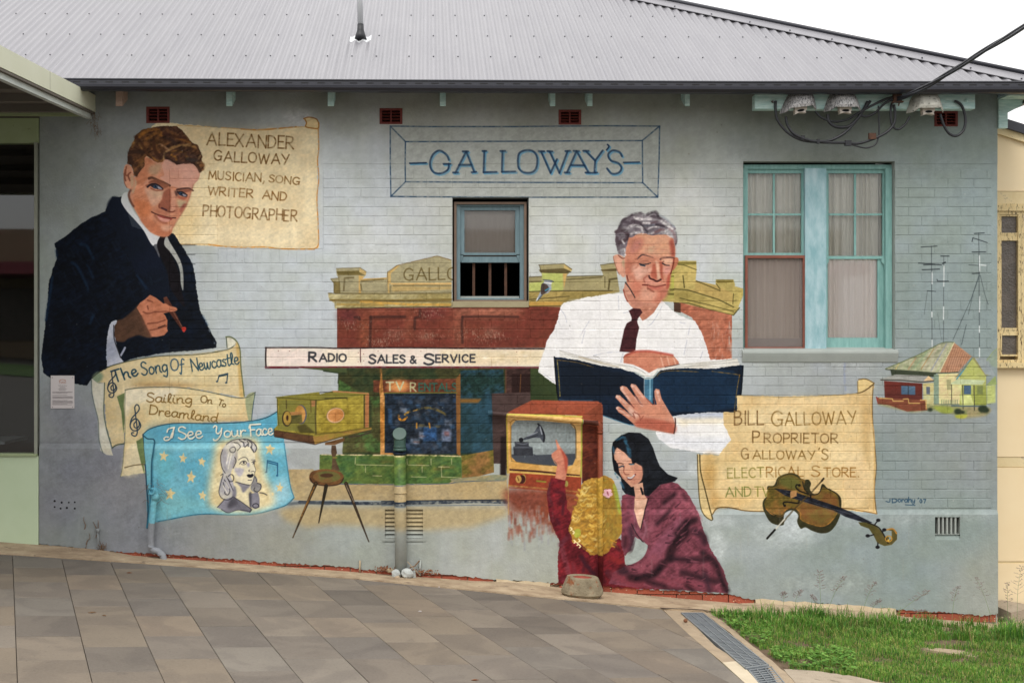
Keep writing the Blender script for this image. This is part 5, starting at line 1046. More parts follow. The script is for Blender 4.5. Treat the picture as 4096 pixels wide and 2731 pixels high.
def paint_mat(name, rough=.8, bump=.26, gain=1.0):
    m = bpy.data.materials.new(name); m.use_nodes = True
    n = m.node_tree.nodes; l = m.node_tree.links; b = n['Principled BSDF']
    b.inputs['Roughness'].default_value = rough; b.inputs['Specular IOR Level'].default_value = .12
    g = n.new('ShaderNodeNewGeometry'); sx = n.new('ShaderNodeSeparateXYZ'); l.new(g.outputs['Position'], sx.inputs[0])
    def lin(sock, k, c):
        q = n.new('ShaderNodeMath'); q.operation = 'MULTIPLY_ADD'; l.new(sock, q.inputs[0]); q.inputs[1].default_value = k; q.inputs[2].default_value = c
        return q.outputs[0]
    u = lin(sx.outputs['X'], PPM / (CX1 - CX0), (PX0 - CX0) / (CX1 - CX0))
    v = lin(sx.outputs['Z'], PPM / (CY1 - CY0), 1 - (PY0 + CAM_Z * PPM - CY0) / (CY1 - CY0))
    cb = n.new('ShaderNodeCombineXYZ'); l.new(u, cb.inputs[0]); l.new(v, cb.inputs[1])
    t = n.new('ShaderNodeTexImage'); t.image = img; t.extension = 'EXTEND'; l.new(cb.outputs[0], t.inputs['Vector'])
    # faint grime following water runs
    mp = n.new('ShaderNodeMapping'); mp.inputs['Scale'].default_value = (7, 1, 1.1); l.new(g.outputs['Position'], mp.inputs['Vector'])
    nz = n.new('ShaderNodeTexNoise'); nz.inputs['Scale'].default_value = 2.0; nz.inputs['Detail'].default_value = 7; l.new(mp.outputs[0], nz.inputs['Vector'])
    mr = n.new('ShaderNodeMapRange'); mr.inputs['From Min'].default_value = .3; mr.inputs['From Max'].default_value = .7
    mr.inputs['To Min'].default_value = .95 * gain; mr.inputs['To Max'].default_value = 1.035 * gain; l.new(nz.outputs['Fac'], mr.inputs['Value'])
    mm = n.new('ShaderNodeVectorMath'); mm.operation = 'SCALE'; l.new(t.outputs['Color'], mm.inputs[0]); l.new(mr.outputs['Result'], mm.inputs['Scale'])
    l.new(mm.outputs[0], b.inputs['Base Color'])
    n2 = n.new('ShaderNodeTexNoise'); n2.inputs['Scale'].default_value = 55; n2.inputs['Detail'].default_value = 6; l.new(g.outputs['Position'], n2.inputs['Vector'])
    n4 = n.new('ShaderNodeTexNoise'); n4.inputs['Scale'].default_value = 9; n4.inputs['Detail'].default_value = 3; l.new(g.outputs['Position'], n4.inputs['Vector'])
    ad = n.new('ShaderNodeMath'); ad.operation = 'MULTIPLY_ADD'; l.new(n4.outputs['Fac'], ad.inputs[0]); ad.inputs[1].default_value = .6; l.new(n2.outputs['Fac'], ad.inputs[2])
    bp = n.new('ShaderNodeBump'); bp.inputs['Strength'].default_value = bump; bp.inputs['Distance'].default_value = .012
    l.new(ad.outputs[0], bp.inputs['Height']); l.new(bp.outputs['Normal'], b.inputs['Normal'])
    return m
PAINT = paint_mat('painted_masonry')
PAINTP = paint_mat('painted_pipe', rough=.45, bump=.05)

M_ = {}
M_['roof'] = mat('steel_roof', '737277', .42, '7d7c80', vs=3, va=.5, spec=.5, dirt=('68676a', 6, .66), rnd_obj=.035, stretch=(1.5, .35, .35), bump=.0)
M_['gutter'] = mat('slate_gutter', '23242c', .35, '2b2c35', vs=4)
M_['slot'] = mat('gutter_slot', '0c0c10', .7)
M_['screw'] = mat('screw', '4a4a50', .5)
M_['teal'] = mat('teal_timber', '9fc6c2', .7, 'cfe6e1', vs=9, va=.35, stretch=(1, 1, 6), bump=.2, bs=60, dirt=('8a7a62', 26, .66))
M_['tealV'] = mat('teal_frame', '6c9893', .7, '86b0aa', vs=7, va=.4, stretch=(6, 6, 1), bump=.2, bs=60, dirt=('6f5844', 30, .69))
M_['tealL'] = mat('teal_mullion', '7ca4ab', .7, 'a6c0c6', vs=5, va=.35, stretch=(3, 3, 1), bump=.2, bs=60, dirt=('5f5a50', 40, .7))
M_['blueF'] = mat('blue_grey_frame', '5b727a', .6, '6f868c', vs=8, va=.4, stretch=(5, 5, 1), bump=.15, dirt=('4a3a30', 28, .68))
M_['brown'] = mat('brown_trim', '6b584a', .7, '7d6858', vs=10, va=.4, bump=.1)
M_['redF'] = mat('red_brown_frame', '76402f', .7, '8a5040', vs=12, va=.4, dirt=('4a3028', 30, .7))
M_['reveal'] = mat('grey_reveal', '8f9590', .75, '9a9f9a', vs=7, va=.4, bump=.15)
M_['vent'] = mat('terracotta_vent', '5c1c16', .7, '6e2a20', vs=20, va=.4)
M_['dark'] = mat('dark_void', '0b0b0c', .9)
M_['pink'] = mat('weathered_tail', 'a3897a', .8, 'b79d8e', vs=30, va=.5, dirt=('5a4438', 40, .6))
M_['white'] = mat('white_plastic', 'b9bbbe', .45, 'c4c6c8', vs=5)
M_['black'] = mat('black_rubber', '14151a', .5, '1d1e24', vs=20)
M_['cable'] = mat('cable_sheath', '17181d', .45, '24262c', vs=30)
M_['fuse'] = mat('lichen_cement', '8f8e90', .9, 'b9b7b4', vs=10, va=.35, stretch=(6, 6, 1), bump=.4, bs=90, dirt=('3c3c40', 22, .5))
M_['fuse2'] = mat('lichen_cement_pale', '9c9b92', .9, 'bab8ae', vs=14, va=.35, bump=.4, bs=90, dirt=('45443f', 36, .57))
M_['porc'] = mat('porcelain', 'b7aca0', .4, 'cdc3b8', vs=30, va=.4)
M_['rust'] = mat('rusty_clamp', '33241c', .8, '5c3a26', vs=40, va=.4)
M_['green'] = mat('pale_green_panel', 'b3c4a2', .6, 'becdaf', vs=3, va=.6, dirt=('9aa98c', 9, .7))
M_['fascia'] = mat('awning_fascia', 'c6c8b0', .5, 'd0d2bc', vs=2, va=.5)
M_['chan'] = mat('awning_channel', 'b9c0bb', .45, 'c8cfca', vs=6, va=.4, dirt=('8b7a60', 14, .68))
M_['soffit'] = mat('awning_soffit', '5a544c', .8, '68625a', vs=4)
M_['lint'] = mat('green_lintel', '8d9a72', .7, '9aa681', vs=5, dirt=('6d7458', 12, .62))
M_['alum'] = mat('aluminium', '8f9285', .4, '9da093', vs=10, metal=.3)
M_['plaque'] = mat('white_plaque', 'c3bcbb', .4, 'c9c3c2', vs=4)
M_['ink'] = mat('plaque_ink', '6d6668', .6)
M_['inkR'] = mat('plaque_logo', 'a5694a', .6)
M_['cream'] = mat('cream_wall', 'e0c9a0', .7, 'e8d5b0', vs=1.6, va=.6, bump=.05)
M_['creamF'] = mat('peeling_cream_frame', 'cfb784', .75, 'dcc898', vs=8, va=.4, stretch=(4, 4, 1), bump=.3, bs=50, dirt=('55442f', 16, .54))
M_['creamT'] = mat('peeling_cream_trim', 'd0bb8e', .75, 'dbc99f', vs=8, va=.4, bump=.2, dirt=('9c8c78', 16, .6))
M_['strip'] = mat('sandy_concrete', '8d7860', .9, 'b8a488', vs=5, va=.35, bump=.6, bs=120, dirt=('5d4d3f', 7, .6))
M_['stripL'] = mat('cream_cement', '9c8b70', .9, 'b8a78a', vs=12, va=.5, bump=.4, bs=90, dirt=('8a7860', 20, .64))
M_['edge'] = mat('drain_concrete', '8a7a66', .9, 'a5937a', vs=7, va=.5, bump=.5, bs=120, dirt=('5c5042', 8, .6))
M_['edgeL'] = mat('new_concrete', 'b3a68e', .9, 'c3b69e', vs=6, va=.5, bump=.2, bs=120)
M_['apron'] = mat('rough_concrete', '8f8270', .9, 'a39684', vs=8, va=.5, bump=.7, bs=70, dirt=('5d5446', 12, .58))
M_['steel'] = mat('galvanised_steel', '777d82', .5, '8b9195', vs=12, va=.4, metal=.35, dirt=('5f6468', 20, .64))
M_['soil'] = mat('soil', '4f4030', .95, '6b5844', vs=20, va=.5, bump=.6, bs=80)
M_['joint'] = mat('paver_bed', '4d4741', .95, '5c554d', vs=30)
M_['road'] = mat('asphalt', '55544f', .9, '63615c', vs=20, va=.5, bump=.3, bs=200)
M_['redbrick'] = mat('red_brick', '8a4431', .9, 'a2533c', vs=14, va=.5, bump=.4, bs=90, rnd_obj=.18, dirt=('5f3226', 14, .58))
M_['pot'] = mat('old_concrete_pot', '6b604c', .95, '948870', vs=9, va=.4, bump=.9, bs=50, dirt=('7f4a28', 8, .56))
M_['potin'] = mat('pot_red_inside', '9c4a3c', .8, '87402f', vs=20)
M_['twig'] = mat('dry_twig', '5e4632', .9, '7d6248', vs=30)
M_['leafd'] = mat('dead_leaf', '5f3a26', .9, '84583a', vs=30)
M_['curt'] = mat('net_curtain', 'cccabe', .9, 'dad8cc', vs=3, va=.5, stretch=(14, 1, .8))
M_['curt2'] = mat('pink_curtain', 'f2e8e0', .9, 'f8f0ea', vs=2, va=.5, stretch=(8, 1, .6), dirt=('6a6c7c', 5, .72))
M_['screen'] = mat('fly_screen', '6f6460', .9, '81756f', vs=4, va=.5, stretch=(7, 1, .5))
M_['blind'] = mat('brown_blind', '9a928a', .9, 'a8a098', vs=6, va=.5, stretch=(8, 1, 1))
M_['room'] = mat('room_inside', '1c1a19', .9, '26231f', vs=3)
M_['table'] = mat('table_top', '8a8f92', .5, '9aa0a3', vs=3)
M_['obs'] = mat('obscure_pane', '4a443e', .12, '655c54', vs=6, va=.4, bump=.6, bs=60)
M_['sill'] = mat('khaki_sill', '8c8163', .75, '9a9072', vs=8, bump=.2)
M_['opp'] = mat('opposite_wall', '8b7b66', .85, '97866f', vs=2)
M_['oppr'] = mat('opposite_posts', '7a3440', .6, '8a404c', vs=3)
M_['verge'] = mat('far_verge', '3f5a2a', .95, '4d6a34', vs=1)

def glass(name, tint, rough=.03, alpha=.35):
    """window pane: clear part shows what is behind, the rest mirrors the street"""
    m = bpy.data.materials.new(name); m.use_nodes = True; n = m.node_tree.nodes; l = m.node_tree.links
    n.remove(n['Principled BSDF']); o = n['Material Output']
    tr = n.new('ShaderNodeBsdfTransparent'); tr.inputs[0].default_value = tint
    gl = n.new('ShaderNodeBsdfGlossy'); gl.inputs['Roughness'].default_value = rough
    fr = n.new('ShaderNodeFresnel'); fr.inputs[0].default_value = 1.5
    mu = n.new('ShaderNodeMath'); mu.operation = 'MULTIPLY_ADD'; mu.inputs[1].default_value = 1.0; mu.inputs[2].default_value = alpha; mu.use_clamp = True
    l.new(fr.outputs[0], mu.inputs[0]); ms = n.new('ShaderNodeMixShader'); l.new(mu.outputs[0], ms.inputs[0])
    l.new(tr.outputs[0], ms.inputs[1]); l.new(gl.outputs[0], ms.inputs[2]); l.new(ms.outputs[0], o.inputs['Surface'])
    return m
M_['glass'] = glass('window_glass', (1, 1, 1, 1), .04, .0)
M_['glassD'] = glass('shop_glass', (.75, .78, .78, 1), .02, .07)

# ------------------------------------------------------------------
# ground
# ------------------------------------------------------------------
def gp(x, y, dz=0): return Vector((x, y, gz(x, y) + dz))
g = MB(); g.quad(gp(-150, -200, -.09), gp(150, -200, -.09), gp(150, 200, -.09), gp(-150, 200, -.09))
g.build('ground', M_['road'], kind='structure')

STRIP = [(-3000, 2010), (0, 2215), (827, 2271), (1400, 2313), (2152, 2387), (2660, 2437), (2950, 2452), (3300, 2476), (4100, 2540), (4700, 2590)]
sp = [G(*p) for p in STRIP]
strip = MB()
def wallz(x):
    return float(np.interp(PX0 + x * PPM, [150, 430, 520, 1900, 2050, 2250, 2950, 3050, 3500, 3620, 4000, 4100], [.02, .015, -.022, -.022, .0, -.025, -.05, -.025, -.025, -.06, -.06, .0]))
top = []
for i in range(len(sp) - 1):
    for k in range(12):
        t = k / 12; a = sp[i].lerp(sp[i + 1], t); top.append((a.x, a.y + rnd.uniform(-.006, .006)))
top.append((sp[-1].x, sp[-1].y))
for (x0, y0), (x1, y1) in zip(top, top[1:]):
    j0, j1 = rnd.uniform(0, .004), rnd.uniform(0, .004)
    strip.quad(gp(x0, y0, .012), gp(x1, y1, .012), gp(x1, .06, wallz(x1)), gp(x0, .06, wallz(x0)))
    strip.quad(gp(x0, y0, -.08), gp(x1, y1, -.08), gp(x1, y1, .012), gp(x0, y0, .012))
strip.build('concrete_strip', M_['strip'], kind='structure')

def clip(poly, a, b):
    """keep part of plan polygon left of line a->b"""
    out = []; n = len(poly)
    def sd(p): return (b[0] - a[0]) * (p[1] - a[1]) - (b[1] - a[1]) * (p[0] - a[0])
    for i in range(n):
        p, q = poly[i], poly[(i + 1) % n]; sp_, sq = sd(p), sd(q)
        if sp_ >= 0: out.append(p)
        if sp_ * sq < 0:
            t = sp_ / (sp_ - sq); out.append((p[0] + (q[0] - p[0]) * t, p[1] + (q[1] - p[1]) * t))
    return out

def paver_mat():
    m = mat('stone_paver', '57504a', .78, '8b837b', vs=60, va=.6, bump=.22, bs=110, det=8)
    n = m.node_tree.nodes; l = m.node_tree.links; b = n['Principled BSDF']
    src = b.inputs['Base Color'].links[0].from_socket
    oi = n.new('ShaderNodeObjectInfo'); cr = n.new('ShaderNodeValToRGB'); cr.color_ramp.interpolation = 'LINEAR'
    cols = ['4b453e', '625a51', '736a5f', '544d45', '7d6e5c', '6b6760', '5a5147', '786c5c', '5c5650', '6f6353']
    while len(cr.color_ramp.elements) < len(cols): cr.color_ramp.elements.new(.5)
    for i, c in enumerate(cols): cr.color_ramp.elements[i].position = i / len(cols); cr.color_ramp.elements[i].color = srgb(c)
    l.new(oi.outputs['Random'], cr.inputs['Fac'])
    # per-stone veining: noise shifted by the stone's own random number
    g = n.new('ShaderNodeNewGeometry'); va = n.new('ShaderNodeVectorMath'); va.operation = 'ADD'
    sc = n.new('ShaderNodeVectorMath'); sc.operation = 'SCALE'; cmb = n.new('ShaderNodeCombineXYZ')
    for k in range(3): l.new(oi.outputs['Random'], cmb.inputs[k])
    l.new(cmb.outputs[0], sc.inputs[0]); sc.inputs['Scale'].default_value = 40
    l.new(g.outputs['Position'], va.inputs[0]); l.new(sc.outputs[0], va.inputs[1])
    nz = n.new('ShaderNodeTexNoise'); nz.inputs['Scale'].default_value = 1.6; nz.inputs['Detail'].default_value = 3; nz.inputs['Distortion'].default_value = 1.6
    l.new(va.outputs[0], nz.inputs['Vector'])
    r2 = n.new('ShaderNodeValToRGB'); e = r2.color_ramp.elements; e[0].position = .38; e[0].color = (.84, .83, .83, 1); e[1].position = .6; e[1].color = (1.12, 1.12, 1.10, 1)
    e2 = r2.color_ramp.elements.new(.49); e2.color = (.95, .94, .93, 1); e3 = r2.color_ramp.elements.new(.505); e3.color = (1.06, 1.05, 1.03, 1)
    l.new(nz.outputs['Fac'], r2.inputs['Fac'])
    mu = n.new('ShaderNodeMixRGB'); mu.blend_type = 'MULTIPLY'; mu.inputs['Fac'].default_value = 1; l.new(cr.outputs['Color'], mu.inputs['Color1']); l.new(r2.outputs['Color'], mu.inputs['Color2'])
    g3 = n.new('ShaderNodeTexNoise'); g3.inputs['Scale'].default_value = .9; g3.inputs['Detail'].default_value = 7; g3.inputs['Roughness'].default_value = .65; l.new(g.outputs['Position'], g3.inputs['Vector'])
    r3 = n.new('ShaderNodeMapRange'); r3.inputs['From Min'].default_value = .35; r3.inputs['From Max'].default_value = .65; r3.inputs['To Min'].default_value = .84; r3.inputs['To Max'].default_value = 1.07; l.new(g3.outputs['Fac'], r3.inputs['Value'])
    g4 = n.new('ShaderNodeTexNoise'); g4.inputs['Scale'].default_value = 45; g4.inputs['Detail'].default_value = 3; l.new(g.outputs['Position'], g4.inputs['Vector'])
    r4 = n.new('ShaderNodeMapRange'); r4.inputs['From Min'].default_value = .30; r4.inputs['From Max'].default_value = .38; r4.inputs['To Min'].default_value = .72; r4.inputs['To Max'].default_value = 1; l.new(g4.outputs['Fac'], r4.inputs['Value'])
    m34 = n.new('ShaderNodeMath'); m34.operation = 'MULTIPLY'; l.new(r3.outputs[0], m34.inputs[0]); l.new(r4.outputs[0], m34.inputs[1])
    sc2 = n.new('ShaderNodeVectorMath'); sc2.operation = 'SCALE'; l.new(mu.outputs['Color'], sc2.inputs[0]); l.new(m34.outputs[0], sc2.inputs['Scale']); mu = sc2
    m2 = n.new('ShaderNodeMixRGB'); m2.inputs['Fac'].default_value = .25; l.new(mu.outputs[0], m2.inputs['Color1']); l.new(src, m2.inputs['Color2'])
    l.new(m2.outputs['Color'], b.inputs['Base Color'])
    return m
M_['paver'] = paver_mat()

DE0, DE1 = G(2652, 2438), G(2982, 2731)                     # paving edge beside the drain
v2 = Vector((-1702, 4900)).normalized(); u2 = Vector((v2.y, -v2.x))
bed = MB()
_far = [(-9, sp[1].y - .02), (sp[1].x, sp[1].y - .02)] + [(p.x, p.y - .02) for p in sp[2:6]]
_e = DE0 + (DE1 - DE0) * 3.2
bed.poly([gp(x, y, -.028) for x, y in _far] + [gp(_e.x, _e.y, -.028), gp(-9, _e.y, -.028)])
pavement = bed.build('pavement', M_['joint'], kind='structure')
o0 = G(70, 2731)
PW, PL = .4065, .598
# joints across each row of stones, read off the photograph (column -> photo y near its middle)
anch = {0: (200, 2638), 1: (480, 2585), 2: (745, 2632), 3: (1010, 2585), 4: (1300, 2630), 5: (1500, 2545), -1: (30, 2588)}
npav = 0
lines = [(sp[i], sp[i + 1]) for i in range(1, 5)]
for c in range(-9, 19):
    if c in anch:
        q = G(*anch[c]); off = (Vector((q.x, q.y)) - Vector((o0.x, o0.y))).dot(v2)
    else:
        off = (c * .37 % 1) * PL + rnd.choice([0, .3, .15])
    for r_ in range(-9, 9):
        a = off + r_ * PL; g_ = .0021
        cor = []
        for (uu, vv) in ((c * PW + g_, a + g_), ((c + 1) * PW - g_, a + g_), ((c + 1) * PW - g_, a + PL - g_), (c * PW + g_, a + PL - g_)):
            p = Vector((o0.x, o0.y)) + u2 * uu + v2 * vv; cor.append((p.x, p.y))
        for (p, q) in lines:                                  # stay on the street side of the strip
            cx = sum(k[0] for k in cor) / len(cor) if cor else 0
            if cor and p.x - .6 <= cx <= q.x + .6:
                cor = clip(cor, (q.x, q.y - .004), (p.x, p.y - .004))
        if cor: cor = clip(cor, (DE0.x - .004, DE0.y), (DE1.x - .004, DE1.y)) if False else clip(cor, (DE1.x - .006, DE1.y), (DE0.x - .006, DE0.y))
        if len(cor) < 3: continue
        cx = sum(k[0] for k in cor) / len(cor); cy = sum(k[1] for k in cor) / len(cor)
        # photo position of the stone, keep what the photo (and a step aside) could show
        dd = cy + CAM_D
        if dd < 4.8: continue
        ix = PX0 + FPX * cx / dd
        if ix < -900 or ix > 4600: continue
        area = abs(sum(cor[i][0] * cor[(i + 1) % len(cor)][1] - cor[(i + 1) % len(cor)][0] * cor[i][1] for i in range(len(cor)))) / 2
        if area < .004: continue
        h = rnd.uniform(-.0012, .0012)
        b_ = MB(); ctr = gp(cx, cy, h); topv = [gp(x, y, h) - ctr for x, y in cor]
        ins = [v + (Vector((0, 0, 0)) - v) * (.003 / max(v.length, .02)) for v in topv]
        low = [v - Vector((0, 0, .028)) for v in topv]; mid = [v - Vector((0, 0, .002)) for v in topv]
        b_.loft([low, mid, ins]); o = b_.build('paver', M_['paver'], pavement); o.location = ctr
        npav += 1
print('pavers', npav)

# drain edging, grates, apron, soil
def strip_poly(name, pxs, m, h0=.0, th=.08, kind='structure', jit=0):
    p = [G(*q) for q in pxs]; b_ = MB()
    topv = [v + Vector((0, 0, h0)) for v in p]
    b_.prism(topv, (0, 0, -th)); return b_.build(name, m, kind=kind)
def jag(pts, step=22, amp=5):
    out = []
    for (x0, y0), (x1, y1) in zip(pts, pts[1:] + pts[:1]):
        n = max(1, int(math.hypot(x1 - x0, y1 - y0) / step))
        for k in range(n):
            t = k / n; out.append((x0 + (x1 - x0) * t + (rnd.uniform(-amp, amp) if k else 0), y0 + (y1 - y0) * t + (rnd.uniform(-amp, amp) * .5 if k else 0)))
    return out
strip_poly('drain_edging', [(2654, 2439), (2700, 2443), (2733, 2455), (2864, 2585), (2955, 2642), (2890, 2648), (2820, 2590), (2760, 2540)], M_['edge'], .001)
strip_poly('drain_edging', [(2890, 2648), (2955, 2642), (3020, 2712), (3100, 2810), (3230, 2980), (3180, 2980), (3060, 2810), (2983, 2733)], M_['edgeL'], .002)
strip_poly('drain_edging', jag([(2812, 2446), (2850, 2452), (2960, 2540), (3060, 2620), (3150, 2690), (3240, 2790), (3390, 2980), (3290, 2980), (3150, 2790), (3072, 2668), (2960, 2562)], 26, 4), M_['edge'], .0)
strip_poly('drain_edging', jag([(2660, 2436), (2830, 2440), (2870, 2456), (2815, 2458), (2720, 2456)], 26, 3), M_['edge'], -.002)
strip_poly('apron', jag([(3135, 2676), (3250, 2682), (3420, 2706), (3560, 2738), (3900, 2800), (4700, 2990), (3380, 2990), (3230, 2790)], 24, 4), M_['apron'], .004)
strip_poly('lawn_soil', [(2840, 2446), (3300, 2478), (4100, 2542), (5400, 2640), (5400, 2990), (4400, 2960), (3560, 2735), (3150, 2690)], M_['soil'], -.012)
slab = strip_poly('buried_slab', jag([(3660, 2583), (3760, 2592), (3850, 2602), (3915, 2620), (3905, 2628), (3800, 2612), (3680, 2592)], 22, 2), M_['edge'], .004, th=.05, kind=None)
tag(slab, 'pale concrete slab edge showing through the lawn', 'slab')

def grate(name, q, n, lbl, lift):
    """q: four ground corners far-left, far-right, near-right, near-left"""
    a, b, c, d = [G(*k) + Vector((0, 0, lift)) for k in q]
    t = thing(name, lbl, 'drain grate', tuple((a + b + c + d) / 4)); parts = []
    fr = MB()
    for p, q2 in ((a, b), (d, c)):
        along = (d - a).normalized() * .022 * (1 if p is a else -1)
        fr.prism([p, q2, q2 + along, p + along], (0, 0, -.03))
    for p, q2 in ((a, d), (b, c)):
        cr = (b - a).normalized() * .012 * (1 if p is a else -1)
        fr.prism([p, q2, q2 + cr, p + cr], (0, 0, -.03))
    parts.append(fr.build('frame', M_['steel']))
    for s in (.34, .68):
        p, q2 = a.lerp(b, s), d.lerp(c, s); cr = (b - a).normalized() * .008
        e = MB().prism([p, q2, q2 + cr, p + cr], (0, 0, -.02)).build('rail', M_['steel']); parts.append(e)
    for k in range(1, n):
        s = k / n; p, q2 = a.lerp(d, s), b.lerp(c, s); al = (d - a).normalized() * ((d - a).length / n * .42)
        e = MB().prism([p, q2, q2 + al, p + al], (0, 0, -.018))
        for vi in range(len(e.v)): e.v[vi] = (e.v[vi][0], e.v[vi][1], e.v[vi][2] - .003)
        parts.append(e.build('bar', M_['steel']))
    pit = MB().poly([v - Vector((0, 0, .045)) for v in (a, b, c, d)]); parts.append(pit.build('pit', M_['dark']))
    adopt(t, parts); return t
grate('drain_grate', ((2723, 2453), (2812, 2453), (3077, 2663), (2982, 2677)), 44, 'galvanised drain grate running from the wall towards the street', .012)
grate('drain_grate', ((2992, 2678), (3085, 2664), (3330, 2960), (3220, 2960)), 30, 'lower second length of galvanised drain grate at the bottom of the picture', .004)
nut = MB(); c = G(2742, 2488)
nut.loft([[c + Vector((r * math.cos(a), r * math.sin(a), h)) for a in (k * .785 for k in range(8))] for r, h in ((.006, .0), (.016, .008), (.018, .018), (.012, .028), (.004, .032))])
tag(nut.build('seed_pod', M_['leafd'], smooth=True), 'small round brown seed pod lying left of the drain grate', 'seed pod')
# ------------------------------------------------------------------
# the painted brick building
# ------------------------------------------------------------------
BLD = thing('painted_brick_building', 'single storey brick building with a grey blue painted mural wall and grey steel roof', 'building', (1.0, 0, gz(1, 0)))
def part(mb, name, m, parent=None, kind=None, smooth=False):
    o = mb.build(name, m, kind=kind, smooth=smooth); p = parent or BLD
    o.parent = p; o.matrix_parent_inverse = p.matrix_world.inverted() if False else Matrix.Translation(-BLD.location)
    return o
def sub(mb, name, m, par, smooth=False, kind=None):
    """sub-part in world coordinates under a part that itself has identity placement"""
    o = mb.build(name, m, kind=kind, smooth=smooth); o.parent = par; return o

WL, WR = 158, 3990
openings = [(586, 428, 678, 492), (1519, 434, 1609, 496), (2235, 440, 2324, 498), (3738, 445, 3830, 505),
            (1810, 790, 2115, 1228), (2973, 645, 3579, 1418), (1540, 2035, 1692, 2150), (3738, 2066, 3838, 2135)]
base_pts = [(158, 2172), (417, 2201), (655, 2213), (1000, 2240), (1387, 2266), (1500, 2280), (1753, 2293), (2000, 2316), (2229, 2330), (2413, 2343), (2919, 2374), (2990, 2392), (3300, 2412), (3560, 2432), (3600, 2436), (3780, 2446), (3930, 2461), (3991, 2450)]
def base_y(x):
    for (a, b), (c, d) in zip(base_pts, base_pts[1:]):
        if a <= x <= c: return b + (d - b) * (x - a) / (c - a)
    return base_pts[-1][1]
def columns(x0, x1, ytop, ybot, step=16):
    xs = {x0, x1}
    x = x0
    while x < x1: xs.add(x); x += step
    for o in openings:
        for e in (o[0], o[2]):
            if x0 < e < x1: xs.add(e)
    xs = sorted(xs); cols = []
    jy = {}
    for x in xs: jy[x] = ybot(x) if callable(ybot) else ybot
    for a, b in zip(xs, xs[1:]):
        m = (a + b) / 2
        ivs = [(ytop, None)]
        cuts = sorted([(o[1], o[3]) for o in openings if o[0] < m < o[2]])
        cur = ytop; res = []
        for (c0, c1) in cuts:
            if c0 <= cur < c1: cur = c1; continue
            if c0 > cur and c0 < max(jy[a], jy[b]): res.append((cur, c0, c0)); cur = c1
        if cur < min(jy[a], jy[b]): res.append((cur, jy[a], jy[b]))
        for (t, ba, bb) in res: cols.append((a, b, t, ba, bb))
    return cols
def surf(mb, cols, Y, Yb=None, bevel=0):
    """wall skin at depth Y in wall-plane units, with lips back to Yb"""
    def q(x, y, d): v = W(x, y, 0); return (v.x, d, v.z)
    for (a, b, t, ba, bb) in cols:
        mb.quad(q(a, t + bevel, Y), q(a, ba, Y), q(b, bb, Y), q(b, t + bevel, Y))
        if Yb is not None:
            mb.quad(q(a, t, Yb), q(a, t + bevel, Y), q(b, t + bevel, Y), q(b, t, Yb))
            mb.quad(q(a, ba, Y), q(a, ba, Yb), q(b, bb, Yb), q(b, bb, Y))
# core behind everything (mortar level)
core = MB(); surf(core, columns(WL, WR, 330, lambda x: base_y(x) + 1), .0034)
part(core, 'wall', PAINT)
# smooth render areas standing proud of the mortar
rb = random.Random(21)
jl = {}
def jagbase(x):
    if x not in jl: jl[x] = base_y(x) + rb.uniform(-4, 4)
    return jl[x]
sm = MB()
surf(sm, columns(WL, WR, 330, 655), .0, .004)
surf(sm, columns(WL, 677, 655, 1768), .0, .006)
surf(sm, columns(872, 1292, 655, 995), .0, .006)
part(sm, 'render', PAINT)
pl = MB()
surf(pl, columns(WL, 2400, 1768, jagbase, 8), -.012, .006, bevel=24)
surf(pl, columns(2400, WR, 2034, jagbase, 8), -.012, .006, bevel=22)
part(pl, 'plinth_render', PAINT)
# bricks
CRS = 37.6; Y0 = 1053.5; BLEN = 104.3; JX = 870.4
def brick_mesh(w, h, cache={}):
    k = (round(w * 1000), round(h * 1000))
    if k in cache: return cache[k]
    c, d = .0042, .012
    b_ = MB()
    def ring(i, y): return [(-w / 2 + i, y, -h / 2 + i), (w / 2 - i, y, -h / 2 + i), (w / 2 - i, y, h / 2 - i), (-w / 2 + i, y, h / 2 - i)]
    b_.loft([ring(0, d), ring(0, .0022), ring(c, 0)])
    cache[k] = b_.build('brick', PAINT, mesh_only=True); return cache[k]
cand = []
def inside_open(x0, x1, y0, y1):
    for o in openings + [(872, 640, 1292, 995), (2973, 1418, 3590, 1440)]:
        if x0 < o[2] and x1 > o[0] and y0 < o[3] and y1 > o[1]: return o
    return None
for k in range(-10, 27):
    yt = Y0 + CRS * k; yb = yt + CRS
    for (xa, xb, ymax) in ((677, 2400, 1768), (2400, 3966, 2034)):
        if yb > ymax + 2: continue
        st = JX + (0 if k % 2 else BLEN / 2); n = math.floor((xa - st) / BLEN); x = st + n * BLEN
        while x < xb:
            x0, x1 = max(x, xa), min(x + BLEN, xb)
            segs = [(x0, x1)]
            for o in openings + [(872, 640, 1292, 1052.5)]:
                if yt < o[3] - 3 and yb > o[1] + 3:
                    ns = []
                    for (a, b) in segs:
                        if b <= o[0] or a >= o[2]: ns.append((a, b)); continue
                        if a < o[0]: ns.append((a, o[0]))
                        if b > o[2]: ns.append((o[2], b))
                    segs = ns
            for (a, b) in segs:
                if b - a > 9: cand.append((a, b, yt, yb))
            x += BLEN
for i in range(12):                                            # soldier course under the bricked-up opening
    cand.append((872 + 35 * i, 872 + 35 * (i + 1), 996, 1053))
gap = 1.5
cand.sort(key=lambda c: (-(c[1] - c[0]) * (c[3] - c[2]) > -3900, math.hypot((c[0] + c[1]) / 2 - 1850, (c[2] + c[3]) / 2 - 1365)))
rest = MB()
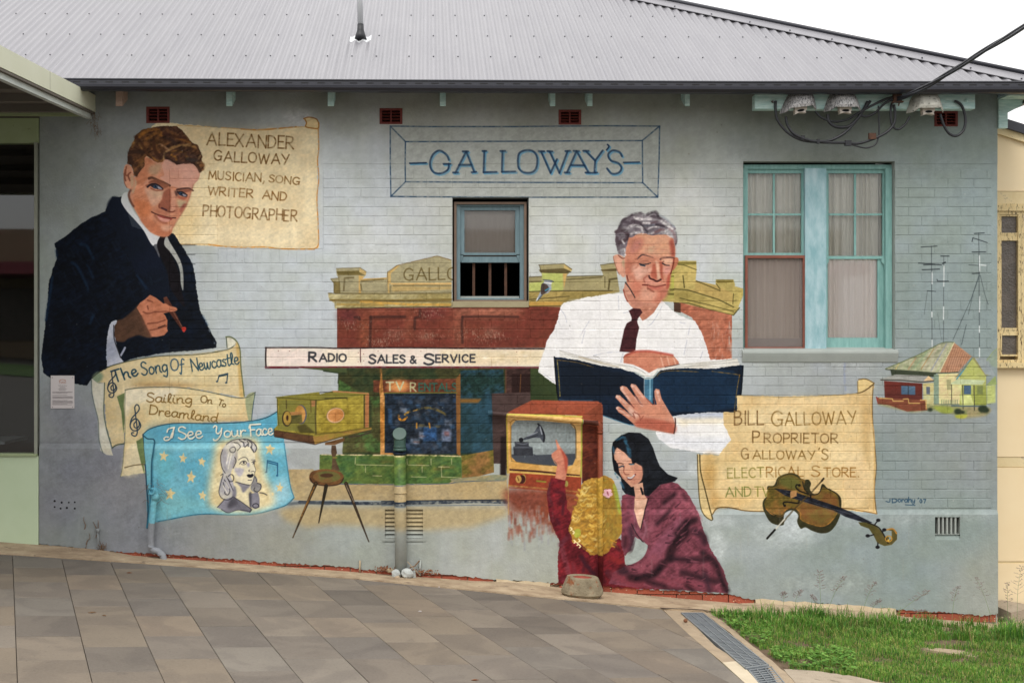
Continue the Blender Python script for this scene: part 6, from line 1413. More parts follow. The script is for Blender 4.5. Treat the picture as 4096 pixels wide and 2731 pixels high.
for i, (a, b, t, bo) in enumerate(cand):
    ctr = W((a + b) / 2, (t + bo) / 2, 0); w_, h_ = (b - a - gap) / PPM, (bo - t - gap) / PPM
    dy = rnd.uniform(-.0016, .0012); tl = rnd.uniform(-.004, .004); rx = rnd.uniform(-.012, .012)
    mt = Matrix.Translation((ctr.x, dy, ctr.z)) @ Matrix.Rotation(tl, 4, 'Y') @ Matrix.Rotation(rx, 4, 'X')
    if i < 300:
        me = brick_mesh(w_, h_); o = bpy.data.objects.new('brick', me); COL.objects.link(o)
        o.parent = BLD; o.matrix_parent_inverse = Matrix.Translation(-BLD.location); o.matrix_basis = mt
    else:
        me = brick_mesh(w_, h_); off = len(rest.v)
        rest.v += [tuple(mt @ v.co) for v in me.vertices]; rest.f += [tuple(off + j for j in p.vertices) for p in me.polygons]
part(rest, 'brickwork', PAINT, kind='stuff')
print('bricks', len(cand))

# exposed red footing bricks and cement under the torn paint edge
foot = MB(); surf(foot, [(a, b, t, ba + 40, bb + 40) for a, b, t, ba, bb in [(x, x + 60, base_y(x) - 30, base_y(x) + 20, base_y(x) + 20) for x in range(158, 3960, 60)]], .03)
part(foot, 'footing', M_['strip'])
for k in range(0, 9):
    yt = 2188 + CRS * k
    x = 150 + (k % 2) * 52
    while x < 3990:
        x1 = min(x + BLEN, 3985); xm = (x + x1) / 2; by = base_y(xm)
        vis = (430 < xm < 1980) or (2195 < xm < 3030) or (3560 < xm < 3990)
        if vis and yt < by + 30 and yt + CRS > by - 8 and x1 - x > 20:
            a = W(x + 2, yt + 2, 0); b = W(x1 - 2, yt + CRS - 2, 0)
            part(MB().box(a.x, b.x, .0, .03, b.z, a.z), 'footing_brick', M_['redbrick'])
        x += BLEN
for (a, b, hi, lo) in ((158, 420, 3, 26), (1985, 2200, 0, 24), (3020, 3300, -2, 20), (3300, 3580, -2, 22)):
    mb = MB(); n = 10; xs = [a + (b - a) * i / n for i in range(n + 1)]; up = [base_y(x) + hi + rb.uniform(-3, 5) for x in xs]; dn = [base_y(x) + lo + rb.uniform(-3, 3) for x in xs]
    for i in range(n):
        p = [W(xs[i], up[i]), W(xs[i + 1], up[i + 1]), W(xs[i + 1], dn[i + 1]), W(xs[i], dn[i])]
        f = [Vector((v.x, -.012, v.z)) for v in p]; f[2].y = f[3].y = -.05
        mb.prism([f[0], f[1], f[2], f[3]], (0, .06, 0))
    part(mb, 'cement_patch', M_['stripL'])
# side and back of the building
a = W(WR, 330); z0 = -1.2
sd = MB(); sd.box(a.x - .2, a.x, .012, 8.0, z0, a.z); part(sd, 'side_wall', M_['reveal'])
bk = MB().box(W(-1500, 0).x, a.x - .2, 7.8, 8.0, z0, a.z); part(bk, 'back_wall', M_['reveal'])
# dark room behind the wall
rm = MB(); x0 = W(WL, 0).x; x1 = a.x - .25
rm.quad((x0, 2.4, z0), (x1, 2.4, z0), (x1, 2.4, a.z), (x0, 2.4, a.z)); rm.quad((x0, .02, .6), (x1, .02, .6), (x1, 2.4, .6), (x0, 2.4, .6)); rm.quad((x0, .02, a.z), (x1, .02, a.z), (x1, 2.4, a.z), (x0, 2.4, a.z))
part(rm, 'room_lining', M_['room'])

def opening_reveal(x0, y0, x1, y1, d, m=None, Yb=None):
    """four inner faces of an opening, real depth d"""
    a = W(x0, y0); b = W(x1, y1); r_ = MB()
    for p, q in (((a.x, a.z), (b.x, a.z)), ((a.x, b.z), (b.x, b.z)), ((a.x, a.z), (a.x, b.z)), ((b.x, a.z), (b.x, b.z))):
        r_.quad((p[0], .0, p[1]), (q[0], .0, q[1]), (q[0], d, q[1]), (p[0], d, p[1]))
    return part(r_, 'reveal', m or M_['reveal'])

# ---- terracotta air vents ----------------------------------------
def air_vent(o, label=None):
    x0, y0, x1, y1 = o; a = W(x0, y0); b = W(x1, y1)
    t = thing_part('air_vent'); w_, h_ = b.x - a.x, a.z - b.z
    f = MB(); f.box(a.x - .002, a.x + .02, -.004, .04, b.z - .002, a.z + .002); f.box(b.x - .02, b.x + .002, -.004, .04, b.z - .002, a.z + .002)
    f.box(a.x + .02, b.x - .02, -.004, .04, a.z - .018, a.z + .002); f.box(a.x + .02, b.x - .02, -.004, .04, b.z - .002, b.z + .012)
    f.box((a.x + b.x) / 2 - .006, (a.x + b.x) / 2 + .006, -.003, .04, b.z + .012, a.z - .018)
    sub(f, 'frame', M_['vent'], t)
    sub(MB().quad((a.x, .045, b.z), (b.x, .045, b.z), (b.x, .045, a.z), (a.x, .045, a.z)), 'void', M_['dark'], t)
    for k in range(4):
        zc = b.z + .012 + (h_ - .03) * (k + .28) / 4
        s = MB().prism([(a.x + .02, .0, zc - .004), (a.x + .02, .03, zc + .012), (a.x + .02, .034, zc + .008), (a.x + .02, .004, zc - .008)], (w_ - .04, 0, 0))
        sub(s, 'slat', M_['vent'], t)
    return t
def thing_part(name):
    o = bpy.data.objects.new(name, None); COL.objects.link(o); o.empty_display_size = .05
    o.parent = BLD; o.matrix_parent_inverse = Matrix.Translation(-BLD.location); return o
for o in openings[:4]: air_vent(o)
# low louvred vent behind the pipe
o = openings[6]; t = thing_part('louvre_vent'); a = W(o[0], o[1]); b = W(o[2], o[3])
f = MB(); e = .028
f.box(a.x - e, a.x, -.018, .02, b.z - e, a.z + e); f.box(b.x, b.x + e, -.018, .02, b.z - e, a.z + e); f.box(a.x, b.x, -.018, .02, a.z, a.z + e); f.box(a.x, b.x, -.018, .02, b.z - e, b.z)
sub(f, 'frame', PAINT, t)
for k in range(7):
    zc = b.z + (a.z - b.z) * (k + .5) / 7
    sub(MB().prism([(a.x, -.01, zc - .016), (a.x, .012, zc + .014), (a.x, .018, zc + .012), (a.x, -.002, zc - .018)], (b.x - a.x, 0, 0)), 'slat', PAINT, t)
sub(MB().quad((a.x, .03, b.z), (b.x, .03, b.z), (b.x, .03, a.z), (a.x, .03, a.z)), 'void', M_['dark'], t)
# barred vent low on the right
o = openings[7]; t = thing_part('barred_vent'); a = W(o[0], o[1]); b = W(o[2], o[3])
f = MB()
for k in range(1, 6):
    x = a.x + (b.x - a.x) * k / 6; f = MB().box(x - .0075, x + .0075, -.006, .05, b.z, a.z); sub(f, 'bar', M_['reveal'], t)
sub(MB().quad((a.x, .06, b.z), (b.x, .06, b.z), (b.x, .06, a.z), (a.x, .06, a.z)), 'void', M_['dark'], t)
f = MB()
for p in ((a.x, a.z, b.x, a.z), (a.x, b.z, b.x, b.z), (a.x, a.z, a.x, b.z), (b.x, a.z, b.x, b.z)): f.quad((p[0], -.012, p[1]), (p[2], -.012, p[3]), (p[2], .06, p[3]), (p[0], .06, p[1]))
sub(f, 'lining', M_['reveal'], t)
# eight weep holes low on the left
wh = MB()
for x, y in ((370, 342), (417, 352), (465, 352), (505, 350), (370, 382), (410, 392), (452, 388), (505, 392)):
    c = W(x / 1.68, 1798 + y / 1.68); r = rnd.uniform(.0075, .011)
    m_ = MB().poly([(c.x + r * math.cos(k * .628), -.0128, c.z + r * math.sin(k * .628)) for k in range(10)]); part(m_, 'weep_hole', M_['dark'])

# ---- windows ------------------------------------------------------
def rect_frame(mb, x0, y0, x1, y1, l, t_, r, b, Yf, Yb):
    """frame members in photo units at depth Yf"""
    mb.pbox(x0, y0, x0 + l, y1, Yf, Yb); mb.pbox(x1 - r, y0, x1, y1, Yf, Yb)
    mb.pbox(x0 + l, y0, x1 - r, y0 + t_, Yf, Yb); mb.pbox(x0 + l, y1 - b, x1 - r, y1, Yf, Yb)
# small central window: zoom (1780,760) k 3.267
def Z1(x, y): return 1780 + x / 3.267, 760 + y / 3.267
opening_reveal(*openings[4], .16)
t = thing_part('sash_window')
f = MB(); x0, y0 = Z1(118, 155); x1, y1 = Z1(1066, 1462); rect_frame(f, x0, y0, x1, y1, 10, 9, 10, 9, .05, .12); sub(f, 'outer_frame', M_['brown'], t)
f = MB(); x0, y0 = Z1(152, 190); x1, y1 = Z1(1030, 1432); rect_frame(f, x0, y0, x1, y1, 14, 6, 15, 6, .075, .15); sub(f, 'box_frame', M_['blueF'], t)
f = MB(); x0, y0 = Z1(196, 205); x1, y1 = Z1(984, 850); rect_frame(f, x0, y0, x1, y1, 18, 18, 20, 10, .095, .14)
for s in (0, 1):
    xx = [Z1(196, 840), Z1(245, 840), Z1(205, 940), Z1(196, 940)] if s == 0 else [Z1(984, 840), Z1(930, 840), Z1(972, 945), Z1(984, 945)]
    f.prism([W(q[0], q[1], .095) for q in xx], (0, .04, 0))
sub(f, 'upper_sash', M_['blueF'], t)
f = MB(); a0, b0 = Z1(210, 868); a1, b1 = Z1(972, 945); f.pbox(a0, b0 - 0, a1, b1, .105, .15); sub(f, 'meeting_rail', M_['blueF'], t)
f = MB(); a0, b0 = Z1(250, 838); a1, b1 = Z1(930, 868); f.pbox(a0, b0, a1, b1, .125, .15); sub(f, 'bead', M_['brown'], t)
f = MB(); a0, b0 = Z1(250, 255); a1, b1 = Z1(930, 812); f.pbox(a0, b0, a1, b1, .118, .121); sub(f, 'pane', M_['glass'], t)
f = MB(); f.pbox(a0 - 4, b0 - 4, a1 + 4, b1 + 4, .15, .155); sub(f, 'blind', M_['blind'], t)
for x in (375, 587, 793):
    f = MB(); a0, b0 = Z1(x - 17, 945); a1, b1 = Z1(x + 17, 1392); f.pbox(a0, b0, a1, b1, .145, .165); sub(f, 'security_bar', M_['rust'], t)
f = MB(); a0, b0 = Z1(200, 1386); a1, b1 = Z1(970, 1424); f.pbox(a0, b0, a1, b1, .10, .16); sub(f, 'window_board', M_['reveal'], t)
f = MB(); a = W(1810, 1204); b = W(2115, 1228)
f.prism([(a.x, .15, a.z + .012), (a.x, -.004, a.z - .004), (a.x, -.006, b.z), (a.x, .15, b.z)], (b.x - a.x, 0, 0)); sub(f, 'sill', M_['sill'], t)

# big window: zoom (2940,620) k 1.866
def Z2(x, y): return 2940 + x / 1.866, 620 + y / 1.866
opening_reveal(*openings[5], .14)
t = thing_part('double_window'); YF = .075
def zb(mb, x0, y0, x1, y1, Yf, Yb):
    a, b = Z2(x0, y0); c, d = Z2(x1, y1); mb.pbox(a, b, c, d, Yf, Yb); return mb
sub(zb(MB(), 64, 72, 1192, 104, YF, .14), 'head', M_['tealV'], t)
sub(zb(MB(), 524, 98, 682, 1448, YF - .03, .14), 'mullion', M_['tealL'], t)
sub(zb(MB(), 60, 98, 96, 1448, YF + .004, .14), 'jamb', M_['tealV'], t)
sub(zb(MB(), 1124, 98, 1172, 1448, YF - .02, .14), 'jamb', M_['tealV'], t)
sub(zb(MB(), 1172, 98, 1192, 1448, YF + .01, .14), 'lining', M_['reveal'], t)
def sash(x0, x1, name):
    f = MB(); a, b = Z2(x0, 104); c, d = Z2(x1, 775 if x0 > 500 else 752); lw = 14 if x0 < 500 else 12
    rect_frame(f, a, b, c, d, lw, 17, lw, 12, YF + .022, .125); sub(f, name, M_['tealV'], t)
    xm = (x0 + x1) / 2 - 4
    f = MB(); zb(f, xm - 7, 140, xm + 8, 750, YF + .03, .12); sub(f, 'glazing_bar', M_['tealV'], t)
    f = MB(); zb(f, x0 + 26, 436, xm - 8, 450, YF + .03, .12); zb(f, xm + 9, 436, x1 - 26, 450, YF + .03, .12); sub(f, 'glazing_bar', M_['tealV'], t)
    for (pa, pb) in ((x0 + 22, xm - 6), (xm + 7, x1 - 22)):
        for (ya, yb_) in ((136, 438), (449, 752)):
            sub(zb(MB(), pa, ya, pb, yb_, .112, .115), 'pane', M_['glass'], t)
sash(66, 522, 'upper_sash'); sash(676, 1124, 'upper_sash')
def curtain(x0, x1, y0, y1, Y, m, wv=.012, n=70):
    f = MB(); a = W(*Z2(x0, y0), Y); b = W(*Z2(x1, y1), Y); pv = None
    ph = rnd.uniform(0, 6)
    for i in range(n + 1):
        s = i / n; x = a.x + (b.x - a.x) * s; y = Y + wv * (math.sin(s * 52 + ph + 3 * math.sin(s * 9)) + .5 * math.sin(s * 91))
        if pv: f.quad((pv[0], pv[1], a.z), (x, y, a.z), (x, y + .004, b.z), (pv[0], pv[1] + .004, b.z))
        pv = (x, y)
    sub(f, 'curtain', m, t, smooth=True)
curtain(70, 520, 104, 1440, .165, M_['curt']); curtain(690, 1110, 770, 1440, .132, M_['curt2'], .006); curtain(680, 1120, 104, 790, .165, M_['curt'])
# lower left: red-brown insect screen
f = MB(); a, b = Z2(76, 748); c, d = Z2(528, 1448); rect_frame(f, a, b, c, d, 10, 11, 10, 9, YF - .02, YF + .01); sub(f, 'screen_frame', M_['redF'], t)
def mesh_mat():
    m = mat('insect_mesh', '857670', .9, '93847c', vs=6, va=.5, stretch=(5, 1, .4)); n = m.node_tree.nodes; l = m.node_tree.links
    tr = n.new('ShaderNodeBsdfTransparent'); ms = n.new('ShaderNodeMixShader'); ms.inputs[0].default_value = .42
    l.new(n['Principled BSDF'].outputs[0], ms.inputs[2]); l.new(tr.outputs[0], ms.inputs[1]); l.new(ms.outputs[0], n['Material Output'].inputs['Surface']); return m
sub(zb(MB(), 92, 766, 512, 1432, YF, YF + .002), 'insect_screen', mesh_mat(), t)
sub(zb(MB(), 92, 1366, 512, 1432, YF + .02, .12), 'lower_sash', M_['blueF'], t); sub(zb(MB(), 484, 766, 512, 1366, YF + .02, .12), 'lower_sash', M_['blueF'], t)
# lower right sash, half seen behind the upper
f = MB(); zb(f, 1064, 775, 1126, 1440, YF + .034, .125); zb(f, 682, 1362, 1064, 1440, YF + .034, .125); zb(f, 682, 790, 692, 1362, YF + .034, .125); sub(f, 'lower_sash', M_['tealV'], t)
for (xa, xb, s) in ((674, 700, 1), (1128, 1094, -1)):
    f = MB(); q = [(xa, 770), (xb, 770), (xb, 795), (xa + s * 12, 822), (xa, 830)]
    f.prism([W(*Z2(*p), YF + .012) for p in q], (0, .04, 0)); sub(f, 'sash_horn', M_['tealV'], t)
sub(zb(MB(), 690, 790, 1066, 1364, .118, .121), 'pane', M_['glass'], t)
# rounded rendered sill
f = MB(); a = W(2968, 1396); b = W(3590, 1440); prof = [(.14, a.z + .022), (.06, a.z + .010), (-.005, a.z - .004), (-.022, a.z - .018), (-.027, a.z - .035), (-.022, a.z - .06), (-.008, b.z - .015), (.01, b.z - .03)]
f.loft([[(x, p[0], p[1]) for p in prof] for x in (a.x, b.x)]); sub(f, 'sill', M_['reveal'], t, smooth=False)

# ---- rafter tails -------------------------------------------------
def zt(x): return -.0045 * min(x, 2.8)
for i, (xa, xb) in enumerate(((463, 489), (905, 928), (1311, 1335), (1760, 1783), (2201, 2221), (2350, 2370), (2741, 2759))):
    Y = -.20; a = W(xa, 372, Y); b = W(xb, 424, Y)
    f = MB().prism([(a.x, Y, b.z + .006), (a.x, Y + .012, b.z), (a.x, .01, b.z + .10), (a.x, .01, a.z + .25), (a.x, Y, a.z + .12)], (b.x - a.x, 0, 0))
    part(f, 'rafter_tail', M_['pink'] if i == 0 else M_['teal'])

# ---- roof ---------------------------------------------------------
RY, RZ, RT = -.44, 4.300, (1365 + 1371) / 4900.0
def roofz(x, y): return RZ + (y - RY) * RT + zt(x)
def roof_hit(px, py):
    dx, dz = (px - PX0) / FPX, (PY0 - py) / FPX
    t = (RZ - CAM_Z + (-CAM_D - RY) * RT) / (dz - RT); return Vector((dx * t, -CAM_D + t, CAM_Z + dz * t))
HC = roof_hit(4185, 326); HT = roof_hit(2696, 18)
hs = (HT.y - HC.y) / (HT.x - HC.x)                           # hip line in plan
ridge_y = 4.2
def ytop(x): return min(ridge_y, HC.y + hs * (x - HC.x)) if x > HC.x - (ridge_y - HC.y) / -hs else ridge_y
PC = .0762; S0 = -3.77
i0 = int((-8.2 - S0) / .762)
for sh in range(i0, 14):
    xa = S0 - PC / 2 + sh * .762; xb = xa + .762
    f = MB(); n = 80; pv = None
    for k in range(n + 1):
        x = xa + .762 * k / n
        if x > HC.x - .02: break
        h = .0105 * math.cos(2 * math.pi * (x - S0) / PC); yt = ytop(x)
        p0 = (x, RY, RZ + zt(x) + h); p1 = (x, yt, roofz(x, yt) + h)
        if pv: f.quad(pv[0], p0, p1, pv[1])
        pv = (p0, p1)
    if f.v:
        o = part(f, 'roof_sheet', M_['roof'], smooth=True)
sc = MB()
for yy in (232, 149, 67, -8):
    for n_ in range(-6, 14):
        for dx in (0, .2286, .5334):
            x = S0 + dx + .762 * n_
            p = roof_hit(PX0, yy); y = p.y
            if x > 5.2 or y > ytop(x) - .1: continue
            z = roofz(x, y) + .0105
            nrm_ = Vector((0, -RT, 1)).normalized(); u_ = Vector((1, 0, 0)); v_ = nrm_.cross(u_)
            c = Vector((x, y, z))
            sc.loft([[c + nrm_ * h + (u_ * math.cos(a) + v_ * math.sin(a)) * r for a in (j * 1.0472 for j in range(6))] for r, h in ((.008, 0), (.0068, .003), (.0068, .009))])
part(sc, 'roof_screws', M_['screw'], kind='stuff')
# hip capping: flange and roll
hd = Vector((HT.x - HC.x, HT.y - HC.y, 0)); hd.z = RT * (HT.y - HC.y); hd.normalize()
nrm_ = Vector((0, -RT, 1)).normalized(); side = hd.cross(nrm_).normalized()
if side.y > 0: side = -side
ringsA = []; 
c0 = HC - hd * .1 + Vector((0, 0, 0)); c1 = HC + hd * 5.2
fl = MB(); up = Vector((0, 0, 1))
for c in (c0, c1):
    e = c + Vector((0, 0, zt(c.x))); e = Vector((c.x, c.y, roofz(c.x, c.y)))
    base = e
    ringsA.append([base + side * .15 + nrm_ * .012, base + side * .15 + nrm_ * .018, base + side * .03 + nrm_ * .034, base + nrm_ * .040, base - side * .03 + nrm_ * .02 - up * .0, base - side * .15 - up * .03, base - side * .15 - up * .04, base + nrm_ * .02])
fl.loft(ringsA); part(fl, 'hip_capping', M_['roof'])
rl = MB().tube([Vector((c0.x, c0.y, roofz(c0.x, c0.y))) + nrm_ * .05, Vector((c1.x, c1.y, roofz(c1.x, c1.y))) + nrm_ * .05], .020, 12); part(rl, 'hip_roll', M_['gutter'], smooth=True)
ks = MB()
for k in range(11):
    c = c0.lerp(c1, (k + .6) / 11 * .95); e = Vector((c.x, c.y, roofz(c.x, c.y))) + side * .12 + nrm_ * .02
    ks.loft([[e + nrm_ * h + (hd * math.cos(a) + side * math.sin(a)) * .008 for a in (j * 1.0472 for j in range(6))] for h in (0, .014)])
part(ks, 'capping_screws', M_['screw'], kind='stuff')
# the hidden hip slope to the right
f = MB(); c = Vector((HC.x, HC.y, roofz(HC.x, HC.y))); d = Vector((c1.x, c1.y, roofz(c1.x, c1.y)))
f.quad(c, (HC.x + .02, 8, c.z), (d.x, 8, d.z), d); part(f, 'side_slope', M_['roof'])
# eaves gutter with overflow slots
GY = -.50; a = W(2300, 320, GY); b = W(2300, 371, GY); gtop, gbot = a.z + .004, b.z + .014; XL = -8.0; XR = HC.x + .10
prof = [(GY, gtop), (GY - .006, gtop - .004), (GY - .006, gtop - .012), (GY + .001, gtop - .018), (GY, gtop - .048), (GY - .006, gtop - .052), (GY - .004, gtop - .075), (GY + .018, gbot + .006), (GY + .035, gbot), (RY + .02, gbot), (RY + .02, gtop - .03), (RY + .014, gtop - .03), (RY + .014, gbot + .006), (GY + .03, gbot + .01), (GY + .008, gtop - .05), (GY + .008, gtop)]
gt = MB(); gt.loft([[(x, p[0], p[1] + zt(x)) for p in prof] for x in (XL, -4, -2, 0, 2.8, XR)]); part(gt, 'gutter', M_['gutter'])
prof2 = prof
gr = MB(); gr.loft([[(XR + (p[0] - GY) * -1 + .0, y, p[1] + zt(5)) for p in prof] for y in (GY + .005, 8.0)]); part(gr, 'gutter', M_['gutter'])
sl = MB(); x = XL
while x < XR - .1:
    z = gtop - .034 + zt(x); sl.box(x, x + .065, GY - .0012, GY + .004, z - .0055, z + .0045); x += .1432
part(sl, 'gutter_slots', M_['slot'], kind='stuff')
# eaves: lining boards under the overhang, front and right side
ev = MB(); ev.quad((XL, RY + .02, gbot + .03), (W(WR, 0).x + .3, RY + .02, gbot + .03), (W(WR, 0).x + .3, .012, gbot + .10), (XL, .012, gbot + .10)); part(ev, 'eaves_lining', M_['gutter'])
xr = W(WR, 0).x
ev = MB(); ev.box(xr + .002, HC.x + .04, -.2, 7.5, gbot + .02, gbot + .04); part(ev, 'eaves_lining', M_['teal'])
for y in (-.02, .55, 1.2, 1.9):
    ev = MB().prism([(xr + .002, y, gbot - .24), (xr + .085, y, gbot - .24), (xr + .085, y, gbot - .10), (HC.x, y, gbot - .03), (HC.x, y, gbot + .018), (xr + .002, y, gbot + .018)], (0, .06, 0)); part(ev, 'eaves_bracket', M_['teal'])
# ------------------------------------------------------------------
# shop on the left with its street awning
# ------------------------------------------------------------------
SHOP = thing('corner_shop', 'pale green shopfront with large dark window and cream street awning at far left', 'shop', (-4.5, 0, gz(-4.5, 0)))
def sp_(mb, name, m, smooth=False):
    o = mb.build(name, m, smooth=smooth); o.parent = SHOP; o.matrix_parent_inverse = Matrix.Translation(-SHOP.location); return o
XS = W(156, 0).x; XLS = -9.0
a = W(0, 1822); sp_(MB().box(XLS, XS, -.02, .1, gz(-9, 0) - .6, a.z), 'lower_panel', M_['green'])
b = W(0, 1812); sp_(MB().box(XLS, XS - .01, -.045, .1, a.z + .001, b.z), 'window_sill', M_['lint'])
sp_(MB().box(XLS, XS, -.015, .1, W(0, 572).z, W(0, 474).z), 'lintel', M_['lint'])
sp_(MB().box(XLS, XS + .0, .0, .3, W(0, 474).z + .001, W(0, 330).z), 'upper_wall', M_['soffit'])
f = MB().box(XS - .035, XS - .008, -.03, .06, b.z, W(0, 572).z); sp_(f, 'mullion', M_['alum'])
f = MB().box(-6.2, -6.15, -.03, .06, b.z, W(0, 572).z); sp_(f, 'mullion', M_['alum'])
f = MB().box(XS - .04, XS, -.025, .0, W(0, 560).z - .02, W(0, 560).z); 
f = MB().quad((XLS, .02, b.z), (XS - .03, .02, b.z), (XS - .03, .02, W(0, 572).z), (XLS, .02, W(0, 572).z)); sp_(f, 'window_pane', M_['glassD'])
f = MB(); z0, z1 = b.z - .7, W(0, 560).z
f.quad((XLS, 4, z0), (XS, 4, z0), (XS, 4, z1), (XLS, 4, z1)); f.quad((XS - .002, .05, z0), (XS - .002, 4, z0), (XS - .002, 4, z1), (XS - .002, .05, z1)); f.quad((XLS, .05, z0), (XS, .05, z0), (XS, 4, z0), (XLS, 4, z0)); f.quad((XLS, .05, z1), (XS, .05, z1), (XS, 4, z1), (XLS, 4, z1)); f.quad((XLS, .05, z0), (XLS, 4, z0), (XLS, 4, z1), (XLS, .05, z1))
sp_(f, 'shop_interior', M_['room'])
# awning
XF = W(382, 0).x; SL = .058
def aw(y): return SL * y
f = MB(); zt0 = 4.262
f.prism([(XF, .0, zt0), (XF, -4.2, zt0 - .243), (XF, -4.2, zt0 - .243 - .155), (XF, .0, zt0 - .155)], (-.02, 0, 0)); sp_(f, 'fascia', M_['fascia'])
f = MB(); f.prism([(XF - .004, .0, zt0 - .160), (XF - .004, -4.2, zt0 - .403), (XF - .004, -4.2, zt0 - .418), (XF - .004, .0, zt0 - .175)], (-.05, 0, 0)); sp_(f, 'shadow_gap', M_['soffit'])
f = MB(); f.prism([(XF - .035, .0, zt0 - .176), (XF - .035, -4.2, zt0 - .419), (XF - .035, -4.2, zt0 - .464), (XF - .035, .0, zt0 - .221)], (-.045, 0, 0)); sp_(f, 'channel', M_['chan'])
j = MB().box(XF - .001, XF + .0008, -1.352, -1.348, zt0 - .155 - .078, zt0 - .079); sp_(j, 'fascia_joint', M_['soffit'])
f = MB(); f.quad((XLS, 0, zt0 - .13), (XF - .02, 0, zt0 - .13), (XF - .02, -4.2, zt0 - .373), (XLS, -4.2, zt0 - .373)); sp_(f, 'awning_deck', M_['soffit'])
f = MB(); f.quad((XLS, 0, zt0 - .04), (XF - .02, 0, zt0 - .04), (XF - .02, -4.2, zt0 - .29), (XLS, -4.2, zt0 - .29)); sp_(f, 'awning_roof', M_['roof'])
f = MB(); f.prism([(XLS, -4.2, zt0 - .243), (XLS, -4.2, zt0 - .41), (XF, -4.2, zt0 - .41), (XF, -4.2, zt0 - .243)], (0, -.02, 0)); sp_(f, 'front_fascia', M_['fascia'])
for y in (-.35, -1.0, -1.7, -2.5, -3.3):
    f = MB().box(XLS, XF - .085, y - .03, y + .03, zt0 - .20 + y * SL, zt0 - .132 + y * SL); sp_(f, 'batten', M_['soffit'])
f = MB().box(XLS, XF - .04, -.07, -.0, W(0, 466).z, W(0, 433).z); sp_(f, 'wall_plate', M_['lint'])
for i, (x, y, w_, d_, h_) in enumerate(((-4.6, 1.2, .8, .7, .74), (-5.6, 1.6, .8, .7, .74))):
    z = z0 + .05; t = thing('cafe_table', ['small pale table inside the shop window nearest the wall', 'small pale table deeper inside the shop window'][i], 'table', (x, y, z0))
    ps = [MB().box(x - w_ / 2, x + w_ / 2, y - d_ / 2, y + d_ / 2, z0 + h_ - .03, z0 + h_).build('table_top', M_['table']), MB().tube([(x, y, z0), (x, y, z0 + h_ - .03)], .03).build('leg', M_['alum'])]
    adopt(t, ps)

# ------------------------------------------------------------------
# cream building on the right
# ------------------------------------------------------------------
CY = .47
CRM = thing('cream_building', 'cream rendered building with peeling timber windows behind the right edge of the mural wall', 'building', (6.0, CY, gz(6, CY)))
def cp(mb, name, m, par=None, smooth=False):
    o = mb.build(name, m, smooth=smooth)
    if par: o.parent = par
    else: o.parent = CRM; o.matrix_parent_inverse = Matrix.Translation(-CRM.location)
    return o
def cth(name):
    o = bpy.data.objects.new(name, None); COL.objects.link(o); o.parent = CRM; o.matrix_parent_inverse = Matrix.Translation(-CRM.location); return o
XC0 = W(3975, 0, CY).x; XC1 = 10.5
def cb(y0, y1, Yf=CY, Yb=CY + .1, x0=None, x1=None):
    return MB().box(XC0 if x0 is None else W(x0, 0, Yf).x, XC1 if x1 is None else W(x1, 0, Yf).x, Yf, Yb, W(0, y1, Yf).z, W(0, y0, Yf).z)
cp(cb(1470, 1826), 'wall_panel', M_['cream']); cp(cb(1829, 1866, CY + .004), 'wall_panel', M_['creamT']); cp(cb(1869, 2243), 'wall_panel', M_['cream'])
cp(cb(2252, 2470), 'wall_panel', M_['cream']); cp(cb(2243, 2252, CY + .008), 'cover_strip', M_['creamT']); cp(cb(1826, 1829, CY + .01), 'cover_strip', M_['creamT']); cp(cb(1866, 1869, CY + .01), 'cover_strip', M_['creamT'])
f = MB(); za = W(3984, 505, CY).z; zb_ = W(4096, 540, CY).z; s = (zb_ - za) / (W(4096, 0, CY).x - W(3984, 0, CY).x); X0 = W(3984, 0, CY).x
def zr(x): return za + s * (x - X0)
f = MB().prism([(XC0, CY, W(0, 764, CY).z), (XC1, CY, W(0, 764, CY).z), (XC1, CY, max(zr(XC1), W(0, 764, CY).z + .05)), (XC0, CY, zr(XC0))], (0, .1, 0)); cp(f, 'gable_panel', M_['cream'])
f = MB().prism([(XC0, CY - .03, zr(XC0) - .075), (XC1, CY - .03, zr(XC1) - .075), (XC1, CY - .03, zr(XC1)), (XC0, CY - .03, zr(XC0))], (0, .1, 0)); cp(f, 'barge_board', M_['creamT'])
f = MB().prism([(XC0, CY - .06, zr(XC0) - .004), (XC1, CY - .06, zr(XC1) - .004), (XC1, CY - .06, zr(XC1) + .085), (XC0, CY - .06, zr(XC0) + .085)], (0, 5, 0)); cp(f, 'roof', M_['gutter'])
cp(cb(766, 815, CY - .012), 'frieze_board', M_['creamT']); cp(cb(815, 843, CY - .03), 'head_trim', M_['creamF'])
for wi in range(3):
    t = cth('window'); dx = wi * 96
    f = MB(); rect_frame(f, 3988 + dx, 843, 4085 + dx, 1450, 12, 14, 12, 12, CY - .012, CY + .06); cp(f, 'frame', M_['creamF'], t)
    for (y0, y1, x0, x1) in ((858, 938, 3998, 4076), (955, 1318, 3998, 4078), (1334, 1424, 4000, 4078)):
        f = MB(); rect_frame(f, x0 + dx + 2, y0, x1 + dx, y1, 6, 7, 6, 7, CY - .002, CY + .05); cp(f, 'sash', M_['creamF'], t)
        cp(MB().pbox(x0 + dx + 6, y0 + 5, x1 + dx - 4, y1 - 5, CY + .02, CY + .024), 'pane', M_['obs'], t)
    cp(MB().pbox(3998 + dx, 938, 4078 + dx, 955, CY + .0, CY + .05), 'transom', M_['creamF'], t); cp(MB().pbox(3998 + dx, 1318, 4078 + dx, 1334, CY + .0, CY + .05), 'transom', M_['creamF'], t)
cp(MB().box(XC0, XC1, CY - .06, CY + .1, W(0, 1470, CY).z, W(0, 1449, CY).z), 'sill', M_['creamF'])
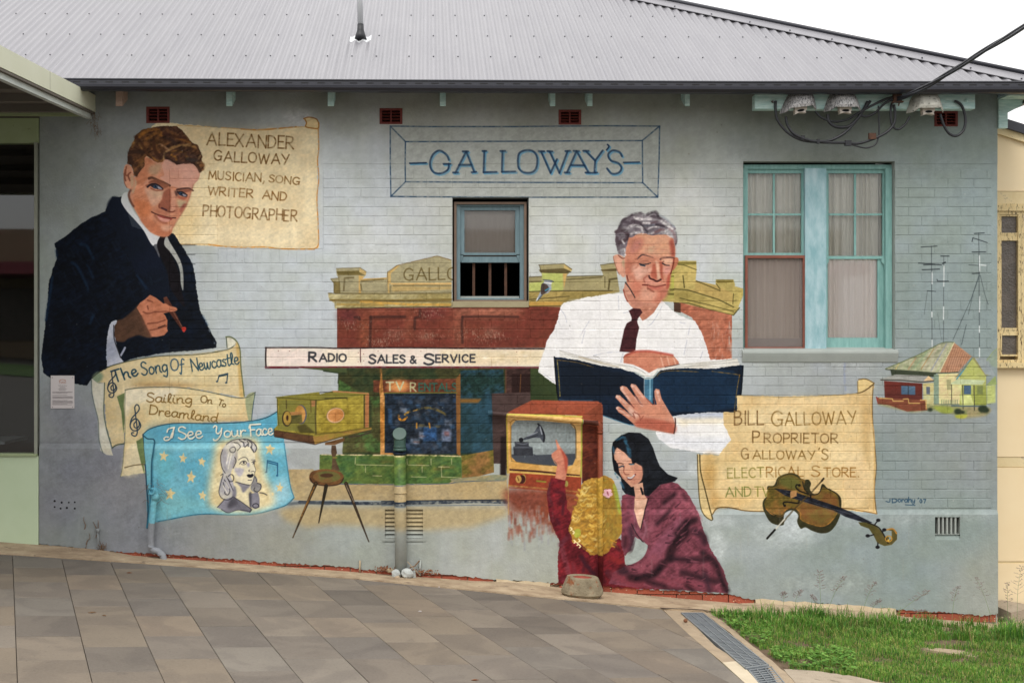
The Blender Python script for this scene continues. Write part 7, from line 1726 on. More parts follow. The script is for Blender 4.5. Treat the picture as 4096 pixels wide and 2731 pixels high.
cp(MB().box(XC0 - .3, XC0, CY, CY + .12, gz(5.5, .5) - .3, zr(XC0)), 'corner_wall', M_['cream'])
cp(MB().box(XC0 - .3, XC1, CY + .1, CY + 5, gz(5.5, .5) - .5, W(0, 600, CY).z), 'building_body', M_['cream'])
f = MB(); x0 = W(4000, 0, .2).x
f.loft([[Vector((x0 + dx_, y_, gz(x0, y_) + h_)) for dx_, h_ in ((0, -.05), (.9, -.09), (.9, .0), (.35, .05), (.12, .09), (0, .06))] for y_ in (-.02, .18, .42)])
tag(f.build('rubble_heap', M_['apron']), 'low lump of broken concrete rubble at the corner by the cream wall', 'rubble')

# ------------------------------------------------------------------
# pipes, board, cables and other fittings
# ------------------------------------------------------------------
def arc(c, r, a0, a1, ax1, ax2, n=7):
    return [c + ax1 * (r * math.cos(a0 + (a1 - a0) * k / n)) + ax2 * (r * math.sin(a0 + (a1 - a0) * k / n)) for k in range(n + 1)]
EX, EY, EZ = Vector((1, 0, 0)), Vector((0, 1, 0)), Vector((0, 0, 1))
# blue-topped waste pipe
t = thing('waste_pipe', 'slim plastic waste pipe painted turquoise above and grey below with an open elbow on top', 'pipe', tuple(G(652, 2245)))
Yp = -.075; ps = []
path = spl([W(655, 2262, Yp - .03), W(655, 2238, Yp - .03), W(650, 2218, Yp - .02), W(632, 2203, Yp), W(610, 2196, Yp), W(603, 2178, Yp), W(605, 2120, Yp), W(611, 2050, Yp), W(617, 1995, Yp)], 4)
ps.append(MB().tube(path, .029, 14).build('pipe', PAINTP, smooth=True))
c = W(620, 1990, Yp); ps.append(MB().tube([c - EZ * .02, c + EZ * .03], .034, 14).build('collar', PAINTP, smooth=True))
el = [c + EZ * .02, c + EZ * .045, c + EZ * .062 - EY * .008 - EX * .006, c + EZ * .068 - EY * .03 - EX * .016, c + EZ * .068 - EY * .055 - EX * .02]
ps.append(MB().tube(spl(el, 4), .029, 14, cap=False).build('elbow', PAINTP, smooth=True))
e = el[-1]; d_ = (el[-1] - el[-2]).normalized()
rg = MB(); u_ = d_.orthogonal().normalized(); v_ = d_.cross(u_)
rg.loft([[e + d_ * h + (u_ * math.cos(a) + v_ * math.sin(a)) * r for a in (k * .449 for k in range(14))] for r, h in ((.032, -.02), (.032, .0), (.019, .0), (.017, -.03))], cap=True); ps.append(rg.build('socket', PAINTP))
for (x, y) in ((603, 2185), (644, 2216)):
    q = W(x, y, Yp - (.0 if x < 620 else .02)); ps.append(MB().tube([q - EX * .004 - EZ * .012, q + EX * .004 + EZ * .012], .032, 14).build('coupling', PAINTP, smooth=True))
adopt(t, ps)
rgw = random.Random(8)
tw = MB()
for k in range(26):
    a = W(rgw.uniform(590, 660), rgw.uniform(1935, 2010), -.03 - rgw.random() * .06); b = a + Vector((rgw.uniform(-.1, .12), rgw.uniform(-.02, .02), rgw.uniform(-.09, .05)))
    m_ = (a + b) / 2 + Vector((0, -.01, rgw.uniform(-.02, .04))); tw.tube(spl([a, m_, b], 3), .0016, 4)
tag(tw.build('dry_twigs', M_['twig'], kind=None), 'small nest of dry twigs caught round the turquoise pipe top', 'twigs')

# fat vent pipe with cowl
t = thing('vent_pipe', 'thick upright painted vent pipe with dark green cowl before the louvre vent', 'pipe', tuple(W(1602, 2300, -.09)))
Yp = -.085; ps = []; A_, B_ = W(1604, 2296, Yp), W(1599, 1812, Yp); r = .054
ps.append(MB().tube([A_, A_.lerp(B_, .5), B_], r, 24).build('pipe', PAINTP, smooth=True))
for yy, rr, hh in ((1969, .058, .012), (1812, .0585, .012), (1797, .060, .02), (1785, .057, .014)):
    q = W(1599 + (yy - 1812) * .01, yy, Yp); mm = PAINTP if yy > 1805 else None
    ps.append(MB().tube([q - EZ * hh / 2, q + EZ * hh / 2], rr, 24).build('collar', mm or M_['cowl'] if mm else M_.setdefault('cowl', mat('dark_green_cowl', '2f4941', .5, '3a564d', vs=6)), smooth=True))
q = W(1599, 1800, Yp); ps.append(MB().tube([q, q + EZ * .11], .054, 24, cap=False).build('cowl', M_['cowl'], smooth=True))
# elbow mouth closed by a flap that faces up and out
c = q + EZ * .14; n_ = Vector((-.05, -.86, .42)).normalized(); u_ = EX; u_ = (u_ - n_ * u_.dot(n_)).normalized(); v_ = n_.cross(u_)
rings = [[q + EZ * .09 + Vector((.054 * math.cos(a), .054 * math.sin(a), 0)) for a in (k * math.pi / 12 for k in range(24))]]
def ringat(cc, rr):
    R_ = []
    for k in range(24):
        a = k * math.pi / 12; d0 = Vector((math.cos(a), math.sin(a), 0)); w_ = d0 - n_ * d0.dot(n_)
        w_.normalize(); R_.append(cc + w_ * rr)
    return R_
rings += [ringat(c - n_ * .01, .060), ringat(c + n_ * .03, .064), ringat(c + n_ * .036, .060), ringat(c + n_ * .034, .01)]
ps.append(MB().loft(rings).build('flap', M_['cowl'], smooth=False))
adopt(t, ps)
def blob(c, rx, ry, rz, seed, n=9, m=6):
    r_ = random.Random(seed); b_ = MB(); rr = []
    for j in range(m + 1):
        th = math.pi * j / m; rr.append([Vector((c.x + rx * math.sin(th) * math.cos(2 * math.pi * k / n) * r_.uniform(.82, 1.12), c.y + ry * math.sin(th) * math.sin(2 * math.pi * k / n) * r_.uniform(.85, 1.1), c.z + rz * math.cos(th) * r_.uniform(.9, 1.05))) for k in range(n)])
    return b_.loft(rr)
M_['lump'] = mat('pale_mortar_lump', '9fa4a2', .8, 'b3b7b4', vs=12, bump=.3)
t = thing('mortar_collar', 'broken lumps of pale mortar round the foot of the thick vent pipe', 'rubble', tuple(W(1600, 2310, -.12))); ps = []
for (x, y, Y, rx, ry, rz, m_) in ((1628, 2292, -.16, .058, .04, .05, 'lump'), (1584, 2294, -.15, .045, .035, .045, 'lump'), (1560, 2280, -.09, .036, .02, .022, 'stripL'), (1588, 2308, -.17, .03, .02, .02, 'strip'), (1656, 2300, -.1, .02, .02, .05, 'lump')):
    ps.append(blob(W(x, y, Y), rx, ry, rz, int(x)).build('lump', M_[m_]))
adopt(t, ps)
lf = MB()
for k in range(160):
    x = rgw.choice([1520, 1545, 1570, 1660, 1690, 1720]) + rgw.gauss(0, 14); y0_ = 2289 + .0743 * (x - 1600) + 8
    a = W(x, y0_, -.03 - rgw.random() * .09); a.z = gz(a.x, a.y) + .03 + rgw.random() * .03; d_ = Vector((rgw.uniform(-1, 1), rgw.uniform(-.5, .5), rgw.uniform(-.6, .8))).normalized() * rgw.uniform(.012, .03); e_ = d_.orthogonal().normalized() * .007
    lf.quad(a, a + d_ * .5 + e_, a + d_, a + d_ * .5 - e_)
lf.build('leaf_litter', M_['leafd'], kind='stuff')
f = MB().tube([W(1680, 2300, -.03), W(1680, 2238, -.03)], .011, 8); tag(f.build('pipe_stub', PAINTP, smooth=True), 'thin grey pipe stub just right of the thick vent pipe foot', 'pipe')
f = MB().tube([W(1439, 2286, -.03), W(1440, 2240, -.03)], .008, 8); tag(f.build('pipe_stub', M_['stripL'], smooth=True), 'thin pale pipe stub left of the thick vent pipe foot', 'pipe')
f = MB().tube([W(1678, 2240, -.04), W(1660, 2262, -.06), W(1640, 2268, -.1)], .006, 6); tag(f.build('fallen_stick', M_['twig']), 'dead brown stick leaning on the thin grey pipe stub', 'stick')
f = MB().tube([W(1630, 2245, -.17), W(1680, 2300, -.1)], .004, 6); tag(f.build('fallen_stick', M_['stripL']), 'straight pale stick lying beside the thick vent pipe', 'stick')

# brown pipe across the painted television, down into the pot
t = thing('overflow_pipe', 'thin painted pipe running across the painted television then down into the concrete pot', 'pipe', tuple(W(2400, 2350, -.06)))
Yp = -.05; ps = []
ps.append(MB().tube([W(1956, 1652, Yp), W(2170, 1668, Yp), W(2370, 1688, Yp)], .024, 14, cap=False).build('pipe', PAINTP, smooth=True))
ps.append(MB().tube(spl([W(2366, 1688, Yp), W(2385, 1691, Yp), W(2398, 1702, Yp), W(2400, 1722, Yp)], 5), .027, 14).build('elbow', PAINTP, smooth=True))
ps.append(MB().tube([W(2400, 1715, Yp), W(2401, 2000, Yp), W(2402, 2360, Yp - .01)], .024, 14).build('pipe', PAINTP, smooth=True))
q = W(2400, 1728, Yp); ps.append(MB().tube([q - EZ * .012, q + EZ * .012], .028, 14).build('collar', PAINTP, smooth=True))
q = W(1956, 1652, Yp); ps.append(MB().tube([q - EX * .01, q + EX * .03], .029, 14, cap=False).build('open_end', PAINTP, smooth=True))
q = W(1960, 1652, Yp); ps.append(MB().poly([q + EZ * .022 * math.sin(k * .7) + EY * .022 * math.cos(k * .7) for k in range(9)]).build('bore', M_['dark']))
adopt(t, ps)
# concrete pot
c = G(2335, 2392); c.y += .10; c.z = gz(c.x, c.y) + .012
t = thing('concrete_pot', 'small weathered concrete pot with a red inside at the foot of the painted television pipe', 'pot', tuple(c)); ps = []
def oring(r, h, tilt=-.04, sq=.86, n=16, jit=0):
    r_ = random.Random(int(r * 1000 + h * 100)); return [c + Vector((r * math.cos(a) * (1 + jit * r_.uniform(-1, 1)), r * sq * math.sin(a) * (1 + jit * r_.uniform(-1, 1)), h + tilt * r * math.cos(a))) for a in (2 * math.pi * k / n for k in range(n))]
ps.append(MB().loft([oring(.16, -.01, jit=.05), oring(.185, .02, jit=.05), oring(.18, .05, jit=.03), oring(.142, .155, jit=.015), oring(.136, .163), oring(.10, .163), oring(.085, .155)], cap=False).build('bowl', M_['pot'], smooth=False))
ps.append(MB().loft([oring(.088, .157), oring(.075, .12), oring(.01, .118)], cap=False).build('inside', M_['potin']))
adopt(t, ps)
# little pipe with a vine stump, left
f = MB().tube([W(394, 2206, -.03), W(392, 2150, -.03), W(391, 2120, -.03)], .009, 8); f.tube([W(391, 2128, -.03), W(391, 2112, -.03)], .016, 8)
tag(f.build('conduit', PAINTP, smooth=True), 'short thin grey conduit with dried vine remains low on the left wall', 'conduit')
tw = MB()
for pts_ in (((390, 2120), (380, 2100), (372, 2085)), ((392, 2115), (393, 2090), (392, 2078)), ((388, 2135), (382, 2150)), ((345, 2178), (350, 2160), (360, 2150), (356, 2130)), ((338, 2115), (342, 2100), (335, 2080), (336, 2065)), ((400, 2195), (412, 2200), (420, 2180)), ((410, 2205), (405, 2180), (398, 2160)), ((340, 2200), (346, 2180))):
    tw.tube(spl([W(x, y, -.02) for x, y in pts_], 4), [.0045 - .003 * k / (4 * (len(pts_) - 1)) for k in range(4 * (len(pts_) - 1) + 1)], 5)
for k in range(30):
    a = W(rgw.uniform(395, 425), rgw.uniform(2185, 2208), -.03); tw.tube([a, a + Vector((rgw.uniform(-.03, .03), -.01, rgw.uniform(.0, .05)))], .0016, 4)
tag(tw.build('dead_vine', M_['twig']), 'brown dead vine clinging to the wall round the short conduit', 'vine')
# roof vent
b0 = roof_hit(1442, 160); b0.z = roofz(b0.x, b0.y)
t = thing('roof_vent_pipe', 'white vent pipe with a black rubber boot standing on the corrugated roof', 'vent pipe', tuple(b0)); ps = []
ps.append(MB().tube([b0 + EZ * .12, b0 + EZ * .9 - EX * .02], .028, 16).build('pipe', M_['white'], smooth=True))
ps.append(MB().tube([b0 + EZ * .0, b0 + EZ * .05, b0 + EZ * .09, b0 + EZ * .15], [.062, .047, .034, .031], 16).build('rubber_boot', M_['black'], smooth=True))
fl = MB(); n = 16
for k in range(n):
    x0_, x1_ = b0.x - .105 + .21 * k / n, b0.x - .105 + .21 * (k + 1) / n
    def zz(x, y): return roofz(x, y) + .0105 * math.cos(2 * math.pi * (x - S0) / PC) + .006
    fl.quad((x0_, b0.y - .06, zz(x0_, b0.y - .06)), (x1_, b0.y - .06, zz(x1_, b0.y - .06)), (x1_, b0.y + .09, zz(x1_, b0.y + .09)), (x0_, b0.y + .09, zz(x0_, b0.y + .09)))
    fl.quad((x0_, b0.y - .06, zz(x0_, b0.y - .06) - .012), (x1_, b0.y - .06, zz(x1_, b0.y - .06) - .012), (x1_, b0.y - .06, zz(x1_, b0.y - .06)), (x0_, b0.y - .06, zz(x0_, b0.y - .06)))
ps.append(fl.build('flashing', M_['white'])); adopt(t, ps)
# information plaque
a = W(204, 1501); b = W(298, 1632)
t = thing('wall_plaque', 'small white printed information plaque screwed to the left of the mural wall', 'plaque', tuple((a + b) / 2)); ps = []
ps.append(MB().box(a.x, b.x, -.008, -.0005, b.z, a.z).build('board', M_['plaque']))
def text(body, x, y, size, m, Y=-.0092, align='CENTER'):
    cu = bpy.data.curves.new('lettering', 'FONT'); cu.body = body; cu.size = size; cu.align_x = align; cu.align_y = 'CENTER'; cu.extrude = .0002
    o = bpy.data.objects.new('lettering', cu); COL.objects.link(o); o.rotation_euler = (R(90), 0, 0); p = W(x, y); o.location = (p.x, Y, p.z)
    bpy.context.view_layer.update(); me = bpy.data.meshes.new_from_object(o); me.materials.clear(); me.materials.append(m)
    o2 = bpy.data.objects.new('lettering', me); o2.matrix_world = o.matrix_world; COL.objects.link(o2); bpy.data.objects.remove(o); return o2
ps.append(text('TWH', 251.5, 1528 / 3 * 0 + 1300 + 688 / 3, .028, M_['inkR'])); ps.append(text('Galloway Mural', 252, 1300 + 724 / 3, .0125, M_['ink']))
em = MB()
for k in range(9):
    an = math.pi * (k + .5) / 9; c_ = W(251.5 + 12 * math.cos(an), 1523 - 6 * math.sin(an)); em.box(c_.x - .003, c_.x + .003, -.0093, -.0088, c_.z - .003, c_.z + .003)
ps.append(em.build('emblem', M_['inkR']))
ln = MB()
for yy, ww in [(744, 60), (756, 80), (768, 110), (780, 80)]: p = W(251, 1300 + yy / 3); ln.box(p.x - ww / 3 / PPM / 2, p.x + ww / 3 / PPM / 2, -.0092, -.0088, p.z - .0013, p.z + .0013)
for yy in (797, 805, 813, 836, 853, 861, 869, 877, 900, 908, 916, 924, 932, 944, 952):
    p = W(211, 1300 + yy / 3); ww = rgw.choice([80, 82, 79, 60, 81]); ln.box(p.x, p.x + ww / PPM, -.0092, -.0088, p.z - .0012, p.z + .0012)
ps.append(ln.build('printed_lines', M_['ink']))
for (x, y) in ((150, 628), (392, 626), (152, 982), (393, 982)):
    p = W(160 + x / 3, 1300 + y / 3); ps.append(MB().loft([[p + Vector((r * math.cos(k), -.009 - h, r * math.sin(k))) for k in (j * .785 for j in range(8))] for r, h in ((.004, 0), (.002, .002))]).build('screw', M_['screw']))
adopt(t, ps)

# ---- service board with three fuse housings -----------------------
def V(x, y, Y): return W(2950 + x / 2.352, 300 + y / 2.352, Y)
Yb = -.30
t = thing('service_board', 'long pale turquoise timber board under the eaves that carries the electric fuses', 'timber board', tuple(V(1200, 255, Yb))); ps = []
a = V(165, 185, Yb); b = V(2235, 318, Yb)
bm_ = MB().box(a.x, b.x, Yb, Yb + .10, b.z, a.z); ps.append(bm_.build('beam', M_['teal']))
for x in (400, 1200, 2100):
    q = V(x, 250, Yb + .1); ps.append(MB().box(q.x - .04, q.x + .04, Yb + .1, .0, q.z - .03, q.z + .03).build('bracket', M_['teal']))
for x, y in ((330, 252), (2150, 240)):
    q = V(x, y, Yb); ps.append(MB().tube([q, q - EY * .02], .013 if x > 999 else .012, 6).build('bolt', M_['teal'] if x > 999 else M_['rust'])); ps.append(MB().tube([q - EY * .018, q - EY * .034], .008, 8).build('bolt', M_['teal'] if x > 999 else M_['steel']))
adopt(t, ps)
def fuse(x0, x1, y0, y1, tilt, m, label, k):
    Yf = Yb - .005; cx = (x0 + x1) / 2; t = thing('fuse_housing', label, 'fuse box', tuple(V(cx, (y0 + y1) / 2, Yf)), 'cement hooded fuse housings on the service board'); ps = []
    c = V(cx, y0, Yf); sc_ = 1 / (2.352 * PPM) * (FPX / PPM / FPX * PPM) ; u = 1 / 2.352 / (FPX / (CAM_D + Yf))
    H = (y1 - y0) * u; Wd = (x1 - x0) * u
    def L_(a, b, y): # local: a across, b down
        v = Vector((a * math.cos(tilt) + b * math.sin(tilt) * -1, 0, -b * math.cos(tilt) - a * math.sin(tilt) * -1)); return Vector((c.x + v.x, y, c.z + v.z))
    rings = []
    for (b_, w_, d_) in ((0, .60, .05), (.012, .66, .085), (.35 * H, .80, .115), (.7 * H, .92, .135), (.86 * H, .98, .14)):
        hw = Wd * w_ / 2; n = 10; r_ = []
        for i in range(n + 1):
            s = i / n * 2 - 1; r_.append(L_(hw * s, b_, Yf - d_ * (1 - abs(s) ** 3.5)))
        rings.append(r_)
    low = []
    for i in range(11):
        s = i / 10 * 2 - 1; dip = .86 + (.16 if abs(s) > .72 else (0.0 if abs(s) > .5 else -.10)); low.append(L_(Wd * (1.0 if abs(s) > .8 else .98) / 2 * s, dip * H, Yf - .14 * (1 - abs(s) ** 3.5)))
    rings.append(low)
    f = MB(); i0 = len(f.v); n = 11
    for r_ in rings: f.v += [tuple(p) for p in r_]
    for a_ in range(len(rings) - 1):
        for i in range(n - 1): f.f.append((a_ * n + i, a_ * n + i + 1, (a_ + 1) * n + i + 1, (a_ + 1) * n + i))
    f.f.append(tuple(range(n - 1, -1, -1)))
    o = f.build('hood', m); ps.append(o)
    md = o.modifiers.new('solid', 'SOLIDIFY'); md.thickness = .007; md.offset = -1
    q = L_(0, H * .8, Yf)
    pc = MB(); w2 = .054
    pc.prism([L_(-w2, H * .72, Yf - .09), L_(w2, H * .72, Yf - .09), L_(w2, H * 1.0, Yf - .09), L_(w2 * .8, H * 1.12, Yf - .09), L_(w2 * .95, H * 1.2, Yf - .09), L_(w2 * .6, H * 1.17, Yf - .09), L_(0, H * 1.13, Yf - .09), L_(-w2 * .6, H * 1.17, Yf - .09), L_(-w2 * .95, H * 1.22, Yf - .09), L_(-w2 * .85, H * 1.12, Yf - .09), L_(-w2, H * 1.0, Yf - .09)], (0, .06, 0))
    ps.append(pc.build('fuse_carrier', M_['porc']))
    sl_ = MB().poly([L_(w2 * .6 * math.cos(a), H * 1.04 + .012 * math.sin(a), Yf - .0915) for a in (k_ * .5236 for k_ in range(12))]); ps.append(sl_.build('handle_slot', M_['dark']))
    adopt(t, ps)
fuse(415, 765, 165, 345, .12, M_['fuse'], 'grey cement fuse housing at the left end of the turquoise board, tilted', 0)
fuse(808, 1165, 170, 345, .0, M_['fuse'], 'darkest lichen streaked fuse housing in the middle of the three', 1)
fuse(1590, 1940, 172, 355, .02, M_['fuse2'], 'paler mottled fuse housing to the right of the cable clamp', 2)
def cable(name, pts_, r, label, m=None, cat='cable', n=8):
    o = MB().tube(spl(pts_, 7), r * 1.3, n).build(name, m or M_['cable'], smooth=True); tag(o, label, cat); return o
Yc = Yb - .02
cable('cable', [V(360, 245, Yc), V(358, 330, Yc), V(380, 430, Yc), V(470, 540, Yc), V(600, 610, Yc), V(760, 632, Yc), V(1020, 638, Yc), V(1130, 645, Yc), V(1260, 608, Yc), V(1400, 540, Yc), V(1470, 460, Yc), V(1482, 360, Yc), V(1470, 280, Yc)], .0095, 'long thick black cable looping lowest below the turquoise board')
cable('cable', [V(455, 390, Yc), V(470, 470, Yc), V(540, 560, Yc - .01), V(700, 620, Yc - .01), V(860, 618, Yc), V(1000, 550, Yc), V(1100, 450, Yc), V(1180, 340, Yc), V(1250, 245, Yc)], .0095, 'black cable from the left fuse housing rising to the board hole')
cable('cable', [V(730, 340, Yc), V(790, 400, Yc), V(900, 438, Yc), V(1030, 420, Yc), V(1150, 350, Yc - .02), V(1300, 270, Yc - .03), V(1400, 225, Yc - .04), V(1500, 200, Yc - .06)], .008, 'black cable curving from the left fuse housing up to the rusty clamp')
cable('cable', [V(850, 370, Yc), V(860, 440, Yc), V(930, 488, Yc), V(1040, 485, Yc), V(1120, 420, Yc), V(1190, 320, Yc), V(1225, 250, Yc)], .011, 'short thick black cable looping under the middle fuse housing')
cable('cable', [V(1130, 360, Yc), V(1200, 392, Yc), V(1290, 360, Yc), V(1350, 300, Yc - .02), V(1420, 245, Yc - .04), V(1500, 225, Yc - .06)], .008, 'black cable sagging right of the middle fuse housing into the clamp')
cable('cable', [V(1450, 270, Yc), V(1440, 360, Yc), V(1455, 470, Yc), V(1510, 512, Yc), V(1580, 460, Yc), V(1620, 390, Yc)], .008, 'black cable loop hanging between the clamp and the pale fuse housing')
cable('cable', [V(1905, 365, Yc), V(1940, 470, Yc), V(1990, 550, Yc), V(2060, 572, Yc), V(2125, 520, Yc), V(2145, 420, Yc), V(2120, 310, Yc), V(2080, 262, Yc), V(2040, 248, Yc + .01)], .0095, 'single thick cable loop at the right end of the board in front of the vent')
cable('cable', [V(1325, 290, Yc), V(1330, 420, Yc), V(1330, 560, Yc), V(1300, 650, Yc), V(1220, 685, Yc), V(1130, 672, Yc), V(1050, 645, Yc)], .0055, 'thinnest black cable dropping straight from the board and hooking left')
for i, (x, y, x2, y2) in enumerate(((1270, 575, 16, 20), (1042, 640, 14, 18), (760, 625, 6, 14), (615, 590, 8, 14))):
    q = V(x, y, Yc - .012); o = MB().box(q.x - x2 / 2.352 / 440 * 2, q.x + x2 / 2.352 / 440 * 2, Yc - .02, Yc + .012, q.z - y2 / 2.352 / 440 * 1.4, q.z + y2 / 2.352 / 440 * 1.4).build('cable_clip', M_['rust'] if i == 0 else M_['black'])
    tag(o, ['rusty connector block on the lowest cable loop', 'black tape knot on the lowest cable loop', 'small black tie on the cable bundle under the left housings', 'leftmost black tie on the cable bundle'][i], 'connector' if i == 0 else 'cable tie')
c = V(1500, 232, Yc - .06)
t = thing('cable_clamp', 'rusty strain clamp holding the overhead service cable to the board', 'clamp', tuple(c))
ps = [MB().box(c.x - .035, c.x + .035, Yc - .09, Yc - .04, c.z - .015, c.z + .045).build('jaw', M_['rust']), MB().box(c.x - .045, c.x + .05, Yc - .085, Yc - .045, c.z - .028, c.z - .016).build('jaw', M_['rust']), MB().tube([c + Vector((.02, 0, -.03)), c + Vector((.014, 0, -.055))], .006, 6).build('bolt', M_['rust'])]
for k in range(6):
    p = V(1460 - k * 26, 262 - (k % 2) * 10, Yc - .05 + k * .01); q = [p + Vector((.012 * math.cos(a), .004 * (k % 2), .007 * math.sin(a))) for a in (j * .9 for j in range(8))]; ps.append(MB().tube(q, .0018, 5).build('chain_link', M_['rust']))
adopt(t, ps)
# overhead service line: three twisted conductors to a pole in the street
A_ = V(1490, 228, Yc - .06)
base = spl([A_, W(3640, 378, -.56), W(3720, 338, -.78), W(3800, 290, -1.0), W(3900, 226, -1.5), W(4000, 165, -2.05), W(4096, 108, -2.6), W(4300, -20, -3.6), W(4800, -360, -6.0)], 10)
for j in range(3):
    pt = []
    for i, p in enumerate(base):
        an = i * .13 + j * 2.094; pt.append(p + Vector((0, math.cos(an), math.sin(an))) * .0125)
    o = MB().tube(pt, .0115, 8).build('service_line', M_['cable'], smooth=True)
    tag(o, 'black overhead conductor twisted with two others rising out to the upper right', 'cable', 'twisted conductors of the overhead service line')

# ------------------------------------------------------------------
# grass
# ------------------------------------------------------------------
def grass_mat():
    m = bpy.data.materials.new('grass'); m.use_nodes = True; n = m.node_tree.nodes; l = m.node_tree.links; b = n['Principled BSDF']
    at = n.new('ShaderNodeAttribute'); at.attribute_name = 'tint'; l.new(at.outputs['Color'], b.inputs['Base Color']); b.inputs['Roughness'].default_value = .5; b.inputs['Specular IOR Level'].default_value = .3
    tr = n.new('ShaderNodeBsdfTranslucent'); l.new(at.outputs['Color'], tr.inputs['Color']); ms = n.new('ShaderNodeMixShader'); ms.inputs[0].default_value = .3
    l.new(b.outputs[0], ms.inputs[1]); l.new(tr.outputs[0], ms.inputs[2]); l.new(ms.outputs[0], n['Material Output'].inputs['Surface']); return m
GM = grass_mat()
rg_ = np.random.RandomState(4)
def inpoly(x, y, poly):
    c = False; j = len(poly) - 1
    for i in range(len(poly)):
        if (poly[i][1] > y) != (poly[j][1] > y) and x < (poly[j][0] - poly[i][0]) * (y - poly[i][1]) / (poly[j][1] - poly[i][1]) + poly[i][0]: c = not c
        j = i
    return c
LAWN = [(2835, 2448), (2905, 2450), (3060, 2460), (3200, 2452), (3300, 2468), (3500, 2480), (3700, 2500), (3991, 2518), (4250, 2530), (4700, 2560), (4800, 2780), (4400, 2860), (4000, 2800), (3580, 2735), (3420, 2702), (3250, 2680), (3170, 2680), (3130, 2650), (3010, 2570), (2960, 2540), (2880, 2480)]
gv, gf, gc = [], [], []
GREENS = [srgb(c)[:3] for c in ('5f9036', '487529', '74a03e', '36672a', '86a849', '639238', '9aa055')]
def blade(p, L_, wd, lean, az, col):
    i = len(gv); dx, dy = math.cos(az), math.sin(az); sx, sy = -dy * wd, dx * wd
    h1, h2 = L_ * .55, L_ * (1 - .5 * lean)
    a = (p[0] + dx * L_ * lean * .3, p[1] + dy * L_ * lean * .3, p[2] + h1); b = (p[0] + dx * L_ * lean, p[1] + dy * L_ * lean, p[2] + h2)
    gv.extend([(p[0] - sx, p[1] - sy, p[2] - .01), (p[0] + sx, p[1] + sy, p[2] - .01), (a[0] + sx * .8, a[1] + sy * .8, a[2]), (a[0] - sx * .8, a[1] - sy * .8, a[2]), b])
    gf.extend([(i, i + 1, i + 2, i + 3), (i + 3, i + 2, i + 4)]); gc.extend([col] * 5)
def noise2(x, y): return math.sin(x * 1.7 + 1.3 * math.sin(y * 1.1)) * math.cos(y * 2.3 + math.sin(x * .9 + 2))
cnt = 0
bare = [(2930, 2530, 34, 26), (3120, 2650, 45, 16), (2890, 2475, 30, 14), (3330, 2672, 60, 9), (3795, 2570, 120, 14), (3230, 2640, 60, 12), (3015, 2545, 40, 14), (3060, 2600, 30, 10), (3790, 2603, 105, 11)]
while cnt < 56000:
    px = rg_.uniform(2820, 4500); py = 2440 + (rg_.rand() ** .8) * 400
    if not inpoly(px, py, LAWN): continue
    if any(((px - a) / c) ** 2 + ((py - b) / d) ** 2 < 1 + .4 * noise2(px * .05, py * .05) for a, b, c, d in bare) and rg_.rand() < .93: continue
    p = G(px, py); top_d = py - (2452 + (px - 2900) * .062)
    tall = max(0, 1 - top_d / 95.0) * (.35 + .9 * abs(noise2(p.x * 5.3 + 4, p.y * 4.1))) if px > 2950 else .3
    nn = noise2(p.x * 3.1, p.y * 3.7) + .5 * noise2(p.x * 9, p.y * 11)
    if nn < -.72 and tall < .6 and rg_.rand() < .7: continue
    L_ = rg_.uniform(.014, .038) * (1 + .45 * nn) + tall * rg_.uniform(.02, .15)
    col = GREENS[rg_.randint(len(GREENS))]
    k = .75 + .4 * rg_.rand() + .14 * nn
    if tall > .35: col = tuple(.6 * c + .4 * d for c, d in zip(col, srgb('527f30')[:3]))
    if rg_.rand() < .07: col = srgb('b0a070')[:3]
    blade(p, L_, rg_.uniform(.0012, .0026) * (1.5 if tall > .35 else 1), rg_.uniform(.15, .75), rg_.uniform(0, 6.28), (col[0] * k, col[1] * k, col[2] * k, 1)); cnt += 1
# broad-leaf weeds towards the drain and street
for _ in range(420):
    px, py = (rg_.uniform(2990, 3420), rg_.uniform(2600, 2690)) if rg_.rand() < .6 else (rg_.uniform(2850, 3080), rg_.uniform(2452, 2580))
    if not inpoly(px, py, LAWN): continue
    p = G(px, py); col = srgb(['4f7c30', '6a9640', '5c8838', '7aa24c'][rg_.randint(4)])[:3] + (1,)
    for k in range(5):
        az = rg_.uniform(0, 6.28); r = rg_.uniform(.012, .026); c = p + Vector((math.cos(az) * r, math.sin(az) * r, rg_.uniform(.012, .04))); i = len(gv)
        d = Vector((math.cos(az), math.sin(az), rg_.uniform(-.2, .5))) * r; s_ = Vector((-math.sin(az), math.cos(az), 0)) * r * .55
        gv.extend([tuple(c - d * .6), tuple(c + s_), tuple(c + d), tuple(c - s_)]); gf.append((i, i + 1, i + 2, i + 3)); gc.extend([col] * 4)
me = bpy.data.meshes.new('grass'); me.from_pydata(gv, [], gf); me.materials.append(GM)
ca = me.color_attributes.new('tint', 'FLOAT_COLOR', 'POINT'); ca.data.foreach_set('color', np.array(gc, np.float32).ravel())
go = bpy.data.objects.new('grass', me); COL.objects.link(go); go['kind'] = 'stuff'
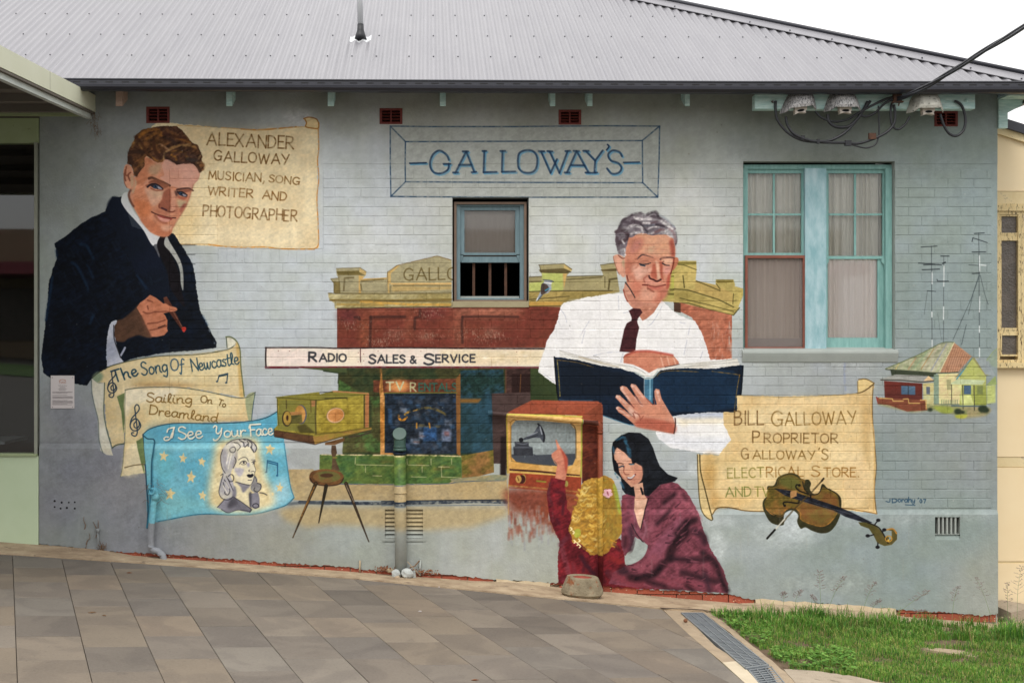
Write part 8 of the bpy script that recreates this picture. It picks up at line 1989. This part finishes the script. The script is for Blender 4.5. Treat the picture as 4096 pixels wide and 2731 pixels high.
# tall tufts against the wall and drain (each its own plant)
def tuft(px, py, n, L0, spread, label, cat='grass tuft'):
    global gv, gf, gc
    gv, gf, gc = [], [], []
    b = G(px, py)
    for k in range(n):
        p = b + Vector((rg_.normal(0, spread), rg_.normal(0, spread * .4), 0)); p.z = gz(p.x, p.y)
        col = GREENS[rg_.randint(4)]; kk = rg_.uniform(.8, 1.2)
        blade(p, L0 * rg_.uniform(.5, 1.1), rg_.uniform(.002, .004), rg_.uniform(.2, .8), rg_.uniform(0, 6.28), (col[0] * kk, col[1] * kk, col[2] * kk, 1))
    m2 = bpy.data.meshes.new('grass_tuft'); m2.from_pydata(gv, [], gf); m2.materials.append(GM)
    c2 = m2.color_attributes.new('tint', 'FLOAT_COLOR', 'POINT'); c2.data.foreach_set('color', np.array(gc, np.float32).ravel())
    o = bpy.data.objects.new('grass_tuft', m2); COL.objects.link(o); tag(o, label, cat); return o
tuft(2925, 2466, 90, .12, .05, 'bright green grass tuft at the left corner of the lawn beside the drain grate')
tuft(3290, 2478, 60, .17, .04, 'tall green grass tuft against the wall under the seed heads')
tuft(4045, 2560, 90, .26, .05, 'tallest grass tuft at the corner where the two buildings meet')
tuft(3640, 2510, 60, .15, .08, 'spreading grass tuft near the wall below the exposed red bricks')

M_['seed'] = mat('grass_seed_head', '6e5f5a', .9, '857370', vs=40); M_['stalk'] = mat('grass_stalk_green', '5f7a45', .8, '7a8a5c', vs=20)
def stalk(bx, by, tx, ty, size, label, seed, dark=True):
    r_ = random.Random(seed); b = G(bx, by); tp = W(tx, ty, b.y - .02)
    mid_ = b.lerp(tp, .55) + Vector((r_.uniform(-.02, .02), 0, .03)); t = thing('grass_stalk', label, 'grass stalk', tuple(b)); path = spl([b, mid_, tp], 6)
    ps = [MB().tube(path, [.0019 - .0012 * k / (len(path) - 1) for k in range(len(path))], 5).build('stem', M_['stalk'])]
    h = MB(); n = 9
    for k in range(n):
        s = .5 + .5 * k / (n - 1); i = min(int(s * (len(path) - 1)), len(path) - 2); c = path[i].lerp(path[i + 1], s * (len(path) - 1) - i)
        for sgn in (-1, 1):
            ln_ = size * (1 - .7 * (k / n)) * r_.uniform(.6, 1.1); e = c + Vector((sgn * ln_ * .8 + r_.uniform(-.01, .01), r_.uniform(-.03, .03), ln_ * r_.uniform(.2, .7))); h.tube([c, e], .0008, 3, cap=False)
            for q in range(6):
                g_ = c.lerp(e, .35 + .13 * q) + Vector((0, 0, r_.uniform(-.004, .004))); d = Vector((r_.uniform(-1, 1), r_.uniform(-.4, .4), r_.uniform(-.2, 1))).normalized() * .0075; w_ = Vector((.0018, 0, .0012)); h.quad(g_ - d, g_ + w_, g_ + d, g_ - w_)
    ps.append(h.build('seed_head', M_['seed'])); adopt(t, ps)
for i, a in enumerate(((3285, 2468, 3278, 2285, .06, 'tallest purple seed head on a grass stalk at the middle of the dado'), (3300, 2470, 3378, 2305, .05, 'leaning seed head just right of the tallest stalk'), (3130, 2452, 3135, 2368, .05, 'short pale seed stalk left of the tall group'), (3180, 2456, 3205, 2360, .04, 'short feathery seed stalk between the pale stalk and the tall group'),
                           (3440, 2478, 3500, 2328, .055, 'dense seed head on a stalk bent right below the violin scroll'), (3475, 2480, 3520, 2400, .04, 'low small seed head right of the dense bent one'), (3560, 2478, 3715, 2365, .055, 'long stalk leaning far right with a bushy seed head'),
                           (3805, 2500, 3830, 2345, .045, 'upright stalk with a small seed head left of the wall corner'), (3975, 2500, 3905, 2310, .05, 'thin stalk leaning left towards the barred vent'), (4070, 2540, 4085, 2265, .07, 'tall sparse stalk in front of the cream wall'), (4030, 2530, 4030, 2330, .04, 'shorter thin stalk in front of the cream wall beside the corner'),
                           (3640, 2490, 3700, 2440, .04, 'short drooping seed stalk near the red footing bricks'), (3260, 2465, 3245, 2380, .04, 'small stalk at the left foot of the tall group'))):
    stalk(*a[:5], a[5], i + 40)
# crack filled with black sealant along the strip, and cobweb vine under the awning end
ck = MB(); cpx = [(2640, 2434), (2660, 2436), (2700, 2437), (2760, 2439), (2810, 2442), (2835, 2447), (2870, 2452)]
cq = [G(*q) + Vector((0, 0, .014)) for q in cpx]
for p, q in zip(cq, cq[1:]): ck.quad(p, q, q + Vector((0, -.022, 0)), p + Vector((0, -.022, 0)))
ck.build('sealed_crack', M_['black'], kind='structure')
tw = MB()
for k in range(60):
    a = W(rgw.gauss(380, 9), rgw.uniform(440, 540), -.02 - rgw.random() * .03); tw.tube([a, a + Vector((rgw.gauss(0, .02), -.006, rgw.gauss(-.02, .03)))], .0013, 4)
tag(tw.build('dead_vine', M_['twig']), 'tangle of dry brown vine hanging at the inner end of the shop awning', 'vine')
# fallen leaves and bits on the paving
for i, (x, y, l_, rot, m_, lbl) in enumerate(((517, 2291, .05, 0, 'leafd', 'small dead leaf on the paving below the turquoise pipe'), (368, 2450, .06, .3, 'twig', 'thin curled twig on the left paving'), (417, 2462, .04, -.4, 'twig', 'second short twig on the left paving, to the right'), (1757, 2348, .02, 0, 'plaque', 'white paper scrap by the kerb strip near the pot'), (1680, 2445, .03, .2, 'plaque', 'white scrap in the middle of the paving'), (1900, 2720, .05, .1, 'leafd', 'brown leaf at the bottom edge of the paving'))):
    p = G(x, y); d = Vector((math.cos(rot), math.sin(rot), 0)) * l_ / 2; s_ = Vector((-math.sin(rot), math.cos(rot), 0)) * l_ * .18
    o = MB().loft([[p - d + EZ * .003, p - s_ + EZ * .003, p + d + EZ * .003, p + s_ + EZ * .003], [p - d + EZ * .005, p - s_ + EZ * .011, p + d + EZ * .005, p + s_ + EZ * .009]]).build('litter', M_[m_]); tag(o, lbl, 'leaf' if m_ == 'leafd' else ('twig' if m_ == 'twig' else 'paper scrap'))
gr_ = MB()
for k in range(420):
    x = rgw.uniform(-8, 8); y = -.05 - abs(rgw.gauss(0, .18))
    p = gp(x, y, .022 + .02 * y); s_ = rgw.uniform(.002, .007); gr_.loft([[p + Vector((s_ * math.cos(a) * rgw.uniform(.7, 1.2), s_ * math.sin(a), 0)) for a in (j * 1.257 for j in range(5))], [p + Vector((s_ * .5 * math.cos(a), s_ * .5 * math.sin(a), s_ * .8)) for a in (j * 1.257 for j in range(5))]])
gr_.build('grit', M_['stripL'], kind='stuff')

# the other side of the street (seen mirrored in the shop glass)
OPP = thing('shop_across_the_street', 'low tan shop with a maroon posted verandah, mirrored in the left shop window', 'shop', (-12, -34, -.3))
def op(mb, name, m): o = mb.build(name, m); adopt(OPP, [o])
zg = gz(-12, -34)
op(MB().box(-30, 16, -40, -36, zg - 1, zg + 5.2), 'wall', M_['opp']); op(MB().box(-30, 16, -36, -33, zg + 3.3, zg + 3.75), 'verandah', M_['oppr']); op(MB().box(-28, 14, -35.99, -35.9, zg + .9, zg + 2.9), 'window', M_['obs'])
for x in range(-28, 16, 4): op(MB().box(x, x + .18, -33.2, -33.02, zg - .5, zg + 3.3), 'post', M_['oppr'])
MB().quad(gp(-60, -31, -.06), gp(60, -31, -.06), gp(60, -25, -.06), gp(-60, -25, -.06)).build('verge', M_['verge'], kind='structure')
